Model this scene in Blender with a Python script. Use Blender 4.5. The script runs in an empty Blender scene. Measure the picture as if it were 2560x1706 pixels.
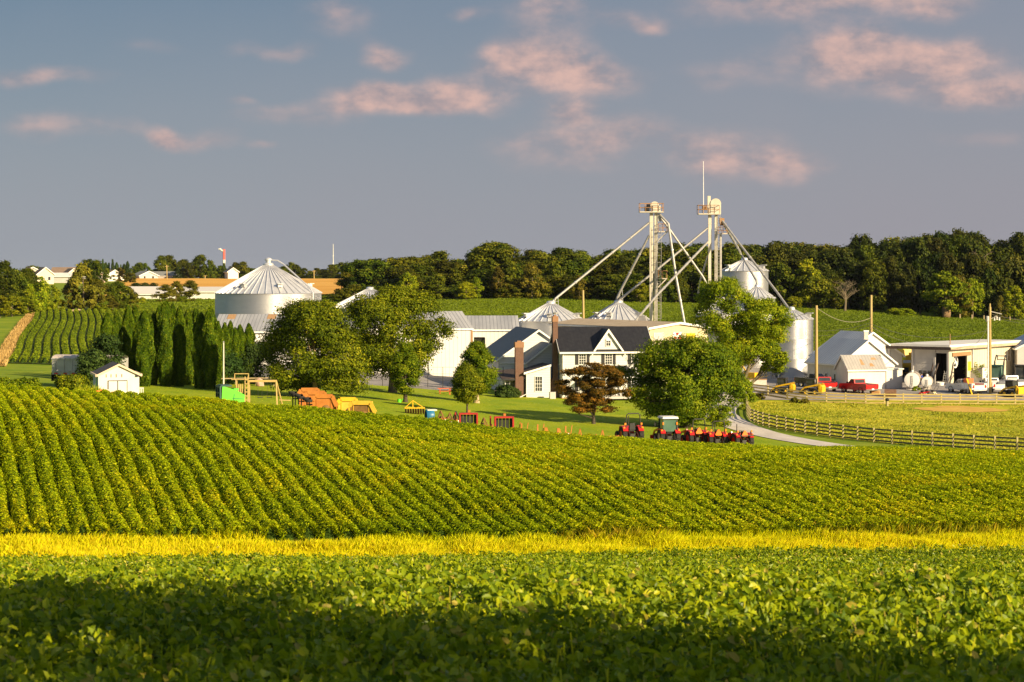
import bpy, math, random
import numpy as np
from mathutils import Vector, Matrix

R = math.radians
scene = bpy.context.scene
COL = scene.collection
rng = np.random.default_rng(7)
random.seed(7)

# ---------------------------------------------------------------- camera
F, HY = 5000.0, 680.0            # focal length and horizon row in photograph pixels (2560 wide)
cam = bpy.data.cameras.new('camera')
camo = bpy.data.objects.new('camera', cam)
COL.objects.link(camo)
camo.location = (0, 0, 0)
camo.rotation_euler = (R(90), 0, 0)
cam.sensor_width = 36
cam.lens = 36 * F / 2560
cam.shift_y = -(853 - HY) / 2560
cam.clip_start = 0.1
cam.clip_end = 20000
cam.dof.use_dof = True
cam.dof.focus_distance = 190
cam.dof.aperture_fstop = 5.0
scene.camera = camo

# ---------------------------------------------------------------- sun, sky, exposure
AZ, EL = R(49), R(21)            # sun low, behind the camera's right shoulder
S = Vector((math.sin(AZ) * math.cos(EL), -math.cos(AZ) * math.cos(EL), math.sin(EL)))
sl = bpy.data.lights.new('sun', 'SUN')
sl.energy = 5.0
sl.angle = R(0.5)
sl.color = (1.0, 0.80, 0.50)
so = bpy.data.objects.new('sun', sl)
COL.objects.link(so)
so.rotation_euler = (-S).to_track_quat('-Z', 'Y').to_euler()
so.location = S * 50

world = bpy.data.worlds.new('World')
scene.world = world
world.use_nodes = True
SKY_STRENGTH = 0.10
EXPOSURE = 0.95
scene.view_settings.view_transform = 'Standard'
scene.view_settings.look = 'None'
scene.view_settings.gamma = 1
scene.view_settings.exposure = EXPOSURE


def build_world():
    nt = world.node_tree
    N, L = nt.nodes, nt.links
    N.clear()

    def n(t, **k):
        a = N.new(t)
        for kk, v in k.items():
            setattr(a, kk, v)
        return a

    def math_(op, a, b=None, c=None):
        m = n('ShaderNodeMath', operation=op)
        for i, v in enumerate((a, b, c)):
            if v is None:
                continue
            if isinstance(v, (int, float)):
                m.inputs[i].default_value = v
            else:
                L.new(v, m.inputs[i])
        return m.outputs[0]

    def mix(fac, a, b, blend='MIX'):
        m = n('ShaderNodeMix', data_type='RGBA', blend_type=blend)
        for i, v in ((0, fac), (6, a), (7, b)):
            if isinstance(v, (int, float)):
                m.inputs[i].default_value = v
            elif isinstance(v, tuple):
                m.inputs[i].default_value = v
            else:
                L.new(v, m.inputs[i])
        return m.outputs[2]

    out = n('ShaderNodeOutputWorld')
    bg = n('ShaderNodeBackground')
    bg.inputs[1].default_value = SKY_STRENGTH
    sky = n('ShaderNodeTexSky', sky_type='NISHITA')
    sky.sun_disc = False
    sky.sun_elevation = EL
    sky.sun_rotation = math.pi - AZ
    sky.air_density = 1.2
    sky.dust_density = 1.5
    sky.ozone_density = 1.5
    tc = n('ShaderNodeTexCoord')
    sep = n('ShaderNodeSeparateXYZ')
    L.new(tc.outputs['Generated'], sep.inputs[0])
    az = math_('ARCTAN2', sep.outputs[0], sep.outputs[1])
    el = math_('ARCSINE', sep.outputs[2])
    comb = n('ShaderNodeCombineXYZ')
    L.new(az, comb.inputs[0])
    L.new(el, comb.inputs[1])
    p = comb.outputs[0]
    # clouds: soft banks by direction, broken up by noise
    warp = n('ShaderNodeTexNoise')
    warp.inputs['Scale'].default_value = 20
    warp.inputs['Detail'].default_value = 4
    L.new(p, warp.inputs['Vector'])
    wsub = n('ShaderNodeVectorMath', operation='SUBTRACT')
    L.new(warp.outputs['Color'], wsub.inputs[0])
    wsub.inputs[1].default_value = (0.5, 0.5, 0.5)
    wsc = n('ShaderNodeVectorMath', operation='MULTIPLY_ADD')
    L.new(wsub.outputs[0], wsc.inputs[0])
    wsc.inputs[1].default_value = (0.030, 0.020, 0)
    L.new(p, wsc.inputs[2])
    q = wsc.outputs[0]

    def puff(px, py, rx, ry, k):
        s = n('ShaderNodeVectorMath', operation='SUBTRACT')
        L.new(q, s.inputs[0])
        s.inputs[1].default_value = (math.atan((px - 1280) / F), math.atan((HY - py) / F), 0)
        m = n('ShaderNodeVectorMath', operation='MULTIPLY')
        L.new(s.outputs[0], m.inputs[0])
        m.inputs[1].default_value = (F / rx / 1.22, F / ry / 1.2, 0)
        ln = n('ShaderNodeVectorMath', operation='LENGTH')
        L.new(m.outputs[0], ln.inputs[0])
        mr = n('ShaderNodeMapRange', interpolation_type='SMOOTHSTEP')
        L.new(ln.outputs['Value'], mr.inputs[0])
        mr.inputs[1].default_value = 0.0
        mr.inputs[2].default_value = 1.0
        mr.inputs[3].default_value = k
        mr.inputs[4].default_value = 0
        return mr.outputs[0]

    puffs = [(1370, 155, 190, 105, .95), (1500, 195, 160, 70, .6), (1250, 160, 130, 50, .45), (965, 138, 90, 50, .7), (730, 130, 90, 35, .4), (620, 115, 90, 40, .28),
             (930, 245, 150, 60, .95), (1140, 240, 210, 65, .95), (1010, 268, 190, 36, .55), (1420, 275, 80, 42, .75), (760, 300, 260, 45, .42),
             (420, 340, 70, 42, .75), (520, 355, 130, 40, .5), (650, 372, 50, 20, .4), (90, 200, 260, 40, .5), (110, 325, 160, 55, .42), (300, 320, 160, 40, .3),
             (1830, 395, 190, 95, .66), (1990, 425, 130, 55, .62), (1560, 360, 280, 120, .36), (1330, 390, 220, 80, .33), (1470, 330, 300, 60, .25),
             (2170, 140, 120, 70, .62), (2080, 160, 260, 110, .55), (2330, 190, 330, 110, .7), (2500, 240, 200, 60, .5), (2380, 135, 130, 60, .5),
             (2010, 5, 420, 90, .75), (1370, 10, 200, 90, .5), (1560, 45, 120, 40, .4), (1170, 45, 60, 35, .5), (850, 35, 160, 95, .45), (2350, 20, 200, 60, .45),
             (2450, 355, 200, 40, .3), (1800, 180, 160, 70, .35), (620, 262, 60, 20, .35), (1640, 60, 60, 30, .4), (380, 120, 140, 35, .25)]
    acc = None
    for a in puffs:
        v = puff(*a)
        acc = v if acc is None else math_('ADD', acc, v)

    def fbm(scale, vec, det=7, rough=.6):
        t = n('ShaderNodeTexNoise')
        t.inputs['Scale'].default_value = scale
        t.inputs['Detail'].default_value = det
        t.inputs['Roughness'].default_value = rough
        L.new(vec, t.inputs['Vector'])
        return t.outputs['Fac']
    st = n('ShaderNodeVectorMath', operation='MULTIPLY')
    L.new(p, st.inputs[0])
    st.inputs[1].default_value = (1, 1.7, 1)
    f1 = fbm(36, st.outputs[0], 7, .58)
    dens = math_('MULTIPLY', acc, math_('ADD', math_('MULTIPLY', math_('SUBTRACT', f1, .5), 1.5), .95))
    cl = n('ShaderNodeMapRange', interpolation_type='SMOOTHSTEP')
    L.new(dens, cl.inputs[0])
    cl.inputs[1].default_value = .06
    cl.inputs[2].default_value = 1.0
    cl.inputs[3].default_value = 0
    cl.inputs[4].default_value = 1
    # sunlit tops against greyer bases
    off = n('ShaderNodeVectorMath', operation='ADD')
    L.new(st.outputs[0], off.inputs[0])
    off.inputs[1].default_value = (.006, .012, 0)
    f2 = fbm(36, off.outputs[0], 7, .58)
    lit = n('ShaderNodeMapRange')
    L.new(math_('SUBTRACT', f1, f2), lit.inputs[0])
    lit.inputs[1].default_value = -.16
    lit.inputs[2].default_value = .16
    cloud_col = mix(lit.outputs[0], (1.95, 1.62, 1.72, 1), (4.1, 2.62, 2.2, 1))
    # thin grey veil over the blue
    veil_f = n('ShaderNodeMapRange')
    L.new(el, veil_f.inputs[0])
    veil_f.inputs[1].default_value = 0.0
    veil_f.inputs[2].default_value = 0.16
    veil_f.inputs[3].default_value = .94
    veil_f.inputs[4].default_value = .92
    az_f = n('ShaderNodeMapRange')
    L.new(math_('ADD', az, math_('MULTIPLY', math_('SUBTRACT', fbm(9, p, 3), .5), .35)), az_f.inputs[0])
    az_f.inputs[1].default_value = -.25
    az_f.inputs[2].default_value = .25
    el_f = n('ShaderNodeMapRange')
    L.new(el, el_f.inputs[0])
    el_f.inputs[1].default_value = 0
    el_f.inputs[2].default_value = .14
    veil_lo = mix(az_f.outputs[0], (1.70, 1.82, 2.07, 1), (1.68, 1.62, 1.88, 1))
    veil_hi = mix(az_f.outputs[0], (.62, .97, 1.46, 1), (1.16, 1.28, 1.66, 1))
    veil = mix(el_f.outputs[0], veil_lo, veil_hi)
    vy = n('ShaderNodeMapRange')          # the veil thins out towards the sun's side of the sky
    L.new(sep.outputs[1], vy.inputs[0])
    vy.inputs[1].default_value = -.3
    vy.inputs[2].default_value = .75
    vy.inputs[3].default_value = .93
    vy.inputs[4].default_value = 1.0
    base = mix(math_('MULTIPLY', veil_f.outputs[0], vy.outputs[0]), sky.outputs[0], veil)
    clf = math_('MULTIPLY', cl.outputs[0], .8)
    col = mix(clf, base, cloud_col)
    L.new(col, bg.inputs[0])
    L.new(bg.outputs[0], out.inputs[0])


build_world()

# ---------------------------------------------------------------- helpers
def PX(px, Y):
    return (px - 1280.0) / F * Y


def PZ(py, Y):
    return -(py - HY) / F * Y


# ground heights: columns by direction, rows by distance
YK = [0, 4, 8, 14, 18, 30, 45, 60, 73, 79, 88, 97, 105, 114, 125, 140, 165, 200, 225, 250, 258, 270, 300, 340, 400, 460, 520, 600, 700, 850, 1000, 1150, 1500, 3000, 9000]
PK = [0, 540, 950, 1280, 1900, 2560]
near = [-1.7, -2.0, -2.6, -3.5, -3.75, -5.3, -7.35, -9.4]
ZK = [
    near + [-11.2, -10.9, -9.5, -8.0, -7.2, -7.2, -8.0, -9.3, -10.4, -11.5, -12.0, -12.3, -12.35, -12.4, -12.2, -11.6, -10.2, -9.0, -8.8, -8, -7, -5, -3.6, -3.2, -8, -40, -150],
    near + [-11.1, -10.9, -9.65, -8.6, -8.05, -8.05, -9.1, -10.3, -11.2, -12.6, -13.2, -13.5, -13.5, -13.5, -13.4, -12.8, -11.0, -9.2, -8.8, -9, -8.4, -6, -3.8, -3.6, -8, -40, -150],
    near + [-11.1, -10.9, -9.95, -9.3, -8.95, -8.9, -10.1, -11.4, -12.6, -13.5, -13.9, -14.3, -14.4, -14.5, -14.5, -14.0, -11.2, -9.0, -8.0, -7, -7, -5.5, -4, -3.6, -8, -40, -150],
    near + [-11.0, -10.9, -10.05, -9.6, -9.5, -9.75, -11.2, -12.5, -13.95, -14.75, -15.2, -15.75, -15.78, -15.8, -15.8, -14.6, -10.9, -8.7, -7.1, -4.5, -3, -4, -5, -6, -10, -40, -150],
    near + [-10.9, -10.75, -9.95, -9.65, -9.95, -10.75, -12.2, -13.7, -14.85, -16.1, -16.45, -16.5, -15.7, -15.65, -15.75, -15.2, -12.1, -10.1, -9.1, -6, -4, -6, -8, -10, -15, -40, -150],
    near + [-10.75, -10.6, -9.9, -9.8, -10.2, -11.0, -12.2, -13.9, -15.4, -16.9, -16.95, -16.68, -15.75, -15.65, -15.75, -15.7, -14.5, -13.4, -13.0, -9, -6, -8, -10, -12, -15, -40, -150]]


def pchip(x, y, xn):
    x, y = np.asarray(x, float), np.asarray(y, float)
    h = np.diff(x)
    d = np.diff(y) / h
    m = np.zeros(len(x))
    for i in range(1, len(x) - 1):
        if d[i - 1] * d[i] > 0:
            w1, w2 = 2 * h[i] + h[i - 1], h[i] + 2 * h[i - 1]
            m[i] = (w1 + w2) / (w1 / d[i - 1] + w2 / d[i])
    m[0], m[-1] = d[0], d[-1]
    i = np.clip(np.searchsorted(x, xn) - 1, 0, len(x) - 2)
    t = (xn - x[i]) / h[i]
    return (y[i] * (1 + 2 * t) * (1 - t) ** 2 + h[i] * m[i] * t * (1 - t) ** 2
            + y[i + 1] * t * t * (3 - 2 * t) + h[i] * m[i + 1] * t * t * (t - 1))


YL = np.concatenate([np.arange(0, 600, 1.0), 600 * 1.03 ** np.arange(0, 93)])
PL = np.arange(-600, 3201, 20.0)
_cols = np.array([pchip(YK, z, YL) for z in ZK])
_k = np.exp(-np.linspace(-2.5, 2.5, 25) ** 2)
_k /= _k.sum()
ZT = np.empty((len(YL), len(PL)))
for _i in range(len(YL)):
    r_ = np.interp(PL, PK, _cols[:, _i])
    r_ = np.convolve(np.pad(r_, 12, mode='edge'), _k, 'valid')
    ZT[_i] = r_


def GA(X, Y):
    X, Y = np.asarray(X, float), np.asarray(Y, float)
    Yc = np.clip(Y, 0.5, YL[-1] - 1)
    px = np.clip(1280 + F * X / np.maximum(Yc, 3.0), PL[0], PL[-1] - 1)
    i = np.clip(np.searchsorted(YL, Yc) - 1, 0, len(YL) - 2)
    t = (Yc - YL[i]) / (YL[i + 1] - YL[i])
    u = (px - PL[0]) / 20.0
    j = u.astype(int)
    u = u - j
    return (ZT[i, j] * (1 - t) * (1 - u) + ZT[i + 1, j] * t * (1 - u)
            + ZT[i, j + 1] * (1 - t) * u + ZT[i + 1, j + 1] * t * u)


def G(X, Y):
    return float(GA(X, Y))


def np_mesh(name, V, faces, mat, parent=None, attr=None, smooth=False, sharp=None, props=None):
    """faces: list of int arrays (n,k); one linked mesh object"""
    me = bpy.data.meshes.new(name)
    V = np.asarray(V, np.float32)
    faces = [np.asarray(f, np.int32) for f in faces if len(f)]
    me.vertices.add(len(V))
    me.vertices.foreach_set('co', V.ravel())
    nl = sum(f.size for f in faces)
    nf = sum(len(f) for f in faces)
    me.loops.add(nl)
    me.loops.foreach_set('vertex_index', np.concatenate([f.ravel() for f in faces]))
    me.polygons.add(nf)
    tot = np.concatenate([np.full(len(f), f.shape[1], np.int32) for f in faces])
    st = np.concatenate([[0], np.cumsum(tot)[:-1]]).astype(np.int32)
    me.polygons.foreach_set('loop_start', st)
    me.polygons.foreach_set('use_smooth', np.full(nf, bool(smooth)))
    me.update(calc_edges=True)
    if attr is not None:
        a = me.attributes.new('v', 'FLOAT', 'POINT')
        a.data.foreach_set('value', np.asarray(attr, np.float32))
    if smooth and sharp:
        me.set_sharp_from_angle(angle=R(sharp))
    me.materials.append(mat)
    o = bpy.data.objects.new(name, me)
    COL.objects.link(o)
    if parent is not None:
        o.parent = parent
    if props:
        for k, v in props.items():
            o[k] = v
    return o


def thing(name, label, cat, loc=(0, 0, 0), rz=0.0, group=None):
    o = bpy.data.objects.new(name, None)
    COL.objects.link(o)
    o.empty_display_size = .2
    o.location = loc
    o.rotation_euler = (0, 0, rz)
    o['label'] = label
    o['category'] = cat
    if group:
        o['group'] = group
    return o


def onground(name, label, cat, px, Y, rz=0.0, group=None, dz=0.0):
    x = PX(px, Y)
    return thing(name, label, cat, (x, Y, G(x, Y) + dz), rz, group)


def tag(o, label, cat, group=None):
    o['label'] = label
    o['category'] = cat
    if group:
        o['group'] = group
    return o


def dup(root, loc, rz, label=None, scale=None):
    r = root.copy()
    COL.objects.link(r)
    r.location = loc
    r.rotation_euler = (0, 0, rz)
    if scale is not None:
        r.scale = scale
    if label:
        r['label'] = label
    for ch in list(root.children):
        c = ch.copy()
        COL.objects.link(c)
        c.parent = r
        for g in list(ch.children):
            d = g.copy()
            COL.objects.link(d)
            d.parent = c
    return r


class MB:
    """collects shapes; .obj links them as one mesh object"""
    def __init__(s):
        s.v, s.f = [], []

    def add(s, vs, fs, M=None):
        b = len(s.v)
        for p in vs:
            p = Vector(p)
            s.v.append(tuple(M @ p if M is not None else p))
        for f in fs:
            s.f.append(tuple(b + i for i in f))
        return s

    def box(s, c, d, M=None, rz=0.0, top=(1, 1)):
        x, y, z = d[0] / 2, d[1] / 2, d[2] / 2
        vs = [(-x, -y, -z), (x, -y, -z), (x, y, -z), (-x, y, -z),
              (-x * top[0], -y * top[1], z), (x * top[0], -y * top[1], z), (x * top[0], y * top[1], z), (-x * top[0], y * top[1], z)]
        m = Matrix.Translation(c) @ Matrix.Rotation(rz, 4, 'Z')
        if M is not None:
            m = M @ m
        return s.add(vs, [(0, 3, 2, 1), (4, 5, 6, 7), (0, 1, 5, 4), (1, 2, 6, 5), (2, 3, 7, 6), (3, 0, 4, 7)], m)

    def bar(s, a, b, w, h=None, M=None):
        """square-section bar between two points"""
        a, b = Vector(a), Vector(b)
        h = h or w
        q = (b - a).to_track_quat('Z', 'Y').to_matrix().to_4x4()
        m = Matrix.Translation((a + b) / 2) @ q
        if M is not None:
            m = M @ m
        return s.box((0, 0, 0), (w, h, (b - a).length), m)

    def cyl(s, a, b, r0, r1=None, n=12, M=None, caps=True):
        a, b = Vector(a), Vector(b)
        r1 = r0 if r1 is None else r1
        q = (b - a).to_track_quat('Z', 'Y').to_matrix().to_4x4()
        l = (b - a).length
        m = Matrix.Translation(a) @ q
        if M is not None:
            m = M @ m
        vs = [(r0 * math.cos(2 * math.pi * i / n), r0 * math.sin(2 * math.pi * i / n), 0) for i in range(n)]
        vs += [(r1 * math.cos(2 * math.pi * i / n), r1 * math.sin(2 * math.pi * i / n), l) for i in range(n)]
        fs = [(i, (i + 1) % n, n + (i + 1) % n, n + i) for i in range(n)]
        if caps:
            fs += [tuple(range(n - 1, -1, -1)), tuple(range(n, 2 * n))]
        return s.add(vs, fs, m)

    def tube(s, pts, r, n=6):
        """pts: points; r: one radius or one per point"""
        k = len(pts)
        rs = r if isinstance(r, (list, tuple)) else [r] * k
        pts = [Vector(p) for p in pts]
        b = len(s.v)
        for i, p in enumerate(pts):
            d = (pts[min(i + 1, k - 1)] - pts[max(i - 1, 0)])
            if d.length < 1e-6:
                d = Vector((0, 0, 1))
            d.normalize()
            ref = Vector((0, 1, 0)) if abs(d.y) < .9 else Vector((1, 0, 0))
            u = d.cross(ref).normalized()
            w = d.cross(u)
            for j in range(n):
                a = 2 * math.pi * j / n
                s.v.append(tuple(p + (u * math.cos(a) + w * math.sin(a)) * rs[i]))
        for i in range(k - 1):
            for j in range(n):
                j2 = (j + 1) % n
                s.f.append((b + i * n + j, b + i * n + j2, b + (i + 1) * n + j2, b + (i + 1) * n + j))
        s.f.append(tuple(b + j for j in range(n - 1, -1, -1)))
        s.f.append(tuple(b + (k - 1) * n + j for j in range(n)))
        return s

    def lathe(s, prof, n=24, M=None, axis='Z'):
        """prof: (r, z) pairs turned about Z (or about X / Y)"""
        vs, fs = [], []
        k = len(prof)
        for i in range(n):
            a = 2 * math.pi * i / n
            for r, z in prof:
                p = (r * math.cos(a), r * math.sin(a), z)
                if axis == 'X':
                    p = (z, r * math.cos(a), r * math.sin(a))
                elif axis == 'Y':
                    p = (r * math.sin(a), z, r * math.cos(a))
                vs.append(p)
        for i in range(n):
            i2 = (i + 1) % n
            for j in range(k - 1):
                fs.append((i * k + j, i2 * k + j, i2 * k + j + 1, i * k + j + 1))
        return s.add(vs, fs, M)

    def prism(s, poly, a, b, axis='X', M=None, shrink=None):
        """polygon extruded from a to b along the axis (poly in the other two axes)"""
        n = len(poly)
        def P(u, v, t):
            return {'X': (t, u, v), 'Y': (u, t, v), 'Z': (u, v, t)}[axis]
        vs = [P(u, v, a) for u, v in poly] + [P(u, v, b) for u, v in poly]
        fs = [(i, (i + 1) % n, n + (i + 1) % n, n + i) for i in range(n)]
        fs += [tuple(range(n - 1, -1, -1)), tuple(range(n, 2 * n))]
        return s.add(vs, fs, M)

    def quad(s, a, b, c, d, M=None):
        return s.add([a, b, c, d], [(0, 1, 2, 3)], M)

    def slab(s, a, b, c, d, t, M=None):
        """quad a b c d thickened by t along its normal"""
        a, b, c, d = map(Vector, (a, b, c, d))
        n = (b - a).cross(d - a).normalized() * t
        vs = [a, b, c, d, a + n, b + n, c + n, d + n]
        return s.add(vs, [(3, 2, 1, 0), (4, 5, 6, 7), (0, 1, 5, 4), (1, 2, 6, 5), (2, 3, 7, 6), (3, 0, 4, 7)], M)

    def obj(s, name, mat, parent=None, smooth=None, label=None):
        me = bpy.data.meshes.new(name)
        me.from_pydata(s.v, [], s.f)
        me.update()
        import bmesh
        bm = bmesh.new()
        bm.from_mesh(me)
        bmesh.ops.recalc_face_normals(bm, faces=bm.faces)
        bm.to_mesh(me)
        bm.free()
        if smooth:
            me.polygons.foreach_set('use_smooth', [True] * len(me.polygons))
            me.set_sharp_from_angle(angle=R(smooth))
        me.materials.append(mat)
        o = bpy.data.objects.new(name, me)
        COL.objects.link(o)
        if parent is not None:
            o.parent = parent
        if label:
            o['label'] = label
        return o


# ---------------------------------------------------------------- materials
MATS = {}


def newmat(name):
    m = bpy.data.materials.new(name)
    m.use_nodes = True
    nt = m.node_tree
    b = nt.nodes['Principled BSDF']
    return m, nt, b


def rgba(c):
    return (c[0], c[1], c[2], 1)


def pm(name, c, c2=None, scale=3.0, rough=.6, metal=0.0, spec=.4, bump=0.0, bscale=None, stripe=None, det=5, trans=0.0, coat=0.0, ramp=(.35, .65), stretch=None):
    """noise-varied surface; stripe = (axis, period, width, colour, axis2 or None)"""
    if name in MATS:
        return MATS[name]
    m, nt, b = newmat(name)
    N, L = nt.nodes, nt.links
    tc = N.new('ShaderNodeTexCoord')
    src = tc.outputs['Object']
    if stretch:
        mp = N.new('ShaderNodeMapping')
        mp.inputs['Scale'].default_value = stretch
        L.new(src, mp.inputs['Vector'])
        src = mp.outputs[0]
    nz = N.new('ShaderNodeTexNoise')
    nz.inputs['Scale'].default_value = scale
    nz.inputs['Detail'].default_value = det
    nz.inputs['Roughness'].default_value = .62
    L.new(src, nz.inputs['Vector'])
    rp = N.new('ShaderNodeValToRGB')
    rp.color_ramp.elements[0].position, rp.color_ramp.elements[1].position = ramp
    rp.color_ramp.elements[0].color = rgba(c)
    rp.color_ramp.elements[1].color = rgba(c2 if c2 else [min(1, x * 1.18) for x in c])
    L.new(nz.outputs['Fac'], rp.inputs[0])
    col = rp.outputs[0]
    if stripe:
        ax, per, wid, sc = stripe
        sp = N.new('ShaderNodeSeparateXYZ')
        L.new(tc.outputs['Object'], sp.inputs[0])
        d = N.new('ShaderNodeMath')
        d.operation = 'DIVIDE'
        L.new(sp.outputs['XYZ'.index(ax)], d.inputs[0])
        d.inputs[1].default_value = per
        fr = N.new('ShaderNodeMath')
        fr.operation = 'FRACT'
        L.new(d.outputs[0], fr.inputs[0])
        lt = N.new('ShaderNodeMath')
        lt.operation = 'LESS_THAN'
        L.new(fr.outputs[0], lt.inputs[0])
        lt.inputs[1].default_value = wid
        mx = N.new('ShaderNodeMix')
        mx.data_type = 'RGBA'
        L.new(lt.outputs[0], mx.inputs[0])
        L.new(col, mx.inputs[6])
        mx.inputs[7].default_value = rgba(sc)
        col = mx.outputs[2]
    L.new(col, b.inputs['Base Color'])
    b.inputs['Roughness'].default_value = rough
    b.inputs['Metallic'].default_value = metal
    b.inputs['Specular IOR Level'].default_value = spec
    if coat:
        b.inputs['Coat Weight'].default_value = coat
        b.inputs['Coat Roughness'].default_value = .12
    if trans:
        b.inputs['Transmission Weight'].default_value = trans
    if bump:
        bz = N.new('ShaderNodeTexNoise')
        bz.inputs['Scale'].default_value = bscale or scale * 4
        bz.inputs['Detail'].default_value = 4
        L.new(src, bz.inputs['Vector'])
        bp = N.new('ShaderNodeBump')
        bp.inputs['Strength'].default_value = bump
        bp.inputs['Distance'].default_value = .05
        L.new(bz.outputs['Fac'], bp.inputs['Height'])
        L.new(bp.outputs[0], b.inputs['Normal'])
    MATS[name] = m
    return m


def leafmat(name, stops, trans=.32, spec=.08, rough=.5, objvar=0.0, patch=None):
    """stops: [(pos, colour)] over the per-leaf value; patch = (scale, colour, lo, hi) slow colour drift across a field"""
    m, nt, b = newmat(name)
    N, L = nt.nodes, nt.links
    at = N.new('ShaderNodeAttribute')
    at.attribute_name = 'v'
    rp = N.new('ShaderNodeValToRGB')
    e = rp.color_ramp.elements
    e[0].position, e[0].color = stops[0][0], rgba(stops[0][1])
    e[1].position, e[1].color = stops[-1][0], rgba(stops[-1][1])
    for p, c in stops[1:-1]:
        x = e.new(p)
        x.color = rgba(c)
    L.new(at.outputs['Fac'], rp.inputs[0])
    col = rp.outputs[0]
    if patch:
        geo = N.new('ShaderNodeNewGeometry')
        nz = N.new('ShaderNodeTexNoise')
        nz.inputs['Scale'].default_value = patch[0]
        nz.inputs['Detail'].default_value = 3
        L.new(geo.outputs['Position'], nz.inputs['Vector'])
        mr = N.new('ShaderNodeMapRange')
        L.new(nz.outputs['Fac'], mr.inputs[0])
        mr.inputs[1].default_value, mr.inputs[2].default_value = patch[2], patch[3]
        mx = N.new('ShaderNodeMix')
        mx.data_type = 'RGBA'
        mx.blend_type = 'MULTIPLY'
        L.new(mr.outputs[0], mx.inputs[0])
        L.new(col, mx.inputs[6])
        mx.inputs[7].default_value = rgba(patch[1])
        col = mx.outputs[2]
    if objvar:
        oi = N.new('ShaderNodeObjectInfo')
        hs = N.new('ShaderNodeHueSaturation')
        for inp, lo, hi in (('Hue', .5 - .035 * objvar, .5 + .02 * objvar), ('Value', 1 - .45 * objvar, 1 + .45 * objvar)):
            mr = N.new('ShaderNodeMapRange')
            if inp == 'Hue':
                fr = N.new('ShaderNodeMath')
                fr.operation = 'FRACT'
                ml = N.new('ShaderNodeMath')
                ml.operation = 'MULTIPLY'
                ml.inputs[1].default_value = 7.31
                L.new(oi.outputs['Random'], ml.inputs[0])
                L.new(ml.outputs[0], fr.inputs[0])
                L.new(fr.outputs[0], mr.inputs[0])
            else:
                L.new(oi.outputs['Random'], mr.inputs[0])
            mr.inputs[3].default_value, mr.inputs[4].default_value = lo, hi
            L.new(mr.outputs[0], hs.inputs[inp])
        L.new(col, hs.inputs['Color'])
        col = hs.outputs[0]
    L.new(col, b.inputs['Base Color'])
    b.inputs['Roughness'].default_value = rough
    b.inputs['Specular IOR Level'].default_value = spec
    tr = N.new('ShaderNodeBsdfTranslucent')
    L.new(col, tr.inputs['Color'])
    ms = N.new('ShaderNodeMixShader')
    ms.inputs[0].default_value = trans
    L.new(b.outputs[0], ms.inputs[1])
    L.new(tr.outputs[0], ms.inputs[2])
    L.new(ms.outputs[0], N['Material Output'].inputs['Surface'])
    return m


# ---------------------------------------------------------------- leaves
def unit(a):
    return a / np.maximum(np.linalg.norm(a, axis=1, keepdims=True), 1e-9)


def leaf_geo(P, Nn, size, r, wide=.62, fold=.12, up=None):
    """one folded leaf-shaped quad at each point, lying across the normal Nn"""
    n = len(P)
    T = unit(np.cross(Nn, unit(r.normal(size=(n, 3)))))
    if up is not None:
        T = unit(T + np.array(up))
        T = unit(T - Nn * (T * Nn).sum(1, keepdims=True))
    B = np.cross(Nn, T)
    s = size[:, None]
    V = np.empty((n, 4, 3))
    V[:, 0] = P - T * s * .5
    V[:, 1] = P + B * s * wide * .5 + Nn * s * fold - T * s * .06
    V[:, 2] = P + T * s * .5 - Nn * s * fold * .6
    V[:, 3] = P - B * s * wide * .5 + Nn * s * fold - T * s * .06
    return V.reshape(-1, 3), np.arange(4 * n).reshape(n, 4)


def leaf_geo8(P, Nn, size, r, wide=.66, fold=.1, up=None):
    """ovate leaf with a midrib: two four-sided halves"""
    n = len(P)
    T = unit(np.cross(Nn, unit(r.normal(size=(n, 3)))))
    if up is not None:
        T = unit(T + np.array(up))
        T = unit(T - Nn * (T * Nn).sum(1, keepdims=True))
    B = np.cross(Nn, T)
    s = size[:, None]
    V = np.empty((n, 7, 3))
    prof = [(-.5, 0, 0), (-.28, .42, .8), (.12, .46, 1), (.5, 0, -.9), (.12, -.46, 1), (-.28, -.42, .8), (-.05, 0, -.15)]
    for k, (t, w, h) in enumerate(prof):
        V[:, k] = P + T * s * t + B * s * wide * w + Nn * s * fold * h
    i = np.arange(n)[:, None] * 7
    Q = np.concatenate([i + np.array([[0, 6, 3, 2]]) * 0 + np.array([[6, 2, 1, 0]]), i + np.array([[6, 0, 5, 4]])])
    Tt = np.concatenate([i + np.array([[6, 3, 2]]), i + np.array([[6, 4, 3]])])
    return V.reshape(-1, 3), Q, Tt
# ================================================================ ground
M_ground = pm('meadow ground', (.14, .22, .012), (.25, .30, .02), scale=.16, rough=.95, spec=.1, bump=.6, bscale=3)
M_lawn = pm('mown lawn', (.19, .28, .008), (.33, .37, .014), scale=.22, rough=.9, spec=.12, bump=.5, bscale=5, det=8, stretch=(1, .45, 1))
M_soil = pm('field soil', (.055, .045, .018), (.09, .075, .03), scale=1.2, rough=.95, spec=.1, bump=.8)
M_under = pm('dark plant litter', (.035, .055, .010), (.06, .08, .015), scale=2, rough=.95, spec=.1)  # dark green brown litter under the crop plants
M_gravel = pm('grey gravel', (.24, .22, .21), (.36, .33, .31), scale=.35, rough=.95, spec=.15, bump=.3, bscale=8, det=9)
M_drive = pm('pale gravel drive', (.50, .45, .41), (.66, .60, .55), scale=.5, rough=.95, spec=.15, bump=.3, bscale=8, det=9, stretch=(1, .4, 1))
M_pasture = pm('grazed pasture', (.30, .33, .016), (.52, .46, .035), scale=.33, rough=.95, spec=.1, bump=.9, bscale=3, det=9, stretch=(.6, .3, 1))
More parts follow.
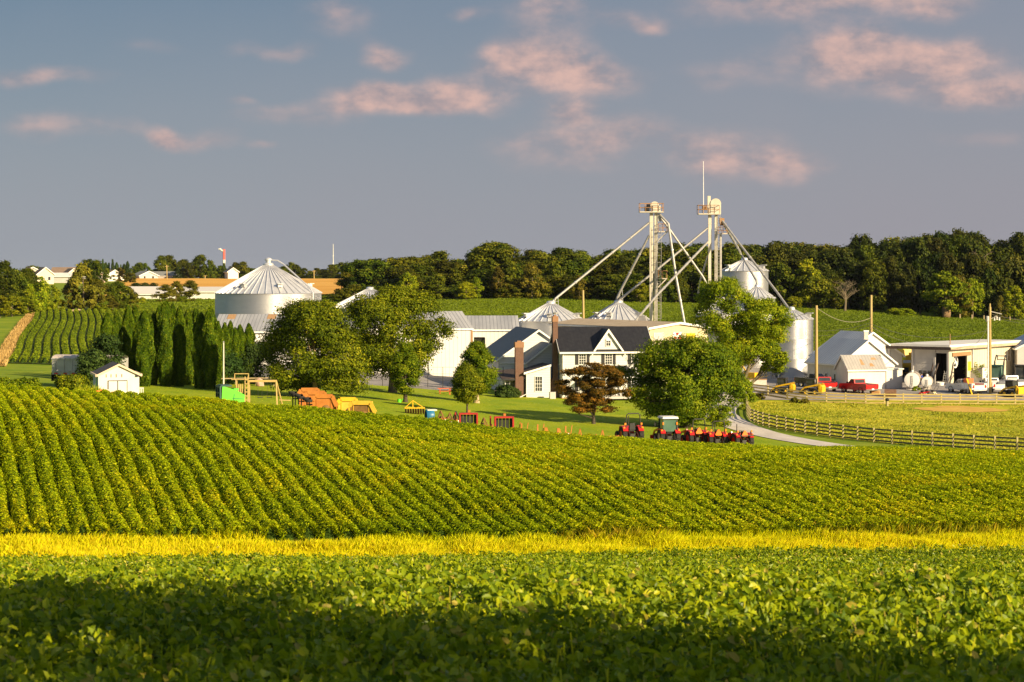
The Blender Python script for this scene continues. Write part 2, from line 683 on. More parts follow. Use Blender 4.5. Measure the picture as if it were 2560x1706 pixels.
M_dirt = pm('bare orange dirt', (.55, .33, .07), (.66, .44, .10), scale=.7, rough=.95, spec=.1, bump=.4)
M_wheat = pm('ripe wheat', (.60, .30, .055), (.74, .42, .10), scale=.06, rough=.95, spec=.1, bump=.5, bscale=1.5, det=9, stretch=(.25, 1, 1))
M_dry = pm('dry grass ground', (.44, .33, .07), (.58, .42, .12), scale=.5, rough=.95, spec=.1, bump=.6)
M_far = pm('green crop ground', (.085, .13, .005), (.12, .165, .006), scale=.08, rough=.95, spec=.1, bump=.5, bscale=1)


def structure(o):
    o['kind'] = 'structure'
    return o


def ground_sheet():
    ts = np.linspace(-.62, .62, 200)
    ys = np.concatenate([np.arange(1, 40, 1.5), np.arange(40, 360, 3.0), np.arange(360, 600, 8), 600 * 1.05 ** np.arange(1, 56)])
    X = ts[None, :] * np.maximum(ys, 60)[:, None]
    Y = np.repeat(ys[:, None], len(ts), 1)
    Z = GA(X, Y)
    # extra rows behind the camera
    yb = np.array([-120.0, -60, -30, -10])
    Xb = np.repeat(ts[None, :] * 60, 4, 0) * np.array([[3], [2], [1.4], [1.1]])
    Yb = np.repeat(yb[:, None], len(ts), 1)
    Zb = np.full_like(Xb, -1.6)
    X, Y, Z = np.concatenate([Xb, X]), np.concatenate([Yb, Y]), np.concatenate([Zb, Z])
    n, m = X.shape
    idx = np.arange(n * m).reshape(n, m)
    Q = np.stack([idx[:-1, :-1], idx[:-1, 1:], idx[1:, 1:], idx[1:, :-1]], -1).reshape(-1, 4)
    return structure(np_mesh('ground', np.stack([X, Y, Z], -1).reshape(-1, 3), [Q], M_ground, smooth=True))


ground_sheet()


def sheet(name, rows, off, mat, ystep=2.0, nx=60, wob=0.0, seed=1):
    """ground cover between two lines: rows of (distance, column of one edge, column of the other edge)"""
    r = np.random.default_rng(seed)
    rows = np.array(rows, float)
    n = max(4, int((rows[-1, 0] - rows[0, 0]) / ystep))
    ys = np.linspace(rows[0, 0], rows[-1, 0], n)
    l, rr = np.interp(ys, rows[:, 0], rows[:, 1]), np.interp(ys, rows[:, 0], rows[:, 2])
    if wob:
        l = l + r.normal(0, wob, n)
        rr = rr + r.normal(0, wob, n)
    u = np.linspace(0, 1, nx)
    px = l[:, None] * (1 - u) + rr[:, None] * u
    Y = np.repeat(ys[:, None], nx, 1)
    X = (px - 1280) / F * Y
    Z = GA(X, Y) + off
    idx = np.arange(n * nx).reshape(n, nx)
    Q = np.stack([idx[:-1, :-1], idx[:-1, 1:], idx[1:, 1:], idx[1:, :-1]], -1).reshape(-1, 4)
    return structure(np_mesh(name, np.stack([X, Y, Z], -1).reshape(-1, 3), [Q], mat, smooth=True))


def ribbon(name, pts, width, off, mat):
    """road along (column, distance) points"""
    P = [Vector((PX(a, b), b, 0)) for a, b in pts]
    xs = np.array([p.x for p in P])
    ys = np.array([p.y for p in P])
    d = np.concatenate([[0], np.cumsum(np.hypot(np.diff(xs), np.diff(ys)))])
    t = np.linspace(0, d[-1], int(d[-1] / 1.5) + 2)
    x, y = pchip(d, xs, t), pchip(d, ys, t)
    tx, ty = np.gradient(x), np.gradient(y)
    ln = np.hypot(tx, ty)
    nx_, ny_ = -ty / ln, tx / ln
    k = np.linspace(-.5, .5, 9)
    X = x[:, None] + nx_[:, None] * k * width
    Y = y[:, None] + ny_[:, None] * k * width
    Z = GA(X, Y) + off
    n, m = X.shape
    idx = np.arange(n * m).reshape(n, m)
    Q = np.stack([idx[:-1, :-1], idx[:-1, 1:], idx[1:, 1:], idx[1:, :-1]], -1).reshape(-1, 4)
    return structure(np_mesh(name, np.stack([X, Y, Z], -1).reshape(-1, 3), [Q], mat, smooth=True))


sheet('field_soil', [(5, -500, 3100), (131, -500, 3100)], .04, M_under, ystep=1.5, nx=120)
sheet('lawn', [(131.5, -300, 2100), (172, 300, 2090), (190, 330, 1960), (202, 330, 1850), (215, 330, 1790), (258, 330, 1780), (261, 560, 1780)], .05, M_lawn, nx=120)
sheet('gravel_yard', [(253, 1905, 2850), (258, 1885, 2850), (262, 1860, 2850), (335, 1700, 2850)], .07, M_gravel, wob=3)
sheet('farmyard', [(252, 780, 1110), (258, 545, 1180), (266, 545, 1220), (340, 540, 1700)], .06, M_gravel, wob=3, seed=4)
ribbon('driveway', [(2190, 171), (2060, 181), (1960, 191), (1885, 201), (1835, 212), (1800, 226), (1800, 240), (1840, 256), (1900, 268)], 4.1, .10, M_drive)
CURVE = [(1866, 240), (1868, 228), (1876, 219), (1900, 213), (1930, 208.5), (1965, 205), (2000, 201.5), (2040, 198.5), (2100, 194.5), (2160, 191), (2230, 188), (2300, 185.5), (2400, 182), (2500, 178.5), (2600, 175.5), (2700, 172.8), (2820, 170)]
sheet('pasture', [(176, 2590, 2900), (182, 2400, 2900), (188, 2235, 2900), (194.5, 2105, 2900), (201.5, 2005, 2900), (208, 1938, 2900), (214, 1898, 2900), (220, 1878, 2900), (236, 1868, 2900), (249, 1872, 2900), (252.5, 1900, 2900)], .06, M_pasture, nx=90)
sheet('dirt_patch', [(238, 2395, 2455), (239.5, 2330, 2500), (241.5, 2300, 2525), (244, 2290, 2480), (246, 2330, 2440), (247.5, 2360, 2400)], .10, M_dirt, ystep=.7, wob=14, seed=3)
sheet('green_field', [(343, 950, 3000), (400, 930, 3000), (460, 900, 3000), (522, 870, 3000)], .12, M_far, ystep=4, nx=90)
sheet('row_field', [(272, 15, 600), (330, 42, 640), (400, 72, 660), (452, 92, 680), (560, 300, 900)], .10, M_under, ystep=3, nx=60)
sheet('dry_grass_path', [(262, -20, 12), (330, 27, 44), (400, 56, 74), (455, 84, 100), (470, 88, 104)], .12, M_dry, ystep=2, nx=10, wob=2)
sheet('wheat_field', [(640, 250, 900), (760, 330, 880), (900, 290, 880), (1010, 330, 880)], .5, M_wheat, ystep=6, nx=60)
sheet('grass_strip', [(73.6, -500, 3100), (79.2, -500, 3100)], .06, M_dry, ystep=.6, nx=120)

# ================================================================ crops (nobody could count the plants)
SOY = [(0, (.11, .185, .003)), (.35, (.27, .36, .004)), (.7, (.46, .52, .006)), (.95, (.62, .60, .010)), (1, (.70, .56, .02))]
M_soy = leafmat('soybean leaf', SOY, trans=.42, spec=.08, rough=.6, patch=(.22, (1.25, 1.05, .8), .52, .72))
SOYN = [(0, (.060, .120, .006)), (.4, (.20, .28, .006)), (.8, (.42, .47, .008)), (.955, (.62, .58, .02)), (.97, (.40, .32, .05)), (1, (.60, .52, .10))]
M_soyn = leafmat('soybean leaf near', SOYN, trans=.42, spec=.24, rough=.42)
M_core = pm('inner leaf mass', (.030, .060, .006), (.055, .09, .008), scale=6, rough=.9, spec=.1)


def stuff(o):
    o['kind'] = 'stuff'
    return o


def hash2(x, y, f, seed=0):
    """smooth value noise"""
    r = np.random.default_rng(seed)
    T = r.random((64, 64))
    x, y = x * f + 1000.3, y * f + 1000.7
    i, j = np.floor(x).astype(int), np.floor(y).astype(int)
    u, v = x - i, y - j
    u, v = u * u * (3 - 2 * u), v * v * (3 - 2 * v)
    g = lambda a, b: T[a % 64, b % 64]
    return (g(i, j) * (1 - u) + g(i + 1, j) * u) * (1 - v) + (g(i, j + 1) * (1 - u) + g(i + 1, j + 1) * u) * v


def near_field():
    r = np.random.default_rng(11)
    # equal leaf count per ground area, distances 9.5..73.5 m
    n = 720000
    Y = np.sqrt(r.random(n) * (73.5 ** 2 - 9.5 ** 2) + 9.5 ** 2)
    X = Y * (r.random(n) * .60 - .30)
    k = (X + .20 * Y) / .76
    gap = np.abs(k - np.round(k)) * 2                    # 1 between rows
    miss = hash2(X * .35, Y, .33, 3)
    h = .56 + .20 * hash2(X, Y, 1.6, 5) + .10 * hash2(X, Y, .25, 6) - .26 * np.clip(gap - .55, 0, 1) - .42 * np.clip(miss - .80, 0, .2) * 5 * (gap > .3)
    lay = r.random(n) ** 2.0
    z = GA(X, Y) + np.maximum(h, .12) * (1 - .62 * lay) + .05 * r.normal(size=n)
    P = np.stack([X, Y, z], 1)
    Nn = unit(np.stack([r.normal(.25, .80, n), r.normal(-.05, .80, n), np.abs(r.normal(.55, .40, n))], 1))
    size = r.uniform(.060, .112, n) * (1 + .25 * np.clip((Y - 30) / 40, 0, 1))
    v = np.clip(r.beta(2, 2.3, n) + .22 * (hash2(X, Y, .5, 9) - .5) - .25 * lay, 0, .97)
    old = r.random(n) < .03
    v[old] = r.uniform(.965, 1.0, old.sum())
    nr = Y < 27
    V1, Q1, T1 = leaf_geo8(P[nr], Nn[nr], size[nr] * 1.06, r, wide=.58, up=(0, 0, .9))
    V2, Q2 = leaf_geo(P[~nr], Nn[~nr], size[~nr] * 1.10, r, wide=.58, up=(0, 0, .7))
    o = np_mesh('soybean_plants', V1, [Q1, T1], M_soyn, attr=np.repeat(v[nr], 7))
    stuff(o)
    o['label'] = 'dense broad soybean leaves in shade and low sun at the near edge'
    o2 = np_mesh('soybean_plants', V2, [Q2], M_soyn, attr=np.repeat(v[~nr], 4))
    stuff(o2)
    o2['label'] = 'sunlit soybean canopy running down to the yellow grass strip'
    # upright stems with leaf stalks between the near leaves
    m = 2200
    Y = np.sqrt(r.random(m) * (24 ** 2 - 10 ** 2) + 10 ** 2)
    X = Y * (r.random(m) * .58 - .29)
    z = GA(X, Y)
    hh = r.uniform(.45, .8, m)
    lean = r.normal(0, .10, (m, 2))
    w = .006
    V = np.empty((m, 4, 3))
    V[:, 0] = np.stack([X - w, Y, z + .1], 1)
    V[:, 1] = np.stack([X + w, Y, z + .1], 1)
    V[:, 2] = np.stack([X + w + lean[:, 0], Y + lean[:, 1], z + hh], 1)
    V[:, 3] = np.stack([X - w + lean[:, 0], Y + lean[:, 1], z + hh], 1)
    o3 = np_mesh('soybean_stems', V.reshape(-1, 3), [np.arange(4 * m).reshape(m, 4)], M_soyn, attr=np.repeat(r.uniform(.6, .98, m), 4))
    stuff(o3)
    o3['label'] = 'thin upright soybean stalks between the near leaves'


def rows_crop(name, label, lines, per_m, leaf, width, height, mat, seed, core=True, yend=None):
    """lines: list of (X array, Y array) row centre lines at even spacing"""
    r = np.random.default_rng(seed)
    Ps, Ns, Vs, Sz = [], [], [], []
    cv, cq = [], []
    off = 0
    for X, Y in lines:
        if len(X) < 2:
            continue
        d = np.concatenate([[0], np.cumsum(np.hypot(np.diff(X), np.diff(Y)))])
        n = int(d[-1] * per_m)
        s = r.random(n) * d[-1]
        x, y = np.interp(s, d, X), np.interp(s, d, Y)
        tx, ty = X[-1] - X[0], Y[-1] - Y[0]
        ln = math.hypot(tx, ty)
        nx, ny = ty / ln, -tx / ln
        bump = .84 + .20 * hash2(x + nx, y, 1.3, seed + 1) + .16 * hash2(x + nx, y, .37, seed + 11)
        gapn = hash2(x, y, .16, seed + 2)
        bump = bump * np.where(gapn > .93, .75, 1.0) * (.9 + .2 * hash2(x, y, .3, seed + 5))
        a = r.uniform(-1.75, 1.75, n)
        rad = .72 + .28 * np.sqrt(r.random(n))
        wide = .90 + .32 * np.clip((F * x / y + 900) / 1400, 0, 1)
        w = width * .5 * np.sin(a) * rad * (.85 + .3 * bump * .8) * wide
        hz = height * (.34 + .66 * np.cos(a)) * rad * bump
        hz = np.maximum(hz, .06)
        X_, Y_ = x + nx * w + r.normal(0, .03, n), y + ny * w + r.normal(0, .03, n)
        P = np.stack([X_, Y_, GA(X_, Y_) + hz], 1)
        on = np.stack([nx * np.sin(a), ny * np.sin(a), np.cos(a) + .25], 1)
        Ps.append(P)
        Ns.append(unit(on + r.normal(0, .46, (n, 3))))
        Sz.append(leaf * r.uniform(.7, 1.25, n))
        Vs.append(np.clip(r.beta(2.2, 2.4, n) + .35 * (hash2(x, y, .09, seed + 7) - .5) + .25 * (hash2(x, y, .8, seed + 8) - .5), 0, 1))
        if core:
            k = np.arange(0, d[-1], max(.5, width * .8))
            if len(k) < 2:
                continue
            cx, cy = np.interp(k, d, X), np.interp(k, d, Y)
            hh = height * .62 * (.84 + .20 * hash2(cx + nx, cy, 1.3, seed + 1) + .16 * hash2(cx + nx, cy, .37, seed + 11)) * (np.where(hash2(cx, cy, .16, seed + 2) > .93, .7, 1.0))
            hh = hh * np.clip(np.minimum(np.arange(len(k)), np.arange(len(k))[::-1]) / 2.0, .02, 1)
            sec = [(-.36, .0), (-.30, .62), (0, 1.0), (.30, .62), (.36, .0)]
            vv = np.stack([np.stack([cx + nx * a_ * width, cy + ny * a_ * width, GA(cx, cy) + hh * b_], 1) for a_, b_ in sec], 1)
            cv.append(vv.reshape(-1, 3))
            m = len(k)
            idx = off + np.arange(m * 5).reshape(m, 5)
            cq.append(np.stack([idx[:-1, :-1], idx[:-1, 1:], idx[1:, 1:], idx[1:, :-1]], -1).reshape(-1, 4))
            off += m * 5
    P, Nn, v, s = np.concatenate(Ps), np.concatenate(Ns), np.concatenate(Vs), np.concatenate(Sz)
    V, Q = leaf_geo(P, Nn, s, r)
    o = stuff(np_mesh(name, V, [Q], mat, attr=np.repeat(v, 4)))
    o['label'] = label
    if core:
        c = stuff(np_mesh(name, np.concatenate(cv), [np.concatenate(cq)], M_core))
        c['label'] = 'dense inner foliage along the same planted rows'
    return o


def clipped(X, Y, lo=-160, hi=2720):
    px = 1280 + F * X / Y
    k = (px > lo) & (px < hi)
    return X[k], Y[k]


near_field()
lines = []
for k in range(-34, 84):
    Y = np.arange(79.6, 119.5, .5)
    X = .76 * k - .332 * (Y - 79) + .12 * np.sin(Y * .22 + .3 * k * .05) + .05 * np.sin(Y * .9 + k)
    X, Y = clipped(X, Y)
    lines.append((X, Y))
rows_crop('soybean_rows', 'rows of soybeans climbing the gentle rise before the farm', lines, 265, .12, .63, .78, M_soy, 21)
M_soyf = leafmat('distant soybean leaf', [(0, (.075, .125, .004)), (.5, (.18, .25, .006)), (1, (.36, .40, .010))], trans=.3, spec=.2)
lines = []
for k in range(0, 62):
    Y = np.arange(273, 452, 2.5)
    X = -69 + 1.45 * k - .215 * (Y - 275) + .35 * np.sin(Y * .05)
    X, Y = clipped(X, Y, 10, 600)
    lines.append((X, Y))
rows_crop('distant_soybean_rows', 'striped rows of soybeans on the slope beside the dry grass path', lines, 26, .27, .95, .95, M_soyf, 31)


def scatter(name, label, n, ylo, yhi, pl, pr, leaf, hgt, mat, seed, up=.8, keep=None, vfreq=.05):
    r = np.random.default_rng(seed)
    Y = np.sqrt(r.random(n) * (yhi ** 2 - ylo ** 2) + ylo ** 2)
    u = r.random(n)
    px = np.interp(Y, [ylo, yhi], [pl[0], pl[1]]) * (1 - u) + np.interp(Y, [ylo, yhi], [pr[0], pr[1]]) * u
    X = (px - 1280) / F * Y
    if keep is not None:
        k = keep(X, Y, px, r)
        X, Y = X[k], Y[k]
    n = len(X)
    P = np.stack([X, Y, GA(X, Y) + hgt * (.35 + .65 * r.random(n)) * (.6 + .8 * hash2(X, Y, .4, seed))], 1)
    Nn = unit(np.stack([r.normal(.1, .5, n), r.normal(-.25, .5, n), np.abs(r.normal(up, .3, n))], 1))
    V, Q = leaf_geo(P, Nn, leaf * r.uniform(.6, 1.3, n), r)
    v = np.clip(r.beta(2, 2.2, n) + .5 * (hash2(X, Y, vfreq, seed + 1) - .5), 0, 1)
    o = stuff(np_mesh(name, V, [Q], mat, attr=np.repeat(v, 4)))
    o['label'] = label
    return o


M_farleaf = leafmat('far crop leaf', [(0, (.085, .130, .004)), (.5, (.135, .185, .005)), (1, (.20, .245, .007))], trans=.3, spec=.15)
scatter('far_crop', 'smooth green crop on the slope below the wood', 300000, 343, 523, (940, 860), (2760, 2760), .36, .40, M_farleaf, 41)
scatter('far_crop', 'green crop behind the tall round bin', 20000, 450, 620, (250, 250), (880, 900), .6, .5, M_farleaf, 43)
# low tufts in the pasture
M_tuft = leafmat('pasture tuft', [(0, (.14, .18, .012)), (.5, (.34, .35, .02)), (1, (.56, .46, .05))], trans=.3, spec=.15)


def in_pasture(X, Y, px, r):
    cx = np.interp(Y, [c[1] for c in CURVE[::-1]], [c[0] for c in CURVE[::-1]])
    t = hash2(X * .5, Y * .25, .7, 77)
    patch = (px > 2285) & (px < 2525) & (Y > 238) & (Y < 248)
    return (px > cx + 6) & ((t > .52) | (r.random(len(X)) < .35)) & ~patch


scatter('pasture_tufts', 'grazed tufts of grass in the fenced pasture', 60000, 176, 251, (1860, 1860), (2760, 2760), .22, .16, M_tuft, 47, up=.6, keep=in_pasture, vfreq=.3)


def blades(name, label, n, ylo, yhi, plo, phi, h, w, mat, seed, keep=None, lean=.35):
    r = np.random.default_rng(seed)
    Y = ylo + (yhi - ylo) * r.random(n)
    u = r.random(n)
    px = np.interp(Y, [ylo, yhi], plo) * (1 - u) + np.interp(Y, [ylo, yhi], phi) * u
    X = (px - 1280) / F * Y
    if keep is not None:
        k = keep(X, Y)
        X, Y = X[k], Y[k]
        n = len(X)
    z = GA(X, Y)
    hh = h * r.uniform(.55, 1.15, n) * (.65 + .6 * hash2(X, Y, .8, seed))
    a = r.random(n) * 2 * math.pi
    dx, dy = np.cos(a), np.sin(a)
    ln = r.normal(0, lean, n) * hh
    lx = ln * np.cos(a + 1.2) + .12 * hh
    V = np.empty((n, 4, 3))
    V[:, 0] = np.stack([X - dx * w, Y - dy * w, z], 1)
    V[:, 1] = np.stack([X + dx * w, Y + dy * w, z], 1)
    V[:, 2] = np.stack([X + dx * w * .9 + lx * .5, Y + dy * w * .9, z + hh * .62], 1)
    V[:, 3] = np.stack([X + lx, Y + ln * np.sin(a + 1.2), z + hh], 1)
    v = np.clip(r.beta(2, 2, n) + .6 * (hash2(X * .5, Y, .25, seed + 3) - .5), 0, 1)
    o = stuff(np_mesh(name, V.reshape(-1, 3), [np.arange(4 * n).reshape(n, 4)], mat, attr=np.repeat(v, 4)))
    o['label'] = label
    return o


M_gold = leafmat('tall yellow grass', [(0, (.46, .56, .006)), (.3, (.70, .70, .008)), (.75, (.84, .78, .012)), (1, (.86, .66, .03))], trans=.45, spec=.1, rough=.7)
def ragged(X, Y):
    lo = 73.0 + 1.5 * hash2(X, Y * 0, .35, 91) + .5 * hash2(X, Y * 0, 1.7, 92)
    hi = 78.4 + 1.9 * hash2(X, Y * 0, .28, 93) + .6 * hash2(X, Y * 0, 1.5, 94)
    return (Y > lo) & (Y < hi)


blades('yellow_grass', 'tall seeding yellow grass along the strip between the two fields', 170000, 73.0, 81.0, (-200, -200), (2760, 2760), .46, .011, M_gold, 51, keep=ragged)
M_weed = leafmat('green weed blade', [(0, (.10, .19, .005)), (.6, (.26, .38, .008)), (1, (.52, .50, .02))], trans=.4)
blades('green_grass', 'greener grass and weeds mixed along the edges of the yellow strip', 15000, 72.2, 74.2, (-200, -200), (2760, 2760), .50, .014, M_weed, 61, keep=lambda X, Y: hash2(X, Y, .22, 62) > .45)
blades('green_grass', 'rust tipped tall grass at the far edge of the yellow strip', 6000, 78.8, 80.4, (-200, -200), (2760, 2760), .66, .011, leafmat('rust seed head', [(0, (.24, .30, .01)), (.5, (.58, .50, .02)), (1, (.62, .30, .04))], trans=.4), 63, keep=lambda X, Y: hash2(X, Y, .18, 64) > .5)
blades('dry_grass', 'tall dry straw coloured grass along the far field edge', 8000, 262, 470, (-26, 88), (14, 104), .8, .08, leafmat('dry straw', [(0, (.40, .26, .08)), (1, (.62, .42, .16))], trans=.3, spec=.1), 53)
M_grass = leafmat('lawn blade', [(0, (.16, .25, .006)), (.5, (.28, .36, .010)), (1, (.46, .46, .02))], trans=.35, spec=.15)
blades('lawn_grass', 'mown grass of the farmhouse lawn', 110000, 140, 255, (300, 340), (2000, 1790), .09, .035, M_grass, 55, lean=.6,
       keep=lambda X, Y: (1280 + F * X / Y) < np.interp(Y, [165, 190, 202, 215, 255], [2050, 1920, 1815, 1760, 1760]))
blades('verge_grass', 'rough green grass between the driveway and the fence', 14000, 176, 240, (2330, 1838), (2560, 1868), .20, .03, M_grass, 57, lean=.6)
# ================================================================ buildings
M_white = pm('white siding', (.63, .63, .61), (.70, .69, .66), scale=.8, rough=.55, stripe=('Z', .21, .16, (.38, .39, .39)))
M_whitep = pm('white paint', (.62, .60, .56), (.71, .69, .64), scale=1.4, rough=.5, det=9, stretch=(1, 1, .4))
M_trim = pm('white trim', (.74, .73, .70), rough=.45)
M_steelw = pm('white ribbed steel', (.60, .59, .56), (.68, .66, .62), scale=.3, rough=.42, stripe=('X', .60, .12, (.46, .45, .42)))
M_steely = pm('white ribbed steel side', (.60, .59, .56), (.68, .66, .62), scale=.3, rough=.42, stripe=('Y', .60, .12, (.46, .45, .42)))
M_cream = pm('cream ribbed steel', (.56, .47, .26), (.63, .54, .32), scale=.3, rough=.45, stripe=('X', .62, .10, (.42, .37, .24)))
M_creamy = pm('cream ribbed steel side', (.58, .52, .38), (.65, .59, .45), scale=.3, rough=.45, stripe=('Y', .95, .08, (.44, .40, .30)))
M_metroof = pm('galvanised roof sheet', (.42, .42, .43), (.60, .59, .58), scale=.45, rough=.45, metal=.35, stripe=('X', .55, .20, (.32, .32, .33)), stretch=(1, .2, .2))
M_metroofy = pm('galvanised roof sheet side', (.52, .52, .54), (.64, .64, .64), scale=.45, rough=.45, metal=.35, stripe=('Y', .60, .12, (.30, .31, .33)), stretch=(.2, 1, .2))
M_oldroof = pm('weathered tin roof', (.40, .38, .36), (.50, .47, .44), scale=.5, rough=.6, metal=.2, stripe=('X', .42, .10, (.24, .22, .20)))
M_rust = pm('rust stain', (.36, .20, .09), (.45, .28, .14), scale=3, rough=.8)
M_black = pm('black seamed roof', (.012, .012, .016), (.024, .024, .028), scale=2, rough=.55, stripe=('X', .48, .08, (.010, .010, .012)))
M_shing = pm('grey shingles', (.15, .16, .16), (.25, .255, .25), scale=5, rough=.85, det=8, bump=.4)
M_brownsh = pm('dark brown shingles', (.045, .030, .026), (.085, .06, .05), scale=4, rough=.8, bump=.4)
M_brick = pm('red brick', (.10, .045, .030), (.155, .075, .050), scale=9, rough=.85, stripe=('Z', .14, .18, (.20, .15, .12)))
M_brickl = pm('orange brick', (.24, .11, .05), (.32, .16, .08), scale=9, rough=.85, stripe=('Z', .14, .18, (.30, .22, .16)))
M_glass = pm('window glass', (.03, .035, .04), (.05, .055, .06), scale=2, rough=.08, spec=.6)
M_shut = pm('black shutter', (.02, .02, .022), rough=.6, stripe=('Z', .09, .3, (.008, .008, .009)))
M_dark = pm('painted interior shade', (.012, .011, .010), (.02, .018, .016), rough=.9)  # near black stands in for the shade inside open doorways
M_wood = pm('weathered wood', (.36, .27, .15), (.50, .39, .22), scale=5, rough=.85, stretch=(1, 1, .15))
M_pole = pm('treated pole', (.34, .25, .10), (.48, .36, .15), scale=4, rough=.85, stretch=(1, 1, .12))
M_conc = pm('concrete', (.50, .46, .40), (.60, .56, .50), scale=3, rough=.9)
M_roofw = pm('white flat roof', (.68, .65, .60), (.76, .73, .68), scale=.5, rough=.5)
M_tanroof = pm('tan gravel roof', (.40, .31, .21), (.50, .40, .28), scale=.8, rough=.8)
M_brownt = pm('brown trim', (.30, .16, .07), (.36, .20, .09), rough=.7)
M_signr = pm('sign red', (.66, .02, .02), rough=.4)
M_signy = pm('sign yellow', (.82, .56, .02), rough=.4)
M_signw = pm('sign white', (.82, .82, .80), rough=.4)
M_blk = pm('black paint', (.015, .015, .016), rough=.5)
M_beige = pm('beige siding', (.60, .54, .46), (.68, .62, .53), scale=.6, rough=.7, stripe=('Z', .3, .12, (.45, .40, .34)))
M_cutroof = pm('brown roof', (.19, .13, .09), (.27, .19, .14), scale=2, rough=.8)
M_gray = pm('grey siding', (.44, .42, .41), (.52, .50, .48), scale=.6, rough=.7)


def gable_house(root, w, d, eave, ridge, wallm, roofm, along='Y', over=.35, th=.16, gm=None, side=None, trim=M_trim, base=-1.5, open_front=None):
    """box w wide (x), d deep (y; front wall at y=0), ridge along the given axis; makes wall, gables, roof, fascia parts"""
    m = MB()
    x = w / 2
    if along == 'Y':
        poly = [(-x, base), (x, base), (x, eave), (0, ridge), (-x, eave)]
        m.prism(poly, 0, .2, 'Y')
        m.obj('gable_wall', gm or wallm, root)
        MB().prism(poly, d - .2, d, 'Y').obj('gable_wall', gm or wallm, root)
        for sx in (-1, 1):
            MB().box((sx * (x - .1), d / 2, (eave + base) / 2), (.2, d - .404, eave - base)).obj('side_wall', side or wallm, root)
        for sx in (-1, 1):
            sl = (ridge - eave) / x
            xo = x + over
            m = MB()
            m.slab((0, -over, ridge), (0, d + over, ridge), (sx * xo, d + over, ridge - sl * xo), (sx * xo, -over, ridge - sl * xo), th * -sx)
            m.obj('roof', roofm, root)
            f = MB()
            f.slab((0, -over - .05, ridge - .1), (0, -over - .05, ridge + th), (sx * (xo + .02), -over - .05, ridge - sl * xo + th), (sx * (xo + .02), -over - .05, ridge - sl * xo - .1), .05 * sx)
            f.box((sx * (xo + .05), d / 2, ridge - sl * xo + .02), (.1, d + 2 * over, .2))
            f.obj('fascia', trim, root)
    else:
        poly = [(0, base), (d, base), (d, eave), (d / 2, ridge), (0, eave)]
        m.prism(poly, -x, -x + .2, 'X')
        m.obj('gable_wall', gm or wallm, root)
        MB().prism(poly, x - .2, x, 'X').obj('gable_wall', gm or wallm, root)
        m = MB()
        if open_front:
            segs = []
            cur = -x + .2
            for (a, b, h) in open_front:
                segs.append((cur, a, base, eave))
                segs.append((a, b, h, eave))
                cur = b
            segs.append((cur, x - .2, base, eave))
            for a, b, z0, z1 in segs:
                if b > a + .01:
                    m.box(((a + b) / 2, .1, (z0 + z1) / 2), (b - a, .2, z1 - z0))
        else:
            m.box((0, .1, (eave + base) / 2), (w - .404, .2, eave - base))
        m.obj('front_wall', side or wallm, root)
        MB().box((0, d - .1, (eave + base) / 2), (w - .404, .2, eave - base)).obj('back_wall', side or wallm, root)
        for sy in (-1, 1):
            sl = (ridge - eave) / (d / 2)
            yo = d / 2 + over
            c = d / 2
            m = MB()
            m.slab((-x - over, c, ridge), (x + over, c, ridge), (x + over, c + sy * yo, ridge - sl * yo), (-x - over, c + sy * yo, ridge - sl * yo), th * sy)
            m.obj('roof', roofm, root)
            f = MB()
            f.box((0, c + sy * (yo + .05), ridge - sl * yo + .02), (w + 2 * over, .1, .2))
            for sx in (-1, 1):
                xx = sx * (x + over + .03)
                f.slab((xx, c, ridge - .1), (xx, c, ridge + th), (xx, c + sy * yo, ridge - sl * yo + th), (xx, c + sy * yo, ridge - sl * yo - .1), .06 * sx * sy)
            f.obj('fascia', trim, root)


def window(root, x, z, w, h, y=-.02, cols=2, rows=4, shut=0.0, name='window', M=None, frame=M_trim, glass=M_glass, ft=.07):
    """window on a front wall (y = wall face): frame with sill as sub-part, pane with bars as sub-part"""
    m = MB()
    for sx in (-1, 1):
        m.box((x + sx * (w / 2 + ft / 2), y - .03, z), (ft, .10, h + 2 * ft), M)
    for sz in (-1, 1):
        m.box((x, y - .03, z + sz * (h / 2 + ft / 2)), (w - .002, .10, ft), M)
    if cols > 1:
        for i in range(1, cols):
            m.box((x - w / 2 + w * i / cols, y - .02, z), (.035, .05, h - .002), M)
    for j in range(1, rows):
        m.box((x, y - .02, z - h / 2 + h * j / rows), (w - .002, .046, .05 if j * 2 == rows else .03), M)
    o = m.obj(name, frame, root)
    g = MB().box((x, y - .006, z), (w, .02, h), M)
    g.obj('pane', glass, o)
    if shut:
        for sx in (-1, 1):
            MB().box((x + sx * (w / 2 + ft + shut / 2 + .02), y - .03, z), (shut, .06, h + .10), M).obj('shutter', M_shut, root)
    return o


def chimney(root, x, y, z0, z1, w, d, base=None, mat=M_brick, M=None):
    m = MB()
    m.box((x, y, (z0 + z1) / 2), (w, d, z1 - z0), M)
    if base:
        bh, bw = base
        m.box((x, y, z0 + bh / 2), (bw, d + .16, bh), M)
        m.box((x, y, z0 + bh + .25), (bw, d + .156, .5), M, top=(w / bw, d / (d + .156)))
    o = m.obj('chimney', mat, root)
    c = MB()
    c.box((x, y, z1 + .35), (w + .12, d + .12, .7), M)
    c.box((x, y, z1 + .78), (w * .5, d * .5, .16), M)
    c.obj('chimney_cap', M_brickl, o)
    return o


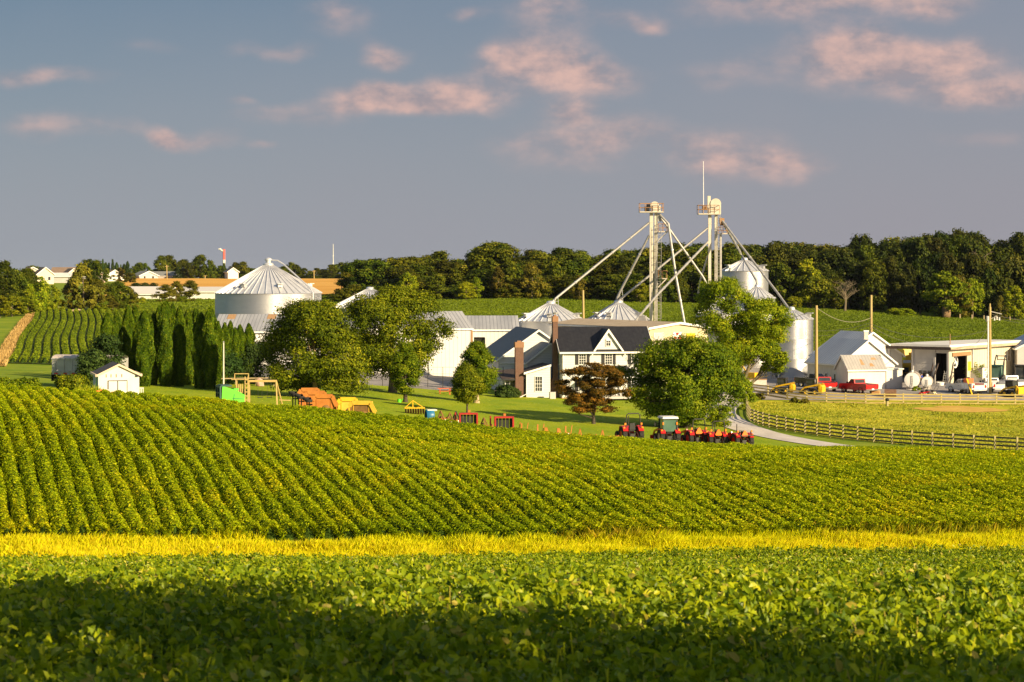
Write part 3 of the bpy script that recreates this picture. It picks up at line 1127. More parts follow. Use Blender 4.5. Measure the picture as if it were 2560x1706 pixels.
# ---------------------------------------------------------------- farmhouse
def farmhouse():
    Y = 250
    x0 = PX(1405, Y)
    rz = R(9.5)
    root = thing('farmhouse', 'white two storey farmhouse with black roof, centre gable and black shutters', 'house', (x0, Y, -15.8), rz)
    w, d, ev, rd = 11.4, 7.6, 5.95, 8.75
    body = MB()
    body.box((w / 2, .1, ev / 2 - .5), (w, .2, ev + 1))
    body.obj('front_wall', M_white, root)
    MB().box((w / 2, d - .1, ev / 2 - .5), (w, .2, ev + 1)).obj('back_wall', M_white, root)
    for xx in (0, w - .2):
        MB().prism([(.202, -1), (d - .202, -1), (d - .202, ev), (d / 2, rd - .08), (.202, ev)], xx, xx + .2, 'X').obj('gable_wall', M_white, root)
    f = MB().box((w / 2, d / 2, -.35), (w + .06, d + .06, .9))
    f.obj('foundation', M_brownt, root)
    ov = .38
    sl = (rd - ev) / (d / 2)
    for sy in (-1, 1):
        c, yo = d / 2, d / 2 + ov
        m = MB()
        m.slab((-ov, c, rd), (w + ov, c, rd), (w + ov, c + sy * yo, rd - sl * yo), (-ov, c + sy * yo, rd - sl * yo), .12 * sy)
        m.obj('roof', M_black, root)
        t = MB()
        t.box((w / 2, c + sy * (yo + .05), rd - sl * yo + .0), (w + 2 * ov, .1, .22))
        for xx, s in ((-ov - .05, -1), (w + ov + .05, 1)):
            t.slab((xx, c, rd - .16), (xx, c, rd + .12), (xx, c + sy * yo, rd - sl * yo + .12), (xx, c + sy * yo, rd - sl * yo - .16), .07 * s * sy)
        t.obj('fascia', M_trim, root)
    # centre gable standing flush with the front wall
    cx = 5.9
    gw, gh = 1.78, 2.55
    m = MB().prism([(cx - gw, ev - .06), (cx + gw, ev - .06), (cx, ev + gh)], -.04, .3, 'Y')
    m.obj('centre_gable', M_white, root)
    for s in (-1, 1):
        m = MB()
        k = gh / gw
        xo = gw + .32
        m.slab((cx, -.3, ev + gh + .06), (cx, 3.6, ev + gh + .06), (cx + s * xo, .05, ev + gh + .06 - k * xo), (cx + s * xo, -.3, ev + gh + .06 - k * xo), -.1 * s)
        r_ = m.obj('gable_roof', M_black, root)
        t = MB().slab((cx, -.36, ev + gh - .26), (cx, -.36, ev + gh + .16), (cx + s * (xo + .05), -.36, ev + gh + .10 - k * xo), (cx + s * (xo + .05), -.36, ev + gh - .24 - k * xo), .07 * s)
        t.obj('gable_trim', M_trim, r_)
    window(root, cx, ev + .95, .55, .75, y=-.06, cols=2, rows=2)
    a = MB().lathe([(.0, 0), (.31, 0), (.31, .05), (0, .05)], 14, Matrix.Translation((cx, -.13, ev + 1.33)) @ Matrix.Rotation(R(90), 4, 'X') @ Matrix.Scale(.5, 4, (0, 1, 0)))
    a.obj('window_arch', M_trim, root)
    for xw in (2.6, 5.95, 9.35):
        window(root, xw, 4.85, .85, 1.25, y=0, cols=3, rows=4, shut=.40)
    for xw in (2.6, 9.35):
        window(root, xw, 1.75, .9, 1.6, y=0, cols=3, rows=4, shut=.42)
    dr = MB().box((5.95, -.03, 1.1), (1.0, .08, 2.2)).obj('door', M_shut, root)
    MB().box((6.35, -.10, 1.1), (.05, .06, .16)).obj('handle', M_signy, dr)
    # gable side windows
    Ms = Matrix.Rotation(R(-90), 4, 'Z')
    for yy, zz in ((1.9, 4.85), (6.0, 4.85), (6.2, 1.7)):
        window(root, -yy, zz, .8, 1.35, y=-.0, cols=2, rows=2, M=Ms)
    # porch
    p = MB()
    p.slab((3.2, -2.5, 2.75), (9.4, -2.5, 2.75), (8.2, -.01, 3.95), (4.4, -.01, 3.95), .1)
    p.add([(3.2, -2.5, 2.75), (4.4, -.01, 3.95), (3.2, -.01, 2.75)], [(0, 1, 2)])
    p.add([(9.4, -2.5, 2.75), (8.2, -.01, 3.95), (9.4, -.01, 2.75)], [(0, 2, 1)])
    pr = p.obj('porch_roof', M_black, root)
    MB().box((6.3, -2.48, 2.66), (6.2, .12, .2)).obj('porch_beam', M_trim, pr)
    for xx in (3.4, 5.1, 7.4, 9.2):
        MB().box((xx, -2.4, 1.3), (.14, .14, 2.6)).obj('porch_post', M_trim, pr)
    MB().box((6.3, -1.25, .15), (6.3, 2.5, .3)).obj('porch_floor', M_gray, root)
    # downpipe at the near corner
    MB().tube([(.12, -.30, 5.7), (.10, -.08, 5.3), (.10, -.08, .3), (.10, -.4, .1)], .05, 6).obj('downpipe', M_trim, root)
    # tall brick chimney on the gable end
    chimney(root, -.5, 2.1, -1, 9.5, .62, .72, base=(3.0, 1.2))
    # antenna on the chimney
    an = MB().tube([(-.5, 2.1, 10.2), (-.5, 2.1, 11.2)], .03, 5)
    an.lathe([(.02, 0), (.30, .06), (.34, .22), (.0, .30)], 12, Matrix.Translation((-.45, 2.1, 10.45)))
    an.obj('chimney_cowl', M_metroof, root)
    return root


farmhouse()

# sunroom against the farmhouse gable
def sunroom():
    Y = 250.5
    root = thing('sunroom', 'low white sunroom with brown shed roof and tall windows against the farmhouse gable', 'sunroom', (PX(1316, Y), Y, -15.8), R(9.5))
    m = MB()
    m.prism([(0, -1), (3.05, -1), (3.05, 4.0), (0, 3.15)], 0, .2, 'Y')
    m.obj('front_wall', M_white, root)
    MB().prism([(0, -1), (3.05, -1), (3.05, 4.0), (0, 3.15)], 4.8, 5.0, 'Y').obj('back_wall', M_white, root)
    MB().box((.1, 2.5, 1.07), (.2, 4.598, 4.14)).obj('side_wall', M_white, root)
    MB().slab((-.35, -.35, 3.07), (3.06, -.35, 4.05), (3.06, 5.2, 4.05), (-.35, 5.2, 3.07), .14).obj('roof', M_brownsh, root)
    MB().slab((-.4, -.42, 2.96), (3.06, -.42, 3.95), (3.06, -.42, 4.2), (-.4, -.42, 3.21), .06).obj('fascia', M_trim, root)
    window(root, 1.55, 1.75, .86, 1.8, y=0, cols=3, rows=4)
    MB().tube([(-.1, -.3, 3.0), (0, -.05, 2.7), (0, -.05, .5), (-.9, -.5, .12)], .055, 6).obj('downpipe', M_trim, root)
    # recessed wing with tall windows
    b = MB()
    b.box((-1.3, 1.1, .6), (2.6, .2, 3.2))
    w_ = b.obj('wing_wall', M_white, root)
    MB().box((-2.5, 3.2, .6), (.2, 3.99, 3.2)).obj('wing_wall', M_white, root)
    MB().slab((-3.0, .3, 2.2), (.02, .3, 2.55), (.02, 5, 3.4), (-3.0, 5, 3.05), .14).obj('wing_roof', M_brownsh, root)
    MB().box((-1.5, .26, 2.3), (3.0, .08, .18)).obj('gutter', M_shut, root)
    for i in range(3):
        window(root, -2.25 + .62 * i, 1.1, .46, 1.9, y=1.0, cols=1, rows=1)
    window(root, -.22, 1.3, .36, 1.8, y=1.0, cols=1, rows=1)
    chimney(root, -.85, .55, -1, 6.3, 1.02, .8, mat=M_brick)
    return root


sunroom()
ac = onground('air_conditioner', 'grey air conditioner unit standing beside the brick chimney foot', 'air conditioner', 1381, 249.3, R(9.5))
MB().box((0, 0, .45), (.72, .72, .9)).obj('case', M_gray, ac)
MB().lathe([(0, .92), (.3, .92), (.3, .9)], 16).obj('fan_grille', M_blk, ac)


def annex():
    Y = 262
    root = thing('farmhouse_annex', 'long white gabled annex with grey shingle roof behind the sunroom', 'house', (PX(1346, Y), Y, -15.75), R(10.5))
    gable_house(root, 10.6, 15, 4.35, 8.05, M_white, M_shing, 'Y', over=.4)
    window(root, -2.9, 1.7, .9, 1.5, y=0, cols=2, rows=2)
    window(root, 1.2, 5.0, .8, 1.2, y=0, cols=2, rows=2)
    Ms = Matrix.Translation((-5.3, 0, 0)) @ Matrix.Rotation(R(-90), 4, 'Z')
    for yy in (2.0, 5.5, 9):
        window(root, -yy, 1.7, .9, 1.4, y=0, cols=2, rows=2, M=Ms)
    MB().tube([(-5.2, -.3, 4.1), (-5.2, -.1, 3.8), (-1, -.1, 3.8)], .06, 5).obj('gutter', M_trim, root)
    Y = 256.5
    b = thing('connecting_wing', 'small gabled wing with grey roof squeezed between farmhouse and annex', 'house', (PX(1376, Y), Y, -15.75), R(10.5))
    gable_house(b, 6.0, 7, 4.2, 6.5, M_white, M_shing, 'Y', over=.3)
    window(b, -1.6, 1.5, .8, 1.3, y=0, cols=2, rows=2)


annex()


def barns():
    Y = 290
    rz = R(14)
    r = thing('machine_barn', 'tall white ribbed steel barn with grey metal roof beside the big shade tree', 'barn', (PX(1184, Y) - 7.6, Y - 1.6, -15.2), rz)
    gable_house(r, 15.2, 15, 6.9, 9.2, M_steelw, M_metroof, 'X', over=.15, gm=M_steely, open_front=[(-3.5, 1.2, 4.6)])
    MB().box((-1.15, .16, 1.5), (4.7, .1, 6.1)).obj('sliding_door', M_steelw, r)
    MB().box((7.56, -.04, 2.9), (.26, .1, 7.6)).obj('corner_trim', M_brownt, r)
    Y = 297
    r = thing('long_shed', 'long low white steel shed with open dark doorway behind the annex', 'shed', (PX(1225, Y), Y, -15.3), R(2))
    gable_house(r, 8.3, 14, 6.65, 8.5, M_steelw, M_metroof, 'X', over=.2, gm=M_steely, open_front=[(-2.4, -.75, 5.6)])
    MB().box((-1.58, .45, 2.4), (1.7, .1, 6.6)).obj('doorway', M_dark, r)  # near black panel behind the opening, its colour standing for shade
    MB().box((-.35, -.1, 2.5), (.7, .12, 6.0)).obj('sliding_door', M_steelw, r)
    MB().box((1.95, -.06, 2.0), (4.2, .1, 5.6), None).obj('lower_wall', M_gray, r)
    Y = 300
    r = thing('bin_shed', 'wide shed with ribbed rusty patched metal roof below the biggest grain bin', 'shed', (PX(648, Y), Y, -13.6), R(0))
    gable_house(r, 13.6, 15, 4.6, 6.95, M_steelw, M_metroof, 'X', over=.25, gm=M_steely)
    sl = 2.35 / 7.5
    for xx, ww in ((-5.6, 1.2), (.5, 1.3)):
        MB().slab((xx, 5.2, 4.6 + sl * 5.2 + .19), (xx + ww, 5.2, 4.6 + sl * 5.2 + .19), (xx + ww, 7.2, 4.6 + sl * 7.2 + .19), (xx, 7.2, 4.6 + sl * 7.2 + .19), .03).obj('rusty_sheet', M_rust, r, label='rusty roof sheet')
    r2 = thing('lean_to_shed', 'low lean-to with dark ribbed roof between the narrow cypresses and the shade tree', 'shed', (PX(652, 293), 293, -13.6), 0)
    m = MB()
    m.box((0, .1, .35), (7.6, .2, 2.7))
    m.obj('front_wall', M_steelw, r2)
    for xx in (-4.0, 3.8):
        MB().prism([(0, -1), (6, -1), (6, 3.0), (0, 1.7)], xx, xx + .2, 'X').obj('side_wall', M_steelw, r2)
    MB().slab((-4.3, -.3, 1.65), (4.3, -.3, 1.65), (4.3, 6.2, 3.05), (-4.3, 6.2, 3.05), .12).obj('roof', M_oldroof, r2)
    MB().box((0, 6.28, 3.6), (8.6, .1, .9)).obj('fascia', M_trim, r2)


barns()


# ---------------------------------------------------------------- grain bins
def bin_wall_mat():
    m, nt, b = newmat('corrugated galvanised steel')
    N, L = nt.nodes, nt.links
    tc = N.new('ShaderNodeTexCoord')
    wv = N.new('ShaderNodeTexWave')
    wv.wave_type = 'BANDS'
    wv.bands_direction = 'Z'
    wv.inputs['Scale'].default_value = 3.2
    wv.inputs['Distortion'].default_value = 0
    L.new(tc.outputs['Object'], wv.inputs['Vector'])
    bp = N.new('ShaderNodeBump')
    bp.inputs['Strength'].default_value = .55
    bp.inputs['Distance'].default_value = .04
    L.new(wv.outputs['Fac'], bp.inputs['Height'])
    L.new(bp.outputs[0], b.inputs['Normal'])
    nz = N.new('ShaderNodeTexNoise')
    nz.inputs['Scale'].default_value = .8
    mp = N.new('ShaderNodeMapping')
    mp.inputs['Scale'].default_value = (.5, .5, 2)
    L.new(tc.outputs['Object'], mp.inputs['Vector'])
    L.new(mp.outputs[0], nz.inputs['Vector'])
    rp = N.new('ShaderNodeValToRGB')
    rp.color_ramp.elements[0].color = (.56, .56, .56, 1)
    rp.color_ramp.elements[1].color = (.70, .69, .68, 1)
    L.new(nz.outputs['Fac'], rp.inputs[0])
    L.new(rp.outputs[0], b.inputs['Base Color'])
    b.inputs['Metallic'].default_value = .88
    b.inputs['Roughness'].default_value = .40
    return m


M_bin = bin_wall_mat()
M_binroof = pm('bright galvanised roof', (.66, .66, .68), (.76, .76, .77), scale=1, rough=.38, metal=.55)
M_rib = pm('roof rib steel', (.58, .59, .62), (.66, .66, .68), scale=1, rough=.4, metal=.5)
M_galv = pm('galvanised tube', (.36, .35, .33), (.50, .48, .45), scale=2, rough=.5, metal=.5)
M_legs = pm('cream leg casing', (.50, .46, .37), (.60, .55, .45), scale=.8, rough=.5)


def grain_bin(px, Y, Rm, zb, ze, za, label, nrib=36, vents=(), cap=.7, hopper=False):
    root = thing('grain_bin', label, 'grain bin', (PX(px, Y), Y, zb), 0, 'round galvanised grain bins')
    h, ht = ze - zb, za - zb
    w = MB()
    w.lathe([(Rm, -1), (Rm, h * .33), (Rm + .02, h * .335), (Rm, h * .34), (Rm, h * .66), (Rm + .02, h * .665), (Rm, h * .67), (Rm, h)], 72)
    wo = w.obj('wall', M_bin, root, smooth=30)
    seams = MB()
    for i in range(10):
        a = 2 * math.pi * (i + .37) / 10
        z0 = h * (.15 + .3 * (i % 3))
        seams.box((math.cos(a) * (Rm + .012), math.sin(a) * (Rm + .012), z0), (.05, .08, h * .26), rz=a)
    seams.obj('sheet_seam', M_rib, wo)
    r = MB().lathe([(Rm + .14, h - .03), (cap, ht - .25), (cap, ht + .05), (cap * .8, ht + .22), (0, ht + .3)], 72)
    ro = r.obj('roof', M_binroof, root, smooth=30)
    rb = MB()
    for i in range(nrib):
        a = 2 * math.pi * i / nrib
        c, s = math.cos(a), math.sin(a)
        rb.bar((c * (Rm + .14), s * (Rm + .14), h + .04), (c * cap, s * cap, ht - .19), .045 + .005 * Rm, .10 + .006 * Rm)
    rb.obj('roof_rib', M_rib, ro)
    f = .55
    for av in vents:
        c, s = math.sin(av), -math.cos(av)
        rr = Rm * .80
        zz = h + (ht - h) * (1 - rr / Rm) + .35
        v = MB().box((c * rr, s * rr, zz), (.75, .75, .55), rz=av)
        v.box((c * (rr + .3), s * (rr + .3), zz + .25), (.9, .8, .12), rz=av)
        v.obj('roof_vent', M_metroof, root)
    return root


big = grain_bin(671, 335, 8.85, -13.3, -3.55, 1.25, 'biggest and widest round grain bin, standing behind the cypress hedge', 46, (R(-28), R(22), R(110)), cap=.9)
sp = MB().lathe([(.42, 14.6), (.42, 15.1), (.60, 15.2), (.60, 15.45), (.3, 15.65), (0, 15.7)], 16)
sp.tube([(.3, -.2, 15.3), (1.6, -.5, 15.2), (2.6, -.8, 14.6), (7.4, -4.0, 10.6), (7.9, -4.4, 9.8), (7.9, -4.4, 2)], .12, 8)
sp.obj('fill_pipe', M_rib, big)
st = MB()
for i in range(3):
    st.lathe([(8.9, 9.7), (8.95, 9.72)], 8)
grain_bin(925, 350, 6.8, -14, -6.3, -2.9, 'grain bin mostly hidden behind the two large shade trees', 34, ())
grain_bin(1377, 312, 5.3, -15.8, -7.6, -4.8, 'squat grain bin behind the brick chimneys of the farmhouse', 30, (R(-62), R(-4), R(70)))
grain_bin(1546, 318, 4.9, -15.9, -7.6, -4.75, 'squat grain bin behind the black farmhouse roof ridge', 30, (R(-60), R(-24), R(52)))
grain_bin(1861, 345, 4.1, -15, .15, 2.2, 'tallest grain bin rising above the leaning broad tree', 22, (R(-58), R(62)), cap=.6)
grain_bin(1893, 326, 2.9, -16, -4.3, -2.3, 'slender hopper bin half hidden among the upper tree branches', 20, (), cap=.45)
grain_bin(1979, 300, 3.2, -16.0, -7.08, -5.5, 'slim tall grain bin with shadowed foot beside the black pickup truck', 22, (R(-50), R(-8), R(66)), cap=.5)
grain_bin(1806, 318, 4.2, -16.2, -6.6, -4.3, 'grain bin hidden deep behind the leaves of the leaning tree', 26, (R(0),), cap=.5)


# ---------------------------------------------------------------- elevator legs
def P3(px, py, Y):
    return Vector((PX(px, Y), Y, PZ(py, Y)))


def rails(m, x0, x1, y0, y1, z, h=1.05, t=.05):
    for zz in (z + h, z + h * .5):
        for a, b in (((x0, y0), (x1, y0)), ((x1, y0), (x1, y1)), ((x1, y1), (x0, y1)), ((x0, y1), (x0, y0))):
            m.bar((a[0], a[1], zz), (b[0], b[1], zz), t)
    n = max(2, int((x1 - x0) / 1.1) + 1)
    for i in range(n + 1):
        x = x0 + (x1 - x0) * i / n
        for y in (y0, y1):
            m.bar((x, y, z), (x, y, z + h), t)


def elevator(px, Y, ztop, label, lx, tower):
    x = PX(px, Y)
    zb = -16.0
    root = thing('grain_elevator', label, 'grain elevator', (x, Y, zb))
    h = ztop - zb
    for a, w in lx:
        m = MB().box((a, 0, h / 2 - .3), (w, .5, h + .6))
        for k in range(8):
            m.box((a, 0, h * (k + .5) / 8), (w + .08, .56, .10))
        m.obj('leg_casing', M_legs, root)
    # ladder between the casings
    m = MB()
    xa = lx[1][0] + lx[1][1] / 2 + .22
    for s in (-.2, .2):
        m.bar((xa + s, -.35, 1), (xa + s, -.35, h + 1), .05)
    for k in range(int(h / .45)):
        m.bar((xa - .2, -.35, 1 + k * .45), (xa + .2, -.35, 1 + k * .45), .035)
    m.obj('ladder', M_galv, root)
    c = MB()
    for k in range(int(h * .62 / 1.1)):
        z = h * .34 + k * 1.1
        c.bar((xa - .35, -.4, z), (xa - .35, -1.0, z), .04)
        c.bar((xa - .35, -1.0, z), (xa + .35, -1.0, z), .04)
        c.bar((xa + .35, -1.0, z), (xa + .35, -.4, z), .04)
    for s in (-.35, .35):
        c.bar((xa + s, -1.0, h * .34), (xa + s, -1.0, h * .92), .04)
    c.obj('ladder_cage', M_galv, root)
    return root, h


e1, h1 = elevator(1632, 315, PZ(530, 315), 'grain elevator tower with round flat head, standing over the farmhouse roof', ((-.22, .56), (.48, .46)), 1)
m = MB().box((-.25, 0, h1 - .05), (3.8, 2.2, .16)).obj('head_platform', M_legs, e1)
m = MB()
rails(m, -2.1, 1.6, -1.1, 1.1, h1, 1.3, .07)
m.obj('railing', M_brownt, e1)
m = MB().lathe([(0, -.35), (.68, -.35), (.68, .35), (0, .35)], 20, Matrix.Translation((.28, 0, h1 + .95)), axis='Y')
m.box((.55, 0, h1 + .5), (1.3, .9, 1.0))
m.obj('elevator_head', M_legs, e1, smooth=35)
m = MB().cyl((-1.0, -.2, h1 + .9), (-.4, -.2, h1 + .9), .32, n=10)
m.box((-.9, -.1, h1 + .4), (.8, .6, .8))
m.obj('drive_motor', M_blk, e1)
m = MB().box((1.0, 0, h1 - .9), (.6, .6, 1.2), None)
m.obj('distributor', M_galv, e1)
for (xx0, xx1, py) in ((.85, 2.3, 580), (.8, 2.2, 697)):
    z = PZ(py, 315) + 16
    m = MB().box(((xx0 + xx1) / 2, 0, z), (xx1 - xx0, 1.8, .14))
    m.bar((xx1, -.8, z), (.6, -.4, z - 1.6), .08)
    m.bar((xx1, .8, z), (.6, .4, z - 1.6), .08)
    o = m.obj('service_platform', M_legs, e1)
    m = MB()
    rails(m, xx0, xx1, -.9, .9, z, 1.25, .06)
    m.obj('railing', M_brownt, o)

e2, h2 = elevator(1781, 320, PZ(535, 320), 'grain elevator tower with domed head and tall whip antenna', ((-.42, .50), (.58, .44)), 2)
m = MB().box((-.55, 0, h2 - .05), (3.5, 2.2, .18)).obj('head_platform', M_legs, e2)
m = MB()
rails(m, -2.35, 1.0, -1.1, 1.1, h2, 1.35, .07)
m.obj('railing', M_brownt, e2)
m = MB().lathe([(0, -.5), (.85, -.5), (.85, .5), (0, .5)], 24, Matrix.Translation((.5, 0, h2 + 1.6)), axis='Y')
m.box((.5, 0, h2 + .75), (1.66, .93, 1.6))
m.obj('elevator_head', M_legs, e2, smooth=35)
MB().box((-.55, -.1, h2 + 1.45), (.5, .5, 2.8)).obj('vent_stack', M_legs, e2)
MB().cyl((-1.6, -.3, h2 + .9), (-.9, -.3, h2 + .9), .34, n=10).obj('drive_motor', M_brownt, e2)
MB().tube([(-1.48, -.5, h2 + .2), (-1.48, -.5, h2 + 4.5), (-1.5, -.5, h2 + 8.4)], [.06, .05, .035], 6).obj('antenna', M_trim, e2)
m = MB().box((1.5, 0, h2 - 1.1), (.75, .7, .8))
m.box((1.7, 0, h2 - 1.7), (.95, .9, .35))
m.obj('distributor', M_brownt, e2)
m = MB().cyl((1.3, 0, PZ(676, 320) + 16 - 6), (1.3, 0, PZ(587, 320) + 16), .16, n=10).obj('drop_pipe', M_galv, e2)
z = PZ(585, 320) + 16
o = MB().box((1.6, 0, z), (1.5, 1.8, .14)).obj('service_platform', M_legs, e2)
m = MB()
rails(m, .9, 2.35, -.9, .9, z, 1.1, .06)
m.obj('railing', M_brownt, o)


def spout(name, label, pts, r=.19):
    """a grain pipe with joint flanges"""
    P = [P3(*p) for p in pts]
    base = P[-1]
    m = MB().tube([p - base for p in P], r, 10)
    root = m.obj(name, M_galv, None, smooth=50)
    root.location = base
    tag(root, label, 'grain pipe', 'grain spouting pipes')
    f = MB()
    for a, b in zip(P[:-1], P[1:]):
        L_ = (b - a).length
        n = int(L_ / 3.2)
        d = (b - a).normalized()
        for i in range(1, n):
            c = a - base + (b - a) * (i / n)
            f.cyl(c - d * .06, c + d * .06, r + .05, n=10)
    if f.v:
        f.obj('flange', M_rib, root)
    return root


spout('grain_pipe', 'grain pipe sloping from the flat headed tower to the bin behind the brick chimneys', [(1623, 557, 315), (1392, 744, 312.5), (1378, 758, 312)])
spout('grain_pipe', 'grain pipe dropping steeply from the flat headed tower to the bin above the farmhouse ridge', [(1623, 589, 315), (1551, 728, 317), (1543, 745, 318), (1541, 760, 318)])
spout('grain_pipe', 'grain pipe bent twice, falling steeply between the two elevator towers', [(1646, 536, 315), (1653, 541, 314.5), (1671, 560, 314), (1690, 692, 312), (1712, 812, 310)])
spout('grain_pipe', 'grain pipe crossing down from the flat headed tower behind the domed tower foot', [(1648, 540, 315.3), (1674, 574, 316), (1757, 692, 318.4), (1800, 770, 319)], .17)
spout('grain_pipe', 'upper of two long pipes from the domed tower to the bin above the farmhouse ridge', [(1770, 570, 320), (1642, 675, 318.6), (1556, 744, 318), (1546, 752, 318)], .18)
spout('grain_pipe', 'long grain pipe from the domed tower down to the intake box on the cream building', [(1770, 605, 320), (1640, 741, 300), (1594, 796, 292), (1588, 803, 291)], .18)
spout('grain_pipe', 'short steep grain pipe under the domed tower towards the leaning tree', [(1770, 640, 320), (1752, 696, 321), (1745, 735, 322)], .15)
spout('grain_pipe', 'grain pipe from the domed head to the tallest bin', [(1801, 546, 320), (1850, 630, 342), (1861, 652, 345)], .2)
spout('grain_pipe', 'long steep grain pipe passing the tallest bin towards the slim bin', [(1804, 550, 320), (1842, 601, 316), (1944, 733, 309), (1975, 776, 305.5)], .18)
spout('grain_pipe', 'grain pipe running in front of the tallest bin down to the hopper bin', [(1855, 640, 338), (1864, 656, 336), (1891, 702, 327), (1893, 718, 326)], .18)
bx = thing('intake_box', 'galvanised conveyor intake box on the edge of the cream building roof', 'conveyor', P3(1607, 814, 289), R(-20))
m = MB().box((0, 0, .8), (1.5, 1.0, 1.2), top=(.6, .7)).obj('hopper', M_galv, bx)
m = MB()
for s in (-.6, .6):
    m.bar((s, -.4, .2), (s, -.4, -.2), .12)
m.bar((-1.2, -.4, -.05), (1.2, -.4, -.05), .18)
m.obj('stand', M_brownt, bx)
for px, y0, y1, lab in ((1392, 744, 764, 'pipe support stand on the bin behind the brick chimneys'), (1553, 725, 765, 'pipe support stand on the bin above the farmhouse ridge')):
    a = thing('pipe_stand', lab, 'pipe support', P3(px, y1, 312 if px < 1500 else 318))
    hgt = (y1 - y0) / F * 315
    m = MB()
    for s in (-.3, .3):
        m.bar((s, 0, -.5), (s * .6, 0, hgt), .06)
    m.bar((-.3, 0, hgt * .5), (.3, 0, hgt * .5), .05)
    m.obj('frame', M_rib, a)


# ---------------------------------------------------------------- cream building with signs
def cream_building():
    Y = 274
    root = thing('sales_building', 'cream ribbed steel building with low roof and dealer signs behind the round tree', 'building', (PX(1702, Y), Y + 3, -16.0), R(30))
    w, d, ev, rd = 9.8, 26, 8.2, 8.85
    gable_house(root, w, d, ev, rd, M_cream, M_tanroof, 'Y', over=.35, th=.2, side=M_creamy)
    window(root, -3.4, 7.1, 1.55, .85, y=0, cols=2, rows=1, glass=M_gray)
    # white board with a red three triangle emblem
    s = MB().box((-.35, -.06, 7.05), (1.5, .1, 1.2)).obj('sign_board', M_signw, root)
    t = MB()
    for cx, cz, k in ((-.35, 7.42, -1), (-.72, 6.92, 1), (.02, 6.92, 1)):
        t.prism([(cx - .36 * 1, cz - .19 * k), (cx + .36, cz - .19 * k), (cx, cz + .21 * k)], -.15, -.112, 'Y')
    t.obj('emblem', M_signr, s)
    s = MB().box((1.95, -.06, 6.8), (1.45, .1, 1.35)).obj('sign_board', M_signy, root)
    t = MB().box((1.95, -.125, 6.55), (1.1, .02, .12))
    t.box((1.95, -.125, 7.05), (.9, .02, .08))
    t.obj('lettering_band', M_blk, s)
    return root


cream_building()


# ---------------------------------------------------------------- white gabled building, shed and workshop
def white_barn():
    Y = 273
    root = thing('gabled_workshop', 'white gabled building with grey metal roof and chimney beside the slim bin', 'building', (PX(2170, Y), Y, -16.2), R(24))
    gable_house(root, 8.7, 8.4, 3.7, 6.8, M_whitep, M_metroofy, 'Y', over=.3, side=M_whitep)
    MB().box((-.5, -.05, 4.6), (.35, .1, .45)).obj('vent', M_gray, root)
    Ms = Matrix.Translation((-4.35, 0, 0)) @ Matrix.Rotation(R(-90), 4, 'Z')
    for yy in (1.4, 3.6, 6.0):
        window(root, -yy, 1.5, .5, 1.5, y=0, cols=1, rows=1, M=Ms)
    b = thing('taller_gabled_workshop', 'taller white gabled building joined behind the chimneyed workshop', 'building', (PX(2180, 281.5), 281.5, -16.2), R(24))
    gable_house(b, 10.2, 7.5, 4.35, 7.6, M_whitep, M_metroofy, 'Y', over=.3, side=M_whitep)
    ch = onground('block_chimney', 'plain white block chimney rising behind the gabled workshop', 'chimney', 2165, 279.5)
    MB().box((0, 0, 3.6), (.6, .6, 7.4)).obj('stack', M_conc, ch)
    MB().box((0, 0, 7.4), (.7, .7, .2)).obj('cap', M_trim, ch)
    Y = 266
    s = thing('white_shed', 'small white shed with rust streaked tin roof behind the red pickup', 'shed', (PX(2167, Y), Y, -16.25), R(13))
    gable_house(s, 5.3, 4.4, 3.25, 5.0, M_whitep, M_oldroof, 'X', over=.18)
    for xx, yy, ww, dd in ((-.6, .5, .55, .9), (.55, .25, .7, .5), (1.1, 1.3, .9, .35)):
        sl = 1.75 / 2.2
        MB().slab((xx, yy, 3.25 + sl * yy + .20), (xx + ww, yy, 3.25 + sl * yy + .20), (xx + ww * .7, yy + dd, 3.25 + sl * (yy + dd) + .20), (xx + ww * .2, yy + dd, 3.25 + sl * (yy + dd) + .20), .01).obj('rust_streak', M_rust, s)
    a = thing('flat_roof_annex', 'white flat roofed annex at the end of the tin roofed shed', 'shed', (PX(2236, 267), 267, -16.25), R(13))
    MB().box((0, 2, 1.1), (2.3, 4, 4.2)).obj('wall', M_whitep, a)
    MB().box((0, 2, 3.28), (2.6, 4.3, .16)).obj('roof', M_roofw, a)


white_barn()


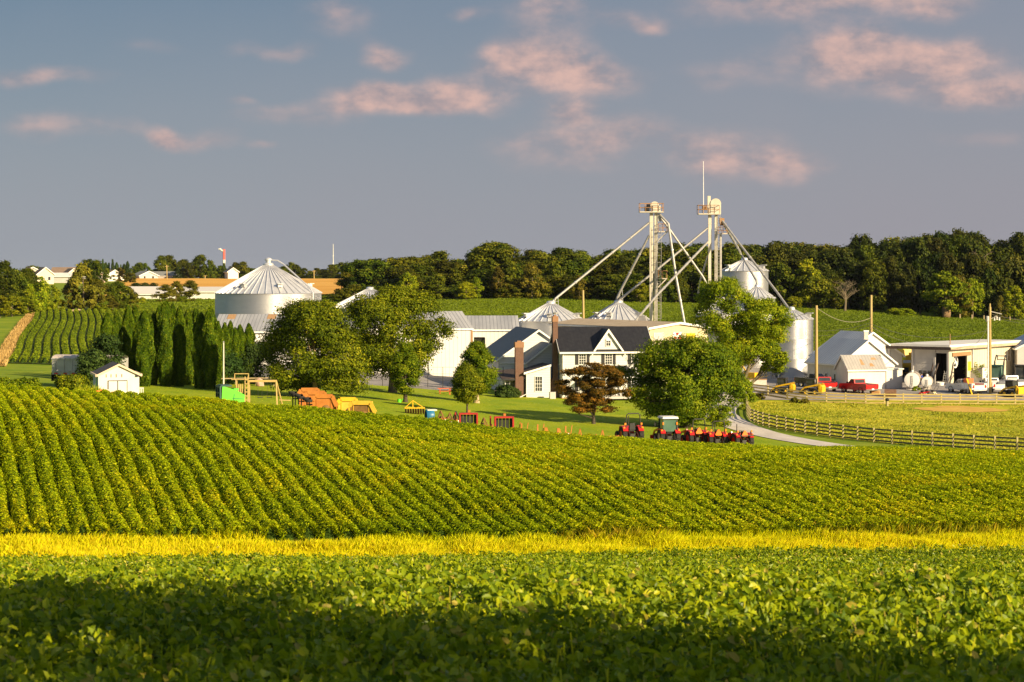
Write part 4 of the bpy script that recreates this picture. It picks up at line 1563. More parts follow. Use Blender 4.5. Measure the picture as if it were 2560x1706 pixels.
def workshop():
    # corner nearest the camera at local origin; local +x runs along the sunlit wall, local +y along the shaded bays
    root = thing('repair_workshop', 'cream steel repair workshop with flat white roof and open dark bays', 'workshop', (PX(2373, 278), 278, -16.25), math.atan2(.8, .6))
    H = 5.6
    Lx, Ly = 24.5, 5.6
    # sunlit wall (y=0) with the fan doorway
    m = MB()
    M_work = pm('pale cream ribbed steel', (.56, .51, .38), (.64, .59, .45), scale=.3, rough=.45, stripe=('X', .85, .10, (.40, .36, .26)))
    MB().box(((8.0 + Lx) / 2, .1, H / 2 - .5), (Lx - 8.0, .2, H + 1)).obj('sunlit_wall', M_work, root)
    m.box((.75, .1, H / 2 - .5), (1.5, .2, H + 1))
    m.box((7.0, .1, H / 2 - .5), (2.0, .2, H + 1))
    m.box((3.75, .1, H - .55), (4.5, .2, 1.1))
    m.obj('doorway_wall', M_work, root)
    m = MB()
    # bay side wall x=0, running +y
    m.box((.1, 3.9, H / 2 - .5), (.2, 3.4, H + 1))
    m.box((.1, 1.2, H - .35), (.2, 1.99, .7))
    m.obj('bay_wall', M_gray, root)
    d = MB()
    for k in range(6):
        d.box((-.02, 3.65, .35 + k * .68), (.06, 2.3, .62))
    dd = d.obj('garage_door', M_gray, root)
    p = MB()
    for k in range(3):
        for j in range(2):
            p.box((-.06, 2.95 + k * .68, 1.72 + j * .5), (.04, .52, .4))
    p.obj('pane', M_glass, dd)
    for yy in (.16, 2.2, 5.5):
        MB().box((.02, yy, H / 2 - .5), (.3, .3, H + 1)).obj('bay_post', M_gray, root)
    MB().box((Lx / 2, Ly - .1, H / 2), (Lx, .2, H)).obj('back_wall', M_creamy, root)
    MB().box((Lx - .1, Ly / 2, H / 2), (.2, Ly - .41, H)).obj('end_wall', M_creamy, root)
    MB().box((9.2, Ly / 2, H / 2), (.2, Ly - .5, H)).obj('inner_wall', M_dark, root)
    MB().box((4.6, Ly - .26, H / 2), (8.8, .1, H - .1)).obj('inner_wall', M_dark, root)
    MB().box((-.9, 8.7, H / 2 - .3), (.25, .25, H + .6)).obj('canopy_post', M_gray, root)
    MB().box((4.6, 2.7, .02), (9, 5, .06)).obj('inner_floor', M_conc, root)
    # flat roof with overhang over the bays
    r = MB()
    r.prism([(-1.2, -.7), (Lx + .4, -.7), (Lx + .4, Ly + .6), (7, Ly + 3.5), (-1.2, 9.0)], H, H + .22, 'Z')
    r.prism([(-.9, -.5), (Lx, -.4), (Lx, Ly + .3), (7, Ly + 3.2), (-.9, 8.7)], H + .222, H + .5, 'Z')
    r.obj('roof', M_roofw, root)
    f = MB()
    f.bar((-1.26, -.76, H + .02), (-1.26, 9.0, H + .02), .10, .42)
    f.obj('fascia', M_brownsh, root)
    MB().bar((-1.2, -.78, H + .02), (Lx + .4, -.78, H + .02), .10, .36).obj('eave_trim', M_tanroof, root)
    MB().box((3.9, -.1, H - .9), (6.0, .16, .5)).obj('door_header', M_brownt, root)
    MB().box((7.6, -.12, H / 2 - .3), (.3, .2, H)).obj('corner_post', M_gray, root)
    MB().tube([(2.5, 1, H + .4), (2.5, 1, H + 1.9)], .06, 6).obj('roof_pipe', M_brownt, root)
    # big round fan in the doorway: ring, blades, hub
    fr = MB().lathe([(.78, -.1), (.9, -.1), (.9, .1), (.78, .1), (.78, -.1)], 24, Matrix.Translation((3.8, .9, 3.6)), axis='Y')
    fo = fr.obj('fan', M_signw, root, smooth=40)
    b = MB()
    for k in range(3):
        a = R(90 + 120 * k)
        b.prism([(3.8 + .1 * math.cos(a + .8), 3.6 + .1 * math.sin(a + .8)), (3.8 + .72 * math.cos(a - .42), 3.6 + .72 * math.sin(a - .42)), (3.8 + .74 * math.cos(a + .42), 3.6 + .74 * math.sin(a + .42))], .86, .9, 'Y')
    b.lathe([(0, -.08), (.2, -.08), (.2, .08), (0, .08)], 12, Matrix.Translation((3.8, .84, 3.6)), axis='Y')
    b.obj('fan_blade', M_signw, fo)
    MB().box((6.7, -.03, 2.9), (.95, .06, 1.3)).obj('sign_board', M_signy, root)
    window(root, 20.6, 4.0, .95, 1.6, y=0, cols=1, rows=2, glass=M_tanroof)
    window(root, 14.5, 2.0, 1.1, 1.0, y=0, cols=1, rows=1, glass=M_tanroof)
    # window seen through the open bay; its white colour stands in for daylight
    MB().box((5.0, Ly - .34, 3.7), (1.2, .06, 1.5)).obj('inner_window', M_signw, root)
    return root


workshop()
rb = thing('grey_barn', 'pale grey barn with blue-grey metal roof beyond the workshop', 'barn', (PX(2646, 292), 292, -16.2), R(-5))
gable_house(rb, 11.8, 12, 5.0, 8.0, M_gray, pm('blue grey roof', (.42, .47, .53), (.50, .54, .60), scale=1, rough=.5, stripe=('Y', .6, .1, (.24, .27, .32))), 'Y', over=.3)


# ---------------------------------------------------------------- far houses
def far_house(px, Y, z0, w, d, ev, rd, rz, label, wm=None, rm=None, along='Y', name='house', cat='house', win=2):
    x = PX(px, Y)
    r = thing(name, label, cat, (x, Y, z0), R(rz), None)
    gable_house(r, w, d, ev, rd, wm or M_whitep, rm or M_cutroof, along, over=.5, th=.3, base=-6)
    for i in range(win):
        window(r, (i - (win - 1) / 2) * w / max(win, 1) * .9, ev * .6, 1.1, 1.5, y=0, cols=1, rows=1)
    return r


def Z(py, Y):
    return PZ(py, Y)


far_house(82, 860, Z(712, 860), 12, 9, 4.4, 7.4, 24, 'tan gabled house, end one of the houses on the far ridge', M_beige, M_cutroof)
far_house(114, 850, Z(713, 850), 7, 7, 4.6, 7.4, 26, 'cream gabled house lit gold beside the long white barn on the ridge', pm('cream siding', (.70, .58, .40), rough=.7), M_cutroof)
far_house(143, 880, Z(702, 880), 27, 9, 1.8, 3.2, 0, 'long low white roofed barn on the far ridge', M_gray, M_roofw, 'X', name='barn', cat='barn')
far_house(163, 920, Z(698, 920), 13, 9, 2.6, 5.2, 0, 'house with wide brown roof rising behind the long white barn', M_beige, M_cutroof, 'X')
far_house(184, 905, Z(698, 905), 6, 8, 2.2, 4.6, 28, 'small yellow gabled house at the end of the white roofed barn', pm('yellow siding', (.70, .56, .34), rough=.7), M_cutroof)
far_house(242, 900, Z(702, 900), 8, 8, 2.6, 5.0, 30, 'small pinkish house with red porch roof among dark ridge trees', pm('pink siding', (.66, .46, .38), rough=.7), pm('red roof', (.40, .12, .08), rough=.7))
far_house(287, 930, Z(703, 930), 9, 8, 2.4, 5.0, 30, 'small white house with steep gable among dark ridge trees', M_whitep, M_cutroof)
far_house(372, 1000, Z(701, 1000), 10, 9, 2.2, 4.4, 35, 'pale cottage end with low gable beside the dark roofed bungalow', M_gray, M_shing)
far_house(400, 1005, Z(701, 1005), 15, 9, 2.2, 4.2, 0, 'bungalow with dark grey roof beneath the tallest ridge trees', M_gray, M_shing, 'X')
far_house(583, 985, Z(700, 985), 5.2, 8, 4.0, 5.8, 20, 'narrow white barn at the edge of the wheat field', M_whitep, M_shing, name='barn', cat='barn', win=0)
far_house(372, 610, Z(760, 610), 13.5, 10, 3.0, 5.0, 0, 'white poultry house with grey roof behind the far tree row', M_whitep, pm('pale grey roof', (.52, .50, .48), (.58, .56, .53), rough=.6), 'X', name='poultry_house', cat='barn', win=0)
far_house(520, 640, Z(758, 640), 18, 10, 3.6, 4.9, 0, 'low white poultry house beside the biggest grain bin', M_whitep, pm('pale grey roof', (.52, .5, .48)), 'X', name='poultry_house', cat='barn', win=0)
# far masts and poles
t = thing('crane_mast', 'red and white mast with a bent arm rising above the ridge trees', 'mast', (PX(560, 1180), 1180, Z(690, 1180)))
MB().tube([(0, 0, 0), (0, 0, 9.5)], .8, 6).obj('mast_base', M_whitep, t)
MB().tube([(0, 0, 9.5), (0, 0, 15.7)], .7, 6).obj('mast_top', pm('mast red', (.62, .12, .10), rough=.6), t)
MB().tube([(0, 0, 14.6), (-1.4, 0, 15.0), (-2.3, 0, 15.9), (-3.2, 0, 15.7)], [.7, .6, .5, .4], 6).obj('arm', M_whitep, t)
t = thing('radio_mast', 'thin pale radio mast above the wooded ridge', 'mast', (PX(833, 1600), 1600, Z(690, 1600)))
MB().tube([(0, 0, 0), (0, 0, 12), (0, 0, 25.5)], [.42, .32, .2], 6).obj('shaft', M_whitep, t)
m = MB()
m.bar((-.8, 0, 10), (.8, 0, 10), .3)
m.bar((-.6, 0, 16), (.6, 0, 16), .3)
m.obj('antenna', M_whitep, t)
for px, pt, pb, Y, lab in ((418, 663, 701, 960, 'leaning utility pole in front of the bungalow on the ridge'), (786, 676, 702, 1000, 'lone utility pole at the edge of the wheat field'), (514, 689, 702, 1000, 'short post among the ridge trees beside the white barn')):
    t = thing('utility_pole', lab, 'utility pole', (PX(px, Y), Y, Z(pb, Y)))
    hh = (pb - pt) / F * Y
    MB().tube([(0, 0, -3), (-.25, 0, hh)], .22, 6).obj('pole', M_pole, t)
    MB().bar((-1.1, 0, hh * .9), (.8, 0, hh * .92), .18).obj('crossarm', M_pole, t)
# ================================================================ trees
M_bark = pm('grey brown bark', (.11, .085, .055), (.20, .16, .10), scale=6, rough=.95, bump=.8, stretch=(1, 1, .3))
M_barkl = pm('pale tan bark', (.34, .25, .14), (.46, .35, .20), scale=6, rough=.95, bump=.6, stretch=(1, 1, .3))  # lighter brown bark tone
M_barkd = pm('dark bark', (.05, .04, .028), (.09, .07, .05), scale=6, rough=.95, bump=.8)
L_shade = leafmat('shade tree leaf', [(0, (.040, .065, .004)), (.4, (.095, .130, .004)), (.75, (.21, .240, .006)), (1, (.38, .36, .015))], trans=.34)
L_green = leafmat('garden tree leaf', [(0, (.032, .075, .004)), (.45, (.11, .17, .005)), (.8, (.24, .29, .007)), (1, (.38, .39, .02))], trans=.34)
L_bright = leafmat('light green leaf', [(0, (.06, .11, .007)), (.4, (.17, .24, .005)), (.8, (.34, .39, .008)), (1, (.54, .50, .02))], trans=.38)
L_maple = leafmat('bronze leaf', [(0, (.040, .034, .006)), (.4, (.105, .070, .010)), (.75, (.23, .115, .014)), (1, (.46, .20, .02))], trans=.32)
L_cyp = leafmat('cypress spray', [(0, (.020, .055, .006)), (.4, (.065, .12, .004)), (.8, (.15, .21, .006)), (1, (.30, .31, .02))], trans=.18)
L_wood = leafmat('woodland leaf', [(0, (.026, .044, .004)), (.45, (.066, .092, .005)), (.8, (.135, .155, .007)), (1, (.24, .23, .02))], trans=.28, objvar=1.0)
L_woodd = leafmat('darker woodland leaf', [(0, (.016, .028, .004)), (.45, (.036, .052, .006)), (.8, (.075, .090, .008)), (1, (.15, .15, .02))], trans=.22, objvar=1.0)  # darker leaf colours, used more often towards higher columns
L_woodl = leafmat('lit woodland leaf', [(0, (.06, .10, .005)), (.45, (.20, .26, .007)), (.8, (.37, .40, .010)), (1, (.50, .46, .03))], trans=.32, objvar=.7)  # light green leaves, brightened further to stand for sun on the bushes
L_woodb = leafmat('browning woodland leaf', [(0, (.055, .055, .007)), (.45, (.125, .120, .009)), (.8, (.21, .185, .015)), (1, (.32, .25, .03))], trans=.28, objvar=.6)
L_dark = leafmat('dark evergreen leaf', [(0, (.016, .038, .008)), (.5, (.036, .070, .014)), (1, (.075, .12, .02))], trans=.18, objvar=.8)


def env(kind, u):
    u = np.clip(u, 0, 1)
    if kind == 'round':
        return np.sqrt(np.maximum(1 - (2 * u - 1) ** 2, .02)) ** .9
    if kind == 'dome':       # broad low skirt, rounded top
        return np.where(u < .25, .72 + .28 * np.sqrt(u / .25), np.sqrt(np.maximum(1 - ((u - .25) / .76) ** 2, .01)))
    if kind == 'oval':
        return np.sin(np.pi * np.clip(u, .02, .99) ** .8) ** .75
    if kind == 'spread':
        return np.where(u < .5, .55 + .45 * np.sin(np.pi * u), np.sqrt(np.maximum(1 - ((u - .5) / .52) ** 2, .02)))
    if kind == 'cone':
        return np.maximum(1 - u, .03) ** .85
    return np.ones_like(u)


def crown_mesh(name, H, Rm, kind, ncl, per, leaf, mat, seed, z0=0.0, lob=.22, cl=(.20, .34), parent=None, flat=.72, gaps=0.0, asym=(0, 0), squash=1.0, sprig=.25):
    """leaf clumps spread through a crown's volume; returns the object and clump centres"""
    r = np.random.default_rng(seed)
    u = r.beta(1.25, 1.15, ncl)
    ang = r.random(ncl) * 2 * math.pi
    ph = r.random(3) * 6.28
    lobe = 1 + lob * (np.sin(2 * ang + ph[0] + 3 * u) * .5 + np.sin(3 * ang + ph[1] - 5 * u) * .35 + np.sin(5 * ang + ph[2] + 7 * u) * .3)
    rc = Rm * r.uniform(cl[0], cl[1], ncl)
    rad = (Rm * env(kind, u) * lobe - rc * .55) * np.where(r.random(ncl) < .8, r.uniform(.80, 1.0, ncl), r.uniform(.2, .8, ncl))
    rad = np.maximum(rad, 0)
    C = np.stack([np.cos(ang) * rad + asym[0] * u, np.sin(ang) * rad * squash + asym[1] * u, z0 + np.clip(u * H, rc * .5, H - rc * .55)], 1)
    if gaps:
        keep = r.random(ncl) > gaps
        C, rc, u = C[keep], rc[keep], u[keep]
    k = len(C)
    w = rc ** 2
    cnt = np.maximum((w / w.mean() * per).astype(int), 12)
    ci = np.repeat(np.arange(k), cnt)
    n = len(ci)
    d = unit(r.normal(size=(n, 3)) + np.array([0, 0, .18]))
    lump = .92 + .36 * np.sin(5 * d[:, 0] + ci) * np.sin(4 * d[:, 1] + 2 * ci) + .22 * np.sin(9 * d[:, 2] + 3 * ci)
    rr = (.55 + .45 * r.random(n) ** .5) * lump
    sp = r.random(n) < sprig
    rr = np.where(sp, rr * r.uniform(1.0, 1.45, n), rr)
    P = C[ci] + d * rr[:, None] * rc[ci][:, None] * np.array([1, 1, flat])
    out = unit(P - np.array([asym[0] * .5, asym[1] * .5, z0 + H * .42]))
    Nn = unit(d * 1.0 + out * .55 + r.normal(0, .42, (n, 3)) + np.array([0, 0, .2]))
    cv = r.normal(0, .10, k)
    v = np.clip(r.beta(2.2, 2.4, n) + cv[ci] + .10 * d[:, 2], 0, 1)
    V, Q = leaf_geo(P, Nn, leaf * r.uniform(.65, 1.3, n), r, wide=.86)
    o = np_mesh(name, V, [Q], mat, parent=parent, attr=np.repeat(v, 4))
    return o, C


def trunk_mesh(H, r0, C, nl, seed, mat, parent, z0, lean=(0, 0), fork=.35, name='trunk', sides=9):
    """tapered trunk with limbs reaching into clump centres"""
    r = np.random.default_rng(seed)
    m = MB()
    k = 7
    pts, rad = [], []
    for i in range(k + 1):
        t = i / k
        wob = r.normal(0, .03 * H * t, 2) if 0 < i else (0, 0)
        pts.append((lean[0] * t + wob[0] * .5, lean[1] * t + wob[1] * .5, -0.3 + (H * .82 + .3) * t))
        rad.append(r0 * ((1.35 if i == 0 else 1.0) * (1 - t) ** .85 + .06))
    m.tube(pts, rad, sides)
    if len(C):
        order = r.permutation(len(C))[:nl]
        for c in order:
            t = r.uniform(fork, .75)
            a = Vector(pts[0]).lerp(Vector(pts[-1]), t)
            i = min(int(t * k), k - 1)
            a = Vector(pts[i]).lerp(Vector(pts[i + 1]), t * k - i)
            b = Vector(C[c])
            mid = a.lerp(b, .5) + Vector((r.normal(0, .2), r.normal(0, .2), -.10 * (b - a).length))
            ra = r0 * .42 * (1 - t * .7)
            m.tube([a, mid, b], [ra, ra * .6, ra * .15], 6)
    return m.obj(name, mat, parent, smooth=60)


def tree(name, label, px, Y, H, Rm, kind, leafm, seed, base=1.5, ncl=90, per=300, leaf=.17, bark=None, r0=.28, lean=(0, 0), group=None, cat='tree', dz=0, lob=.22, cl=(.20, .34), gaps=0.0, squash=1.0, fork=.3, nl=16, flat=.72, asym=(0, 0), sprig=.25, bpy_=None):
    root = onground(name, label, cat, px, Y, 0, group, dz)
    o, C = crown_mesh('crown', H - base, Rm, kind, ncl, per, leaf, leafm, seed, z0=base, lob=lob, cl=cl, parent=root, gaps=gaps, squash=squash, flat=flat, asym=asym, sprig=sprig)
    trunk_mesh(H, r0, C, nl, seed + 1, bark or M_bark, root, base, lean=lean, fork=fork)
    return root


# garden trees
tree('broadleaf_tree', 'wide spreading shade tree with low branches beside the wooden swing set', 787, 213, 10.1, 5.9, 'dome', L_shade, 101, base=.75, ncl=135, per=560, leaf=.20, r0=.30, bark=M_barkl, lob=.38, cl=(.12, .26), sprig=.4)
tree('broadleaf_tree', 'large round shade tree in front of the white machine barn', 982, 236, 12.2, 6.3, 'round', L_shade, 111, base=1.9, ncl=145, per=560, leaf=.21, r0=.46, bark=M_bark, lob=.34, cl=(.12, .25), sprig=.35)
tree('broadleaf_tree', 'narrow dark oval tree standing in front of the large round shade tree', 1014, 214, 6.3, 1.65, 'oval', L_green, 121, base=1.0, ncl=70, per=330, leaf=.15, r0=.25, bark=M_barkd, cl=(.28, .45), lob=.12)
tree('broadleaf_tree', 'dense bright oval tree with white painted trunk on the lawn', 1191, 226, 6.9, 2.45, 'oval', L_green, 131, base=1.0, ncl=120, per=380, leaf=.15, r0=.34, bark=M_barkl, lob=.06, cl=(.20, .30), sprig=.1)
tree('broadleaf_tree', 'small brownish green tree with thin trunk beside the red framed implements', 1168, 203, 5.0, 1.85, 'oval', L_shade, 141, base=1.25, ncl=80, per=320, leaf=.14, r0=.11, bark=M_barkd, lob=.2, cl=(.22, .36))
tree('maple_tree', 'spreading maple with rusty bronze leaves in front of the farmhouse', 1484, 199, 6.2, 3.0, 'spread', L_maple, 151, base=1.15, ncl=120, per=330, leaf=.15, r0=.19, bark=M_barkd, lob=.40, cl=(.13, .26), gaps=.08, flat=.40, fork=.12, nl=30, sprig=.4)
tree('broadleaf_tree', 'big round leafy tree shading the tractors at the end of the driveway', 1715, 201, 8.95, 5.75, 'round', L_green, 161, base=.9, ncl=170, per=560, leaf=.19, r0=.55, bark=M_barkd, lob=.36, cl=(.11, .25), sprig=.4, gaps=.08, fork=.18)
tg = onground('broadleaf_tree', 'tall ragged light green tree leaning between the cream building and the slim bin', 'tree', 1845, 256)
for k, (ax, az, rr, hh, sd, kd) in enumerate(((-1.9, 7.4, 3.9, 7.4, 171, 'round'), (3.4, 6.6, 3.7, 5.6, 172, 'round'), (.8, 4.0, 4.0, 5.2, 173, 'round'), (-1.0, 3.2, 2.4, 4.4, 174, 'oval'), (4.6, 3.0, 2.0, 3.4, 175, 'oval'))):
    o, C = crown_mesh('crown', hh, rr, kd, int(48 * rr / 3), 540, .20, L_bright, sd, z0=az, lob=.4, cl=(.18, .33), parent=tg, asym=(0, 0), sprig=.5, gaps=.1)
    o.location = (ax, 0, 0)
    C = C + np.array([ax, 0, 0])
    trunk_mesh(az + hh * .6, .30, C, 9, sd + 9, M_bark, tg, 0, lean=(ax * .9, 0), name='limb', fork=.35)
tree('bush', 'leafy yellow green bush at the fence corner beside the driveway', 1862, 241, 3.4, 1.4, 'round', L_bright, 181, base=.1, ncl=34, per=200, leaf=.16, r0=.08, cat='bush', nl=6)
tree('bush', 'low dense shrub under the big round tree by the driveway', 1800, 206, 2.2, 1.6, 'round', L_bright, 183, base=.1, ncl=30, per=180, leaf=.15, r0=.06, cat='bush', nl=5)

# shrubs left of and behind the playset
for i, (px, Y, H, Rm, lab, lm) in enumerate((
        (258, 207, 5.6, 2.6, 'dark broadleaf tree crowding the end of the cypress hedge', L_dark),
        (234, 206, 4.2, 1.9, 'dark bush between the grain trailer and the cypress hedge', L_dark),
        (183, 201, 1.5, 1.7, 'low brownish bush in front of the grain trailer wheels', L_shade),
        (560, 240, 4.3, 2.4, 'dark shrub behind the white flagpole', L_dark),
        (604, 243, 4.8, 2.8, 'dark shrub behind the climbing frame', L_dark),
        (652, 245, 5.2, 2.8, 'dark shrub behind the swing beam', L_dark),
        (1262, 247, 1.5, 1.2, 'low dark bush at the foot of the sunroom windows', L_dark),
        (1282, 248.6, 1.2, .9, 'small dark bush beside the sunroom chimney', L_dark))):
    tree('bush', lab, px, Y, H, Rm, 'dome', lm, 201 + i * 3, base=.1, ncl=46, per=170, leaf=.2, r0=.1, cat='bush', nl=5, cl=(.2, .36))
# planted dark row at the field edge
for i, px in enumerate((-20, 8, 36, 62, 84)):
    tree('bush', ('rounded dark bush in the planted field edge row, ' + ('half out of view', 'second one in view', 'middle one in the row', 'second from the mown gap', 'beside the mown gap')[i]), px, 172, 1.6, .95, 'dome', L_green, 231 + i, base=.05, ncl=22, per=130, leaf=.15, r0=.05, cat='bush', nl=3, group='bushes planted in a row at the field edge')


# cypress columns
def cypress_mesh(H, Rm, seed, parent):
    r = np.random.default_rng(seed)
    n = int(12500 * H / 9)
    u = r.beta(1.0, 1.08, n)
    tips = r.integers(1, 4)
    ang = r.random(n) * 2 * math.pi
    ridg = 1 + .12 * np.sin(3 * ang + 9 * u + seed) + .10 * np.sin(5 * ang - 14 * u + 2 * seed) + .08 * np.sin(17 * u + 2 * ang)
    prof = np.minimum(1, (.62 + 1.1 * u) ) * np.minimum(1, ((1 - u) / .22 + .01)) ** .52
    tuft = 1 + .13 * (hash2(ang * 2.2, u * H * 1.3, 1.0, seed) - .5) * 2
    rad = Rm * prof * ridg * tuft * (.86 + .14 * np.sqrt(r.random(n)))
    P = np.stack([np.cos(ang) * rad, np.sin(ang) * rad, u * H * (1 + .02 * np.sin(3 * ang))], 1)
    Nn = unit(np.stack([np.cos(ang), np.sin(ang), np.full(n, .25)], 1) + r.normal(0, .5, (n, 3)))
    v = np.clip(r.beta(2, 2.6, n) + .35 * (hash2(ang * 2.2, u * H * 1.3, 1.0, seed) - .45), 0, 1)
    V, Q = leaf_geo(P, Nn, .27 * r.uniform(.6, 1.3, n), r, wide=.55, up=(0, 0, 1.2))
    o = np_mesh('foliage', V, [Q], L_cyp, parent=parent, attr=np.repeat(v, 4))
    m = MB()
    m.tube([(0, 0, -.2), (0, 0, H * .9)], [.20, .03], 7)
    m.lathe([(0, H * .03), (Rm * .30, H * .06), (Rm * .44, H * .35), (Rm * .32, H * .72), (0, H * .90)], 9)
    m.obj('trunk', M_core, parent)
    return o


CYP = [(268, 228, 786, 27, 'cypress at the field end of the hedge, rounded and in shade'), (291, 230, 783, 20, 'dark thin cypress second from the field end of the hedge'), (320, 231, 766, 23, 'narrow cypress with shaded flank near the field end'),
       (338, 233, 769, 22, 'dark cypress squeezed behind a sunlit one'), (362, 222, 782, 36, 'broad sunlit cypress standing forward of the hedge near its field end'), (384, 226, 788, 20, 'short sunlit cypress tucked beside the broad forward one'),
       (398, 234, 768, 22, 'dark shaded cypress in the deep gap of the hedge'), (414, 225, 757, 33, 'tallest cypress of the hedge, sunlit to the ground'), (432, 228, 763, 20, 'cypress with browning tip beside the tallest one'),
       (449, 226, 770, 24, 'sunlit cypress next to the brown tipped one'), (470, 231, 777, 24, 'cypress standing back near the middle gap of the hedge'), (489, 234, 775, 20, 'thin dark cypress behind the flagpole end of the hedge'),
       (501, 223, 785, 30, 'stout sunlit cypress second from the flagpole end'), (525, 222, 773, 31, 'cypress at the flagpole end of the tall hedge, sunlit'),
       (545, 238, 806, 18, 'short cypress first behind the flagpole'), (562, 240, 810, 20, 'short cypress in the pair behind the flagpole'), (576, 241, 806, 17, 'slim short cypress in the pair behind the flagpole'),
       (588, 241, 822, 18, 'low cypress beside the lean-to roof'), (600, 242, 815, 20, 'rounded short cypress below the lean-to roof edge'), (622, 243, 812, 22, 'short cypress nearest the big spreading shade tree')]
for i, (px, Y, top, w, lab) in enumerate(CYP):
    root = onground('cypress_tree', lab, 'tree', px, Y, 0, 'cypresses in the tall hedge')
    x = PX(px, Y)
    H = PZ(top, Y) - G(x, Y)
    cypress_mesh(H, w / F * Y * .57, 301 + i, root)


# ---------------------------------------------------------------- woods: each tree an object, crowns shared by kind
def proto(kind, leafm, seed, H=14.0, Rm=5.0, base=1.0, ncl=60, per=120, leaf=.62, lob=.3, cl=(.18, .33), bark=None, gaps=0, nl=8, fork=.3):
    root = thing('woodland_tree', 'x', 'tree')
    o, C = crown_mesh('crown', H - base, Rm, kind, ncl, per, leaf, leafm, seed, z0=base, lob=lob, cl=cl, parent=root, gaps=gaps, sprig=.3)
    trunk_mesh(H, .30, C, nl, seed + 1, bark or M_bark, root, base, fork=fork, sides=6)
    return root


PROTO = {
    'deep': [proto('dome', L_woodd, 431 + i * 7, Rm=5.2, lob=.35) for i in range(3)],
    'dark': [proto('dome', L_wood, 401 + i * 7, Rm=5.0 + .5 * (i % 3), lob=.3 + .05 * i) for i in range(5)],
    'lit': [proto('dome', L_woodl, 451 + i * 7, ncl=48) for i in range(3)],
    'brown': [proto('dome', L_woodb, 481 + i * 7, ncl=44, gaps=.08) for i in range(2)],
    'ever': [proto('cone', L_dark, 491, ncl=46, cl=(.16, .28)), proto('oval', L_dark, 495)],
}
used = set()


def wood_tree(kind, px, Y, top, w, label, group, r, zb=None, base_y=None, name='woodland_tree'):
    """w = crown width in photograph columns, top = its highest row"""
    p = PROTO[kind][r.integers(len(PROTO[kind]))]
    x = PX(px, Y)
    z = G(x, Y) if zb is None else zb
    H = max(PZ(top, Y) - z, 2.0)
    sxy = (w / F * Y) / 11.0
    sc = (sxy, sxy * r.uniform(.85, 1.15), H / 14.0)
    if id(p) not in used:
        used.add(id(p))
        o = p
        o.location, o.rotation_euler, o.scale = (x, Y, z), (0, 0, r.random() * 6.28), sc
    else:
        o = dup(p, (x, Y, z), r.random() * 6.28, None, sc)
    o['label'] = label
    if group:
        o['group'] = group
    elif 'group' in o:
        del o['group']
    o.name = name
    return o


rw = np.random.default_rng(77)
# skyline of the wood behind the far field: (column, top row)
SKY = [(858, 668), (880, 655), (920, 650), (960, 652), (1000, 640), (1040, 645), (1080, 640), (1130, 648), (1170, 648), (1200, 625), (1225, 604), (1250, 615), (1290, 640), (1330, 632), (1370, 640), (1415, 620), (1460, 640), (1500, 634), (1540, 622),
       (1590, 628), (1640, 620), (1690, 618), (1730, 622), (1780, 625), (1830, 606), (1870, 612), (1910, 632), (1940, 606), (1980, 608), (2030, 618), (2070, 612), (2100, 622), (2140, 606), (2190, 600), (2240, 605), (2290, 590), (2330, 592), (2380, 582), (2430, 580), (2470, 605), (2510, 612), (2540, 592), (2600, 588), (2680, 592)]
sx, sy = [a for a, b in SKY], [b for a, b in SKY]
GW = 'trees of the wood behind the far green field'
LW = 'dark green broadleaf tree in the dense wood behind the far green field'
for row, (Y, step, drop) in enumerate(((527, 34, 40), (545, 34, 18), (566, 33, 4), (588, 40, 0))):
    px = 846 + row * 9 + (10 if row == 0 else 24)
    while px < 2720:
        top = np.interp(px, sx, sy) + drop + rw.normal(0, 7 if row < 3 else 5)
        if row == 0:
            top = max(top, 640 if px < 1700 else 630) + rw.uniform(0, 34)
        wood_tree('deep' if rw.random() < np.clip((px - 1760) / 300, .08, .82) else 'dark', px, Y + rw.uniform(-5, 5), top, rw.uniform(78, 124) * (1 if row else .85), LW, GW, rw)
        px += step * rw.uniform(.72, 1.25)
# trees that stand out along the wood
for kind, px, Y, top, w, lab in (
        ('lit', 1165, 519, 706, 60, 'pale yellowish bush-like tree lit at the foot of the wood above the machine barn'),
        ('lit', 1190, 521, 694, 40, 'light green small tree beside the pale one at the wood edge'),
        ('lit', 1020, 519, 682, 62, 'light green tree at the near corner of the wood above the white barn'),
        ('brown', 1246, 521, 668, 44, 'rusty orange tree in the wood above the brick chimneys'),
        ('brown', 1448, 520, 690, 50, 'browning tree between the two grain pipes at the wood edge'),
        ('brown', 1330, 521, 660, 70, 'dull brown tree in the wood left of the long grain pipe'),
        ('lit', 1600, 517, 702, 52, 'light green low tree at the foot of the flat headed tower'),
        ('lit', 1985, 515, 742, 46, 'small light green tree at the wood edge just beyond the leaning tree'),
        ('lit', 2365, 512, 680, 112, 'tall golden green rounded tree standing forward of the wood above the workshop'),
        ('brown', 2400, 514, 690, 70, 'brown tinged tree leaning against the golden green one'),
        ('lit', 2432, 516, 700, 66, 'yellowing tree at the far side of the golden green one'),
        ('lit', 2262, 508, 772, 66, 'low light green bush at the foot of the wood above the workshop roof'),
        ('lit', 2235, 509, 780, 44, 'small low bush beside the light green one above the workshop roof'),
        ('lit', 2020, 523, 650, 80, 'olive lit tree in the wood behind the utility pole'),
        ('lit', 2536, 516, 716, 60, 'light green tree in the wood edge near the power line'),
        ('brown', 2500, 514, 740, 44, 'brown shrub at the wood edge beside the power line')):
    wood_tree(kind, px, Y, top, w, lab, None, rw, name='woodland_tree' if 'bush' not in lab[:30] and 'shrub' not in lab else 'bush')


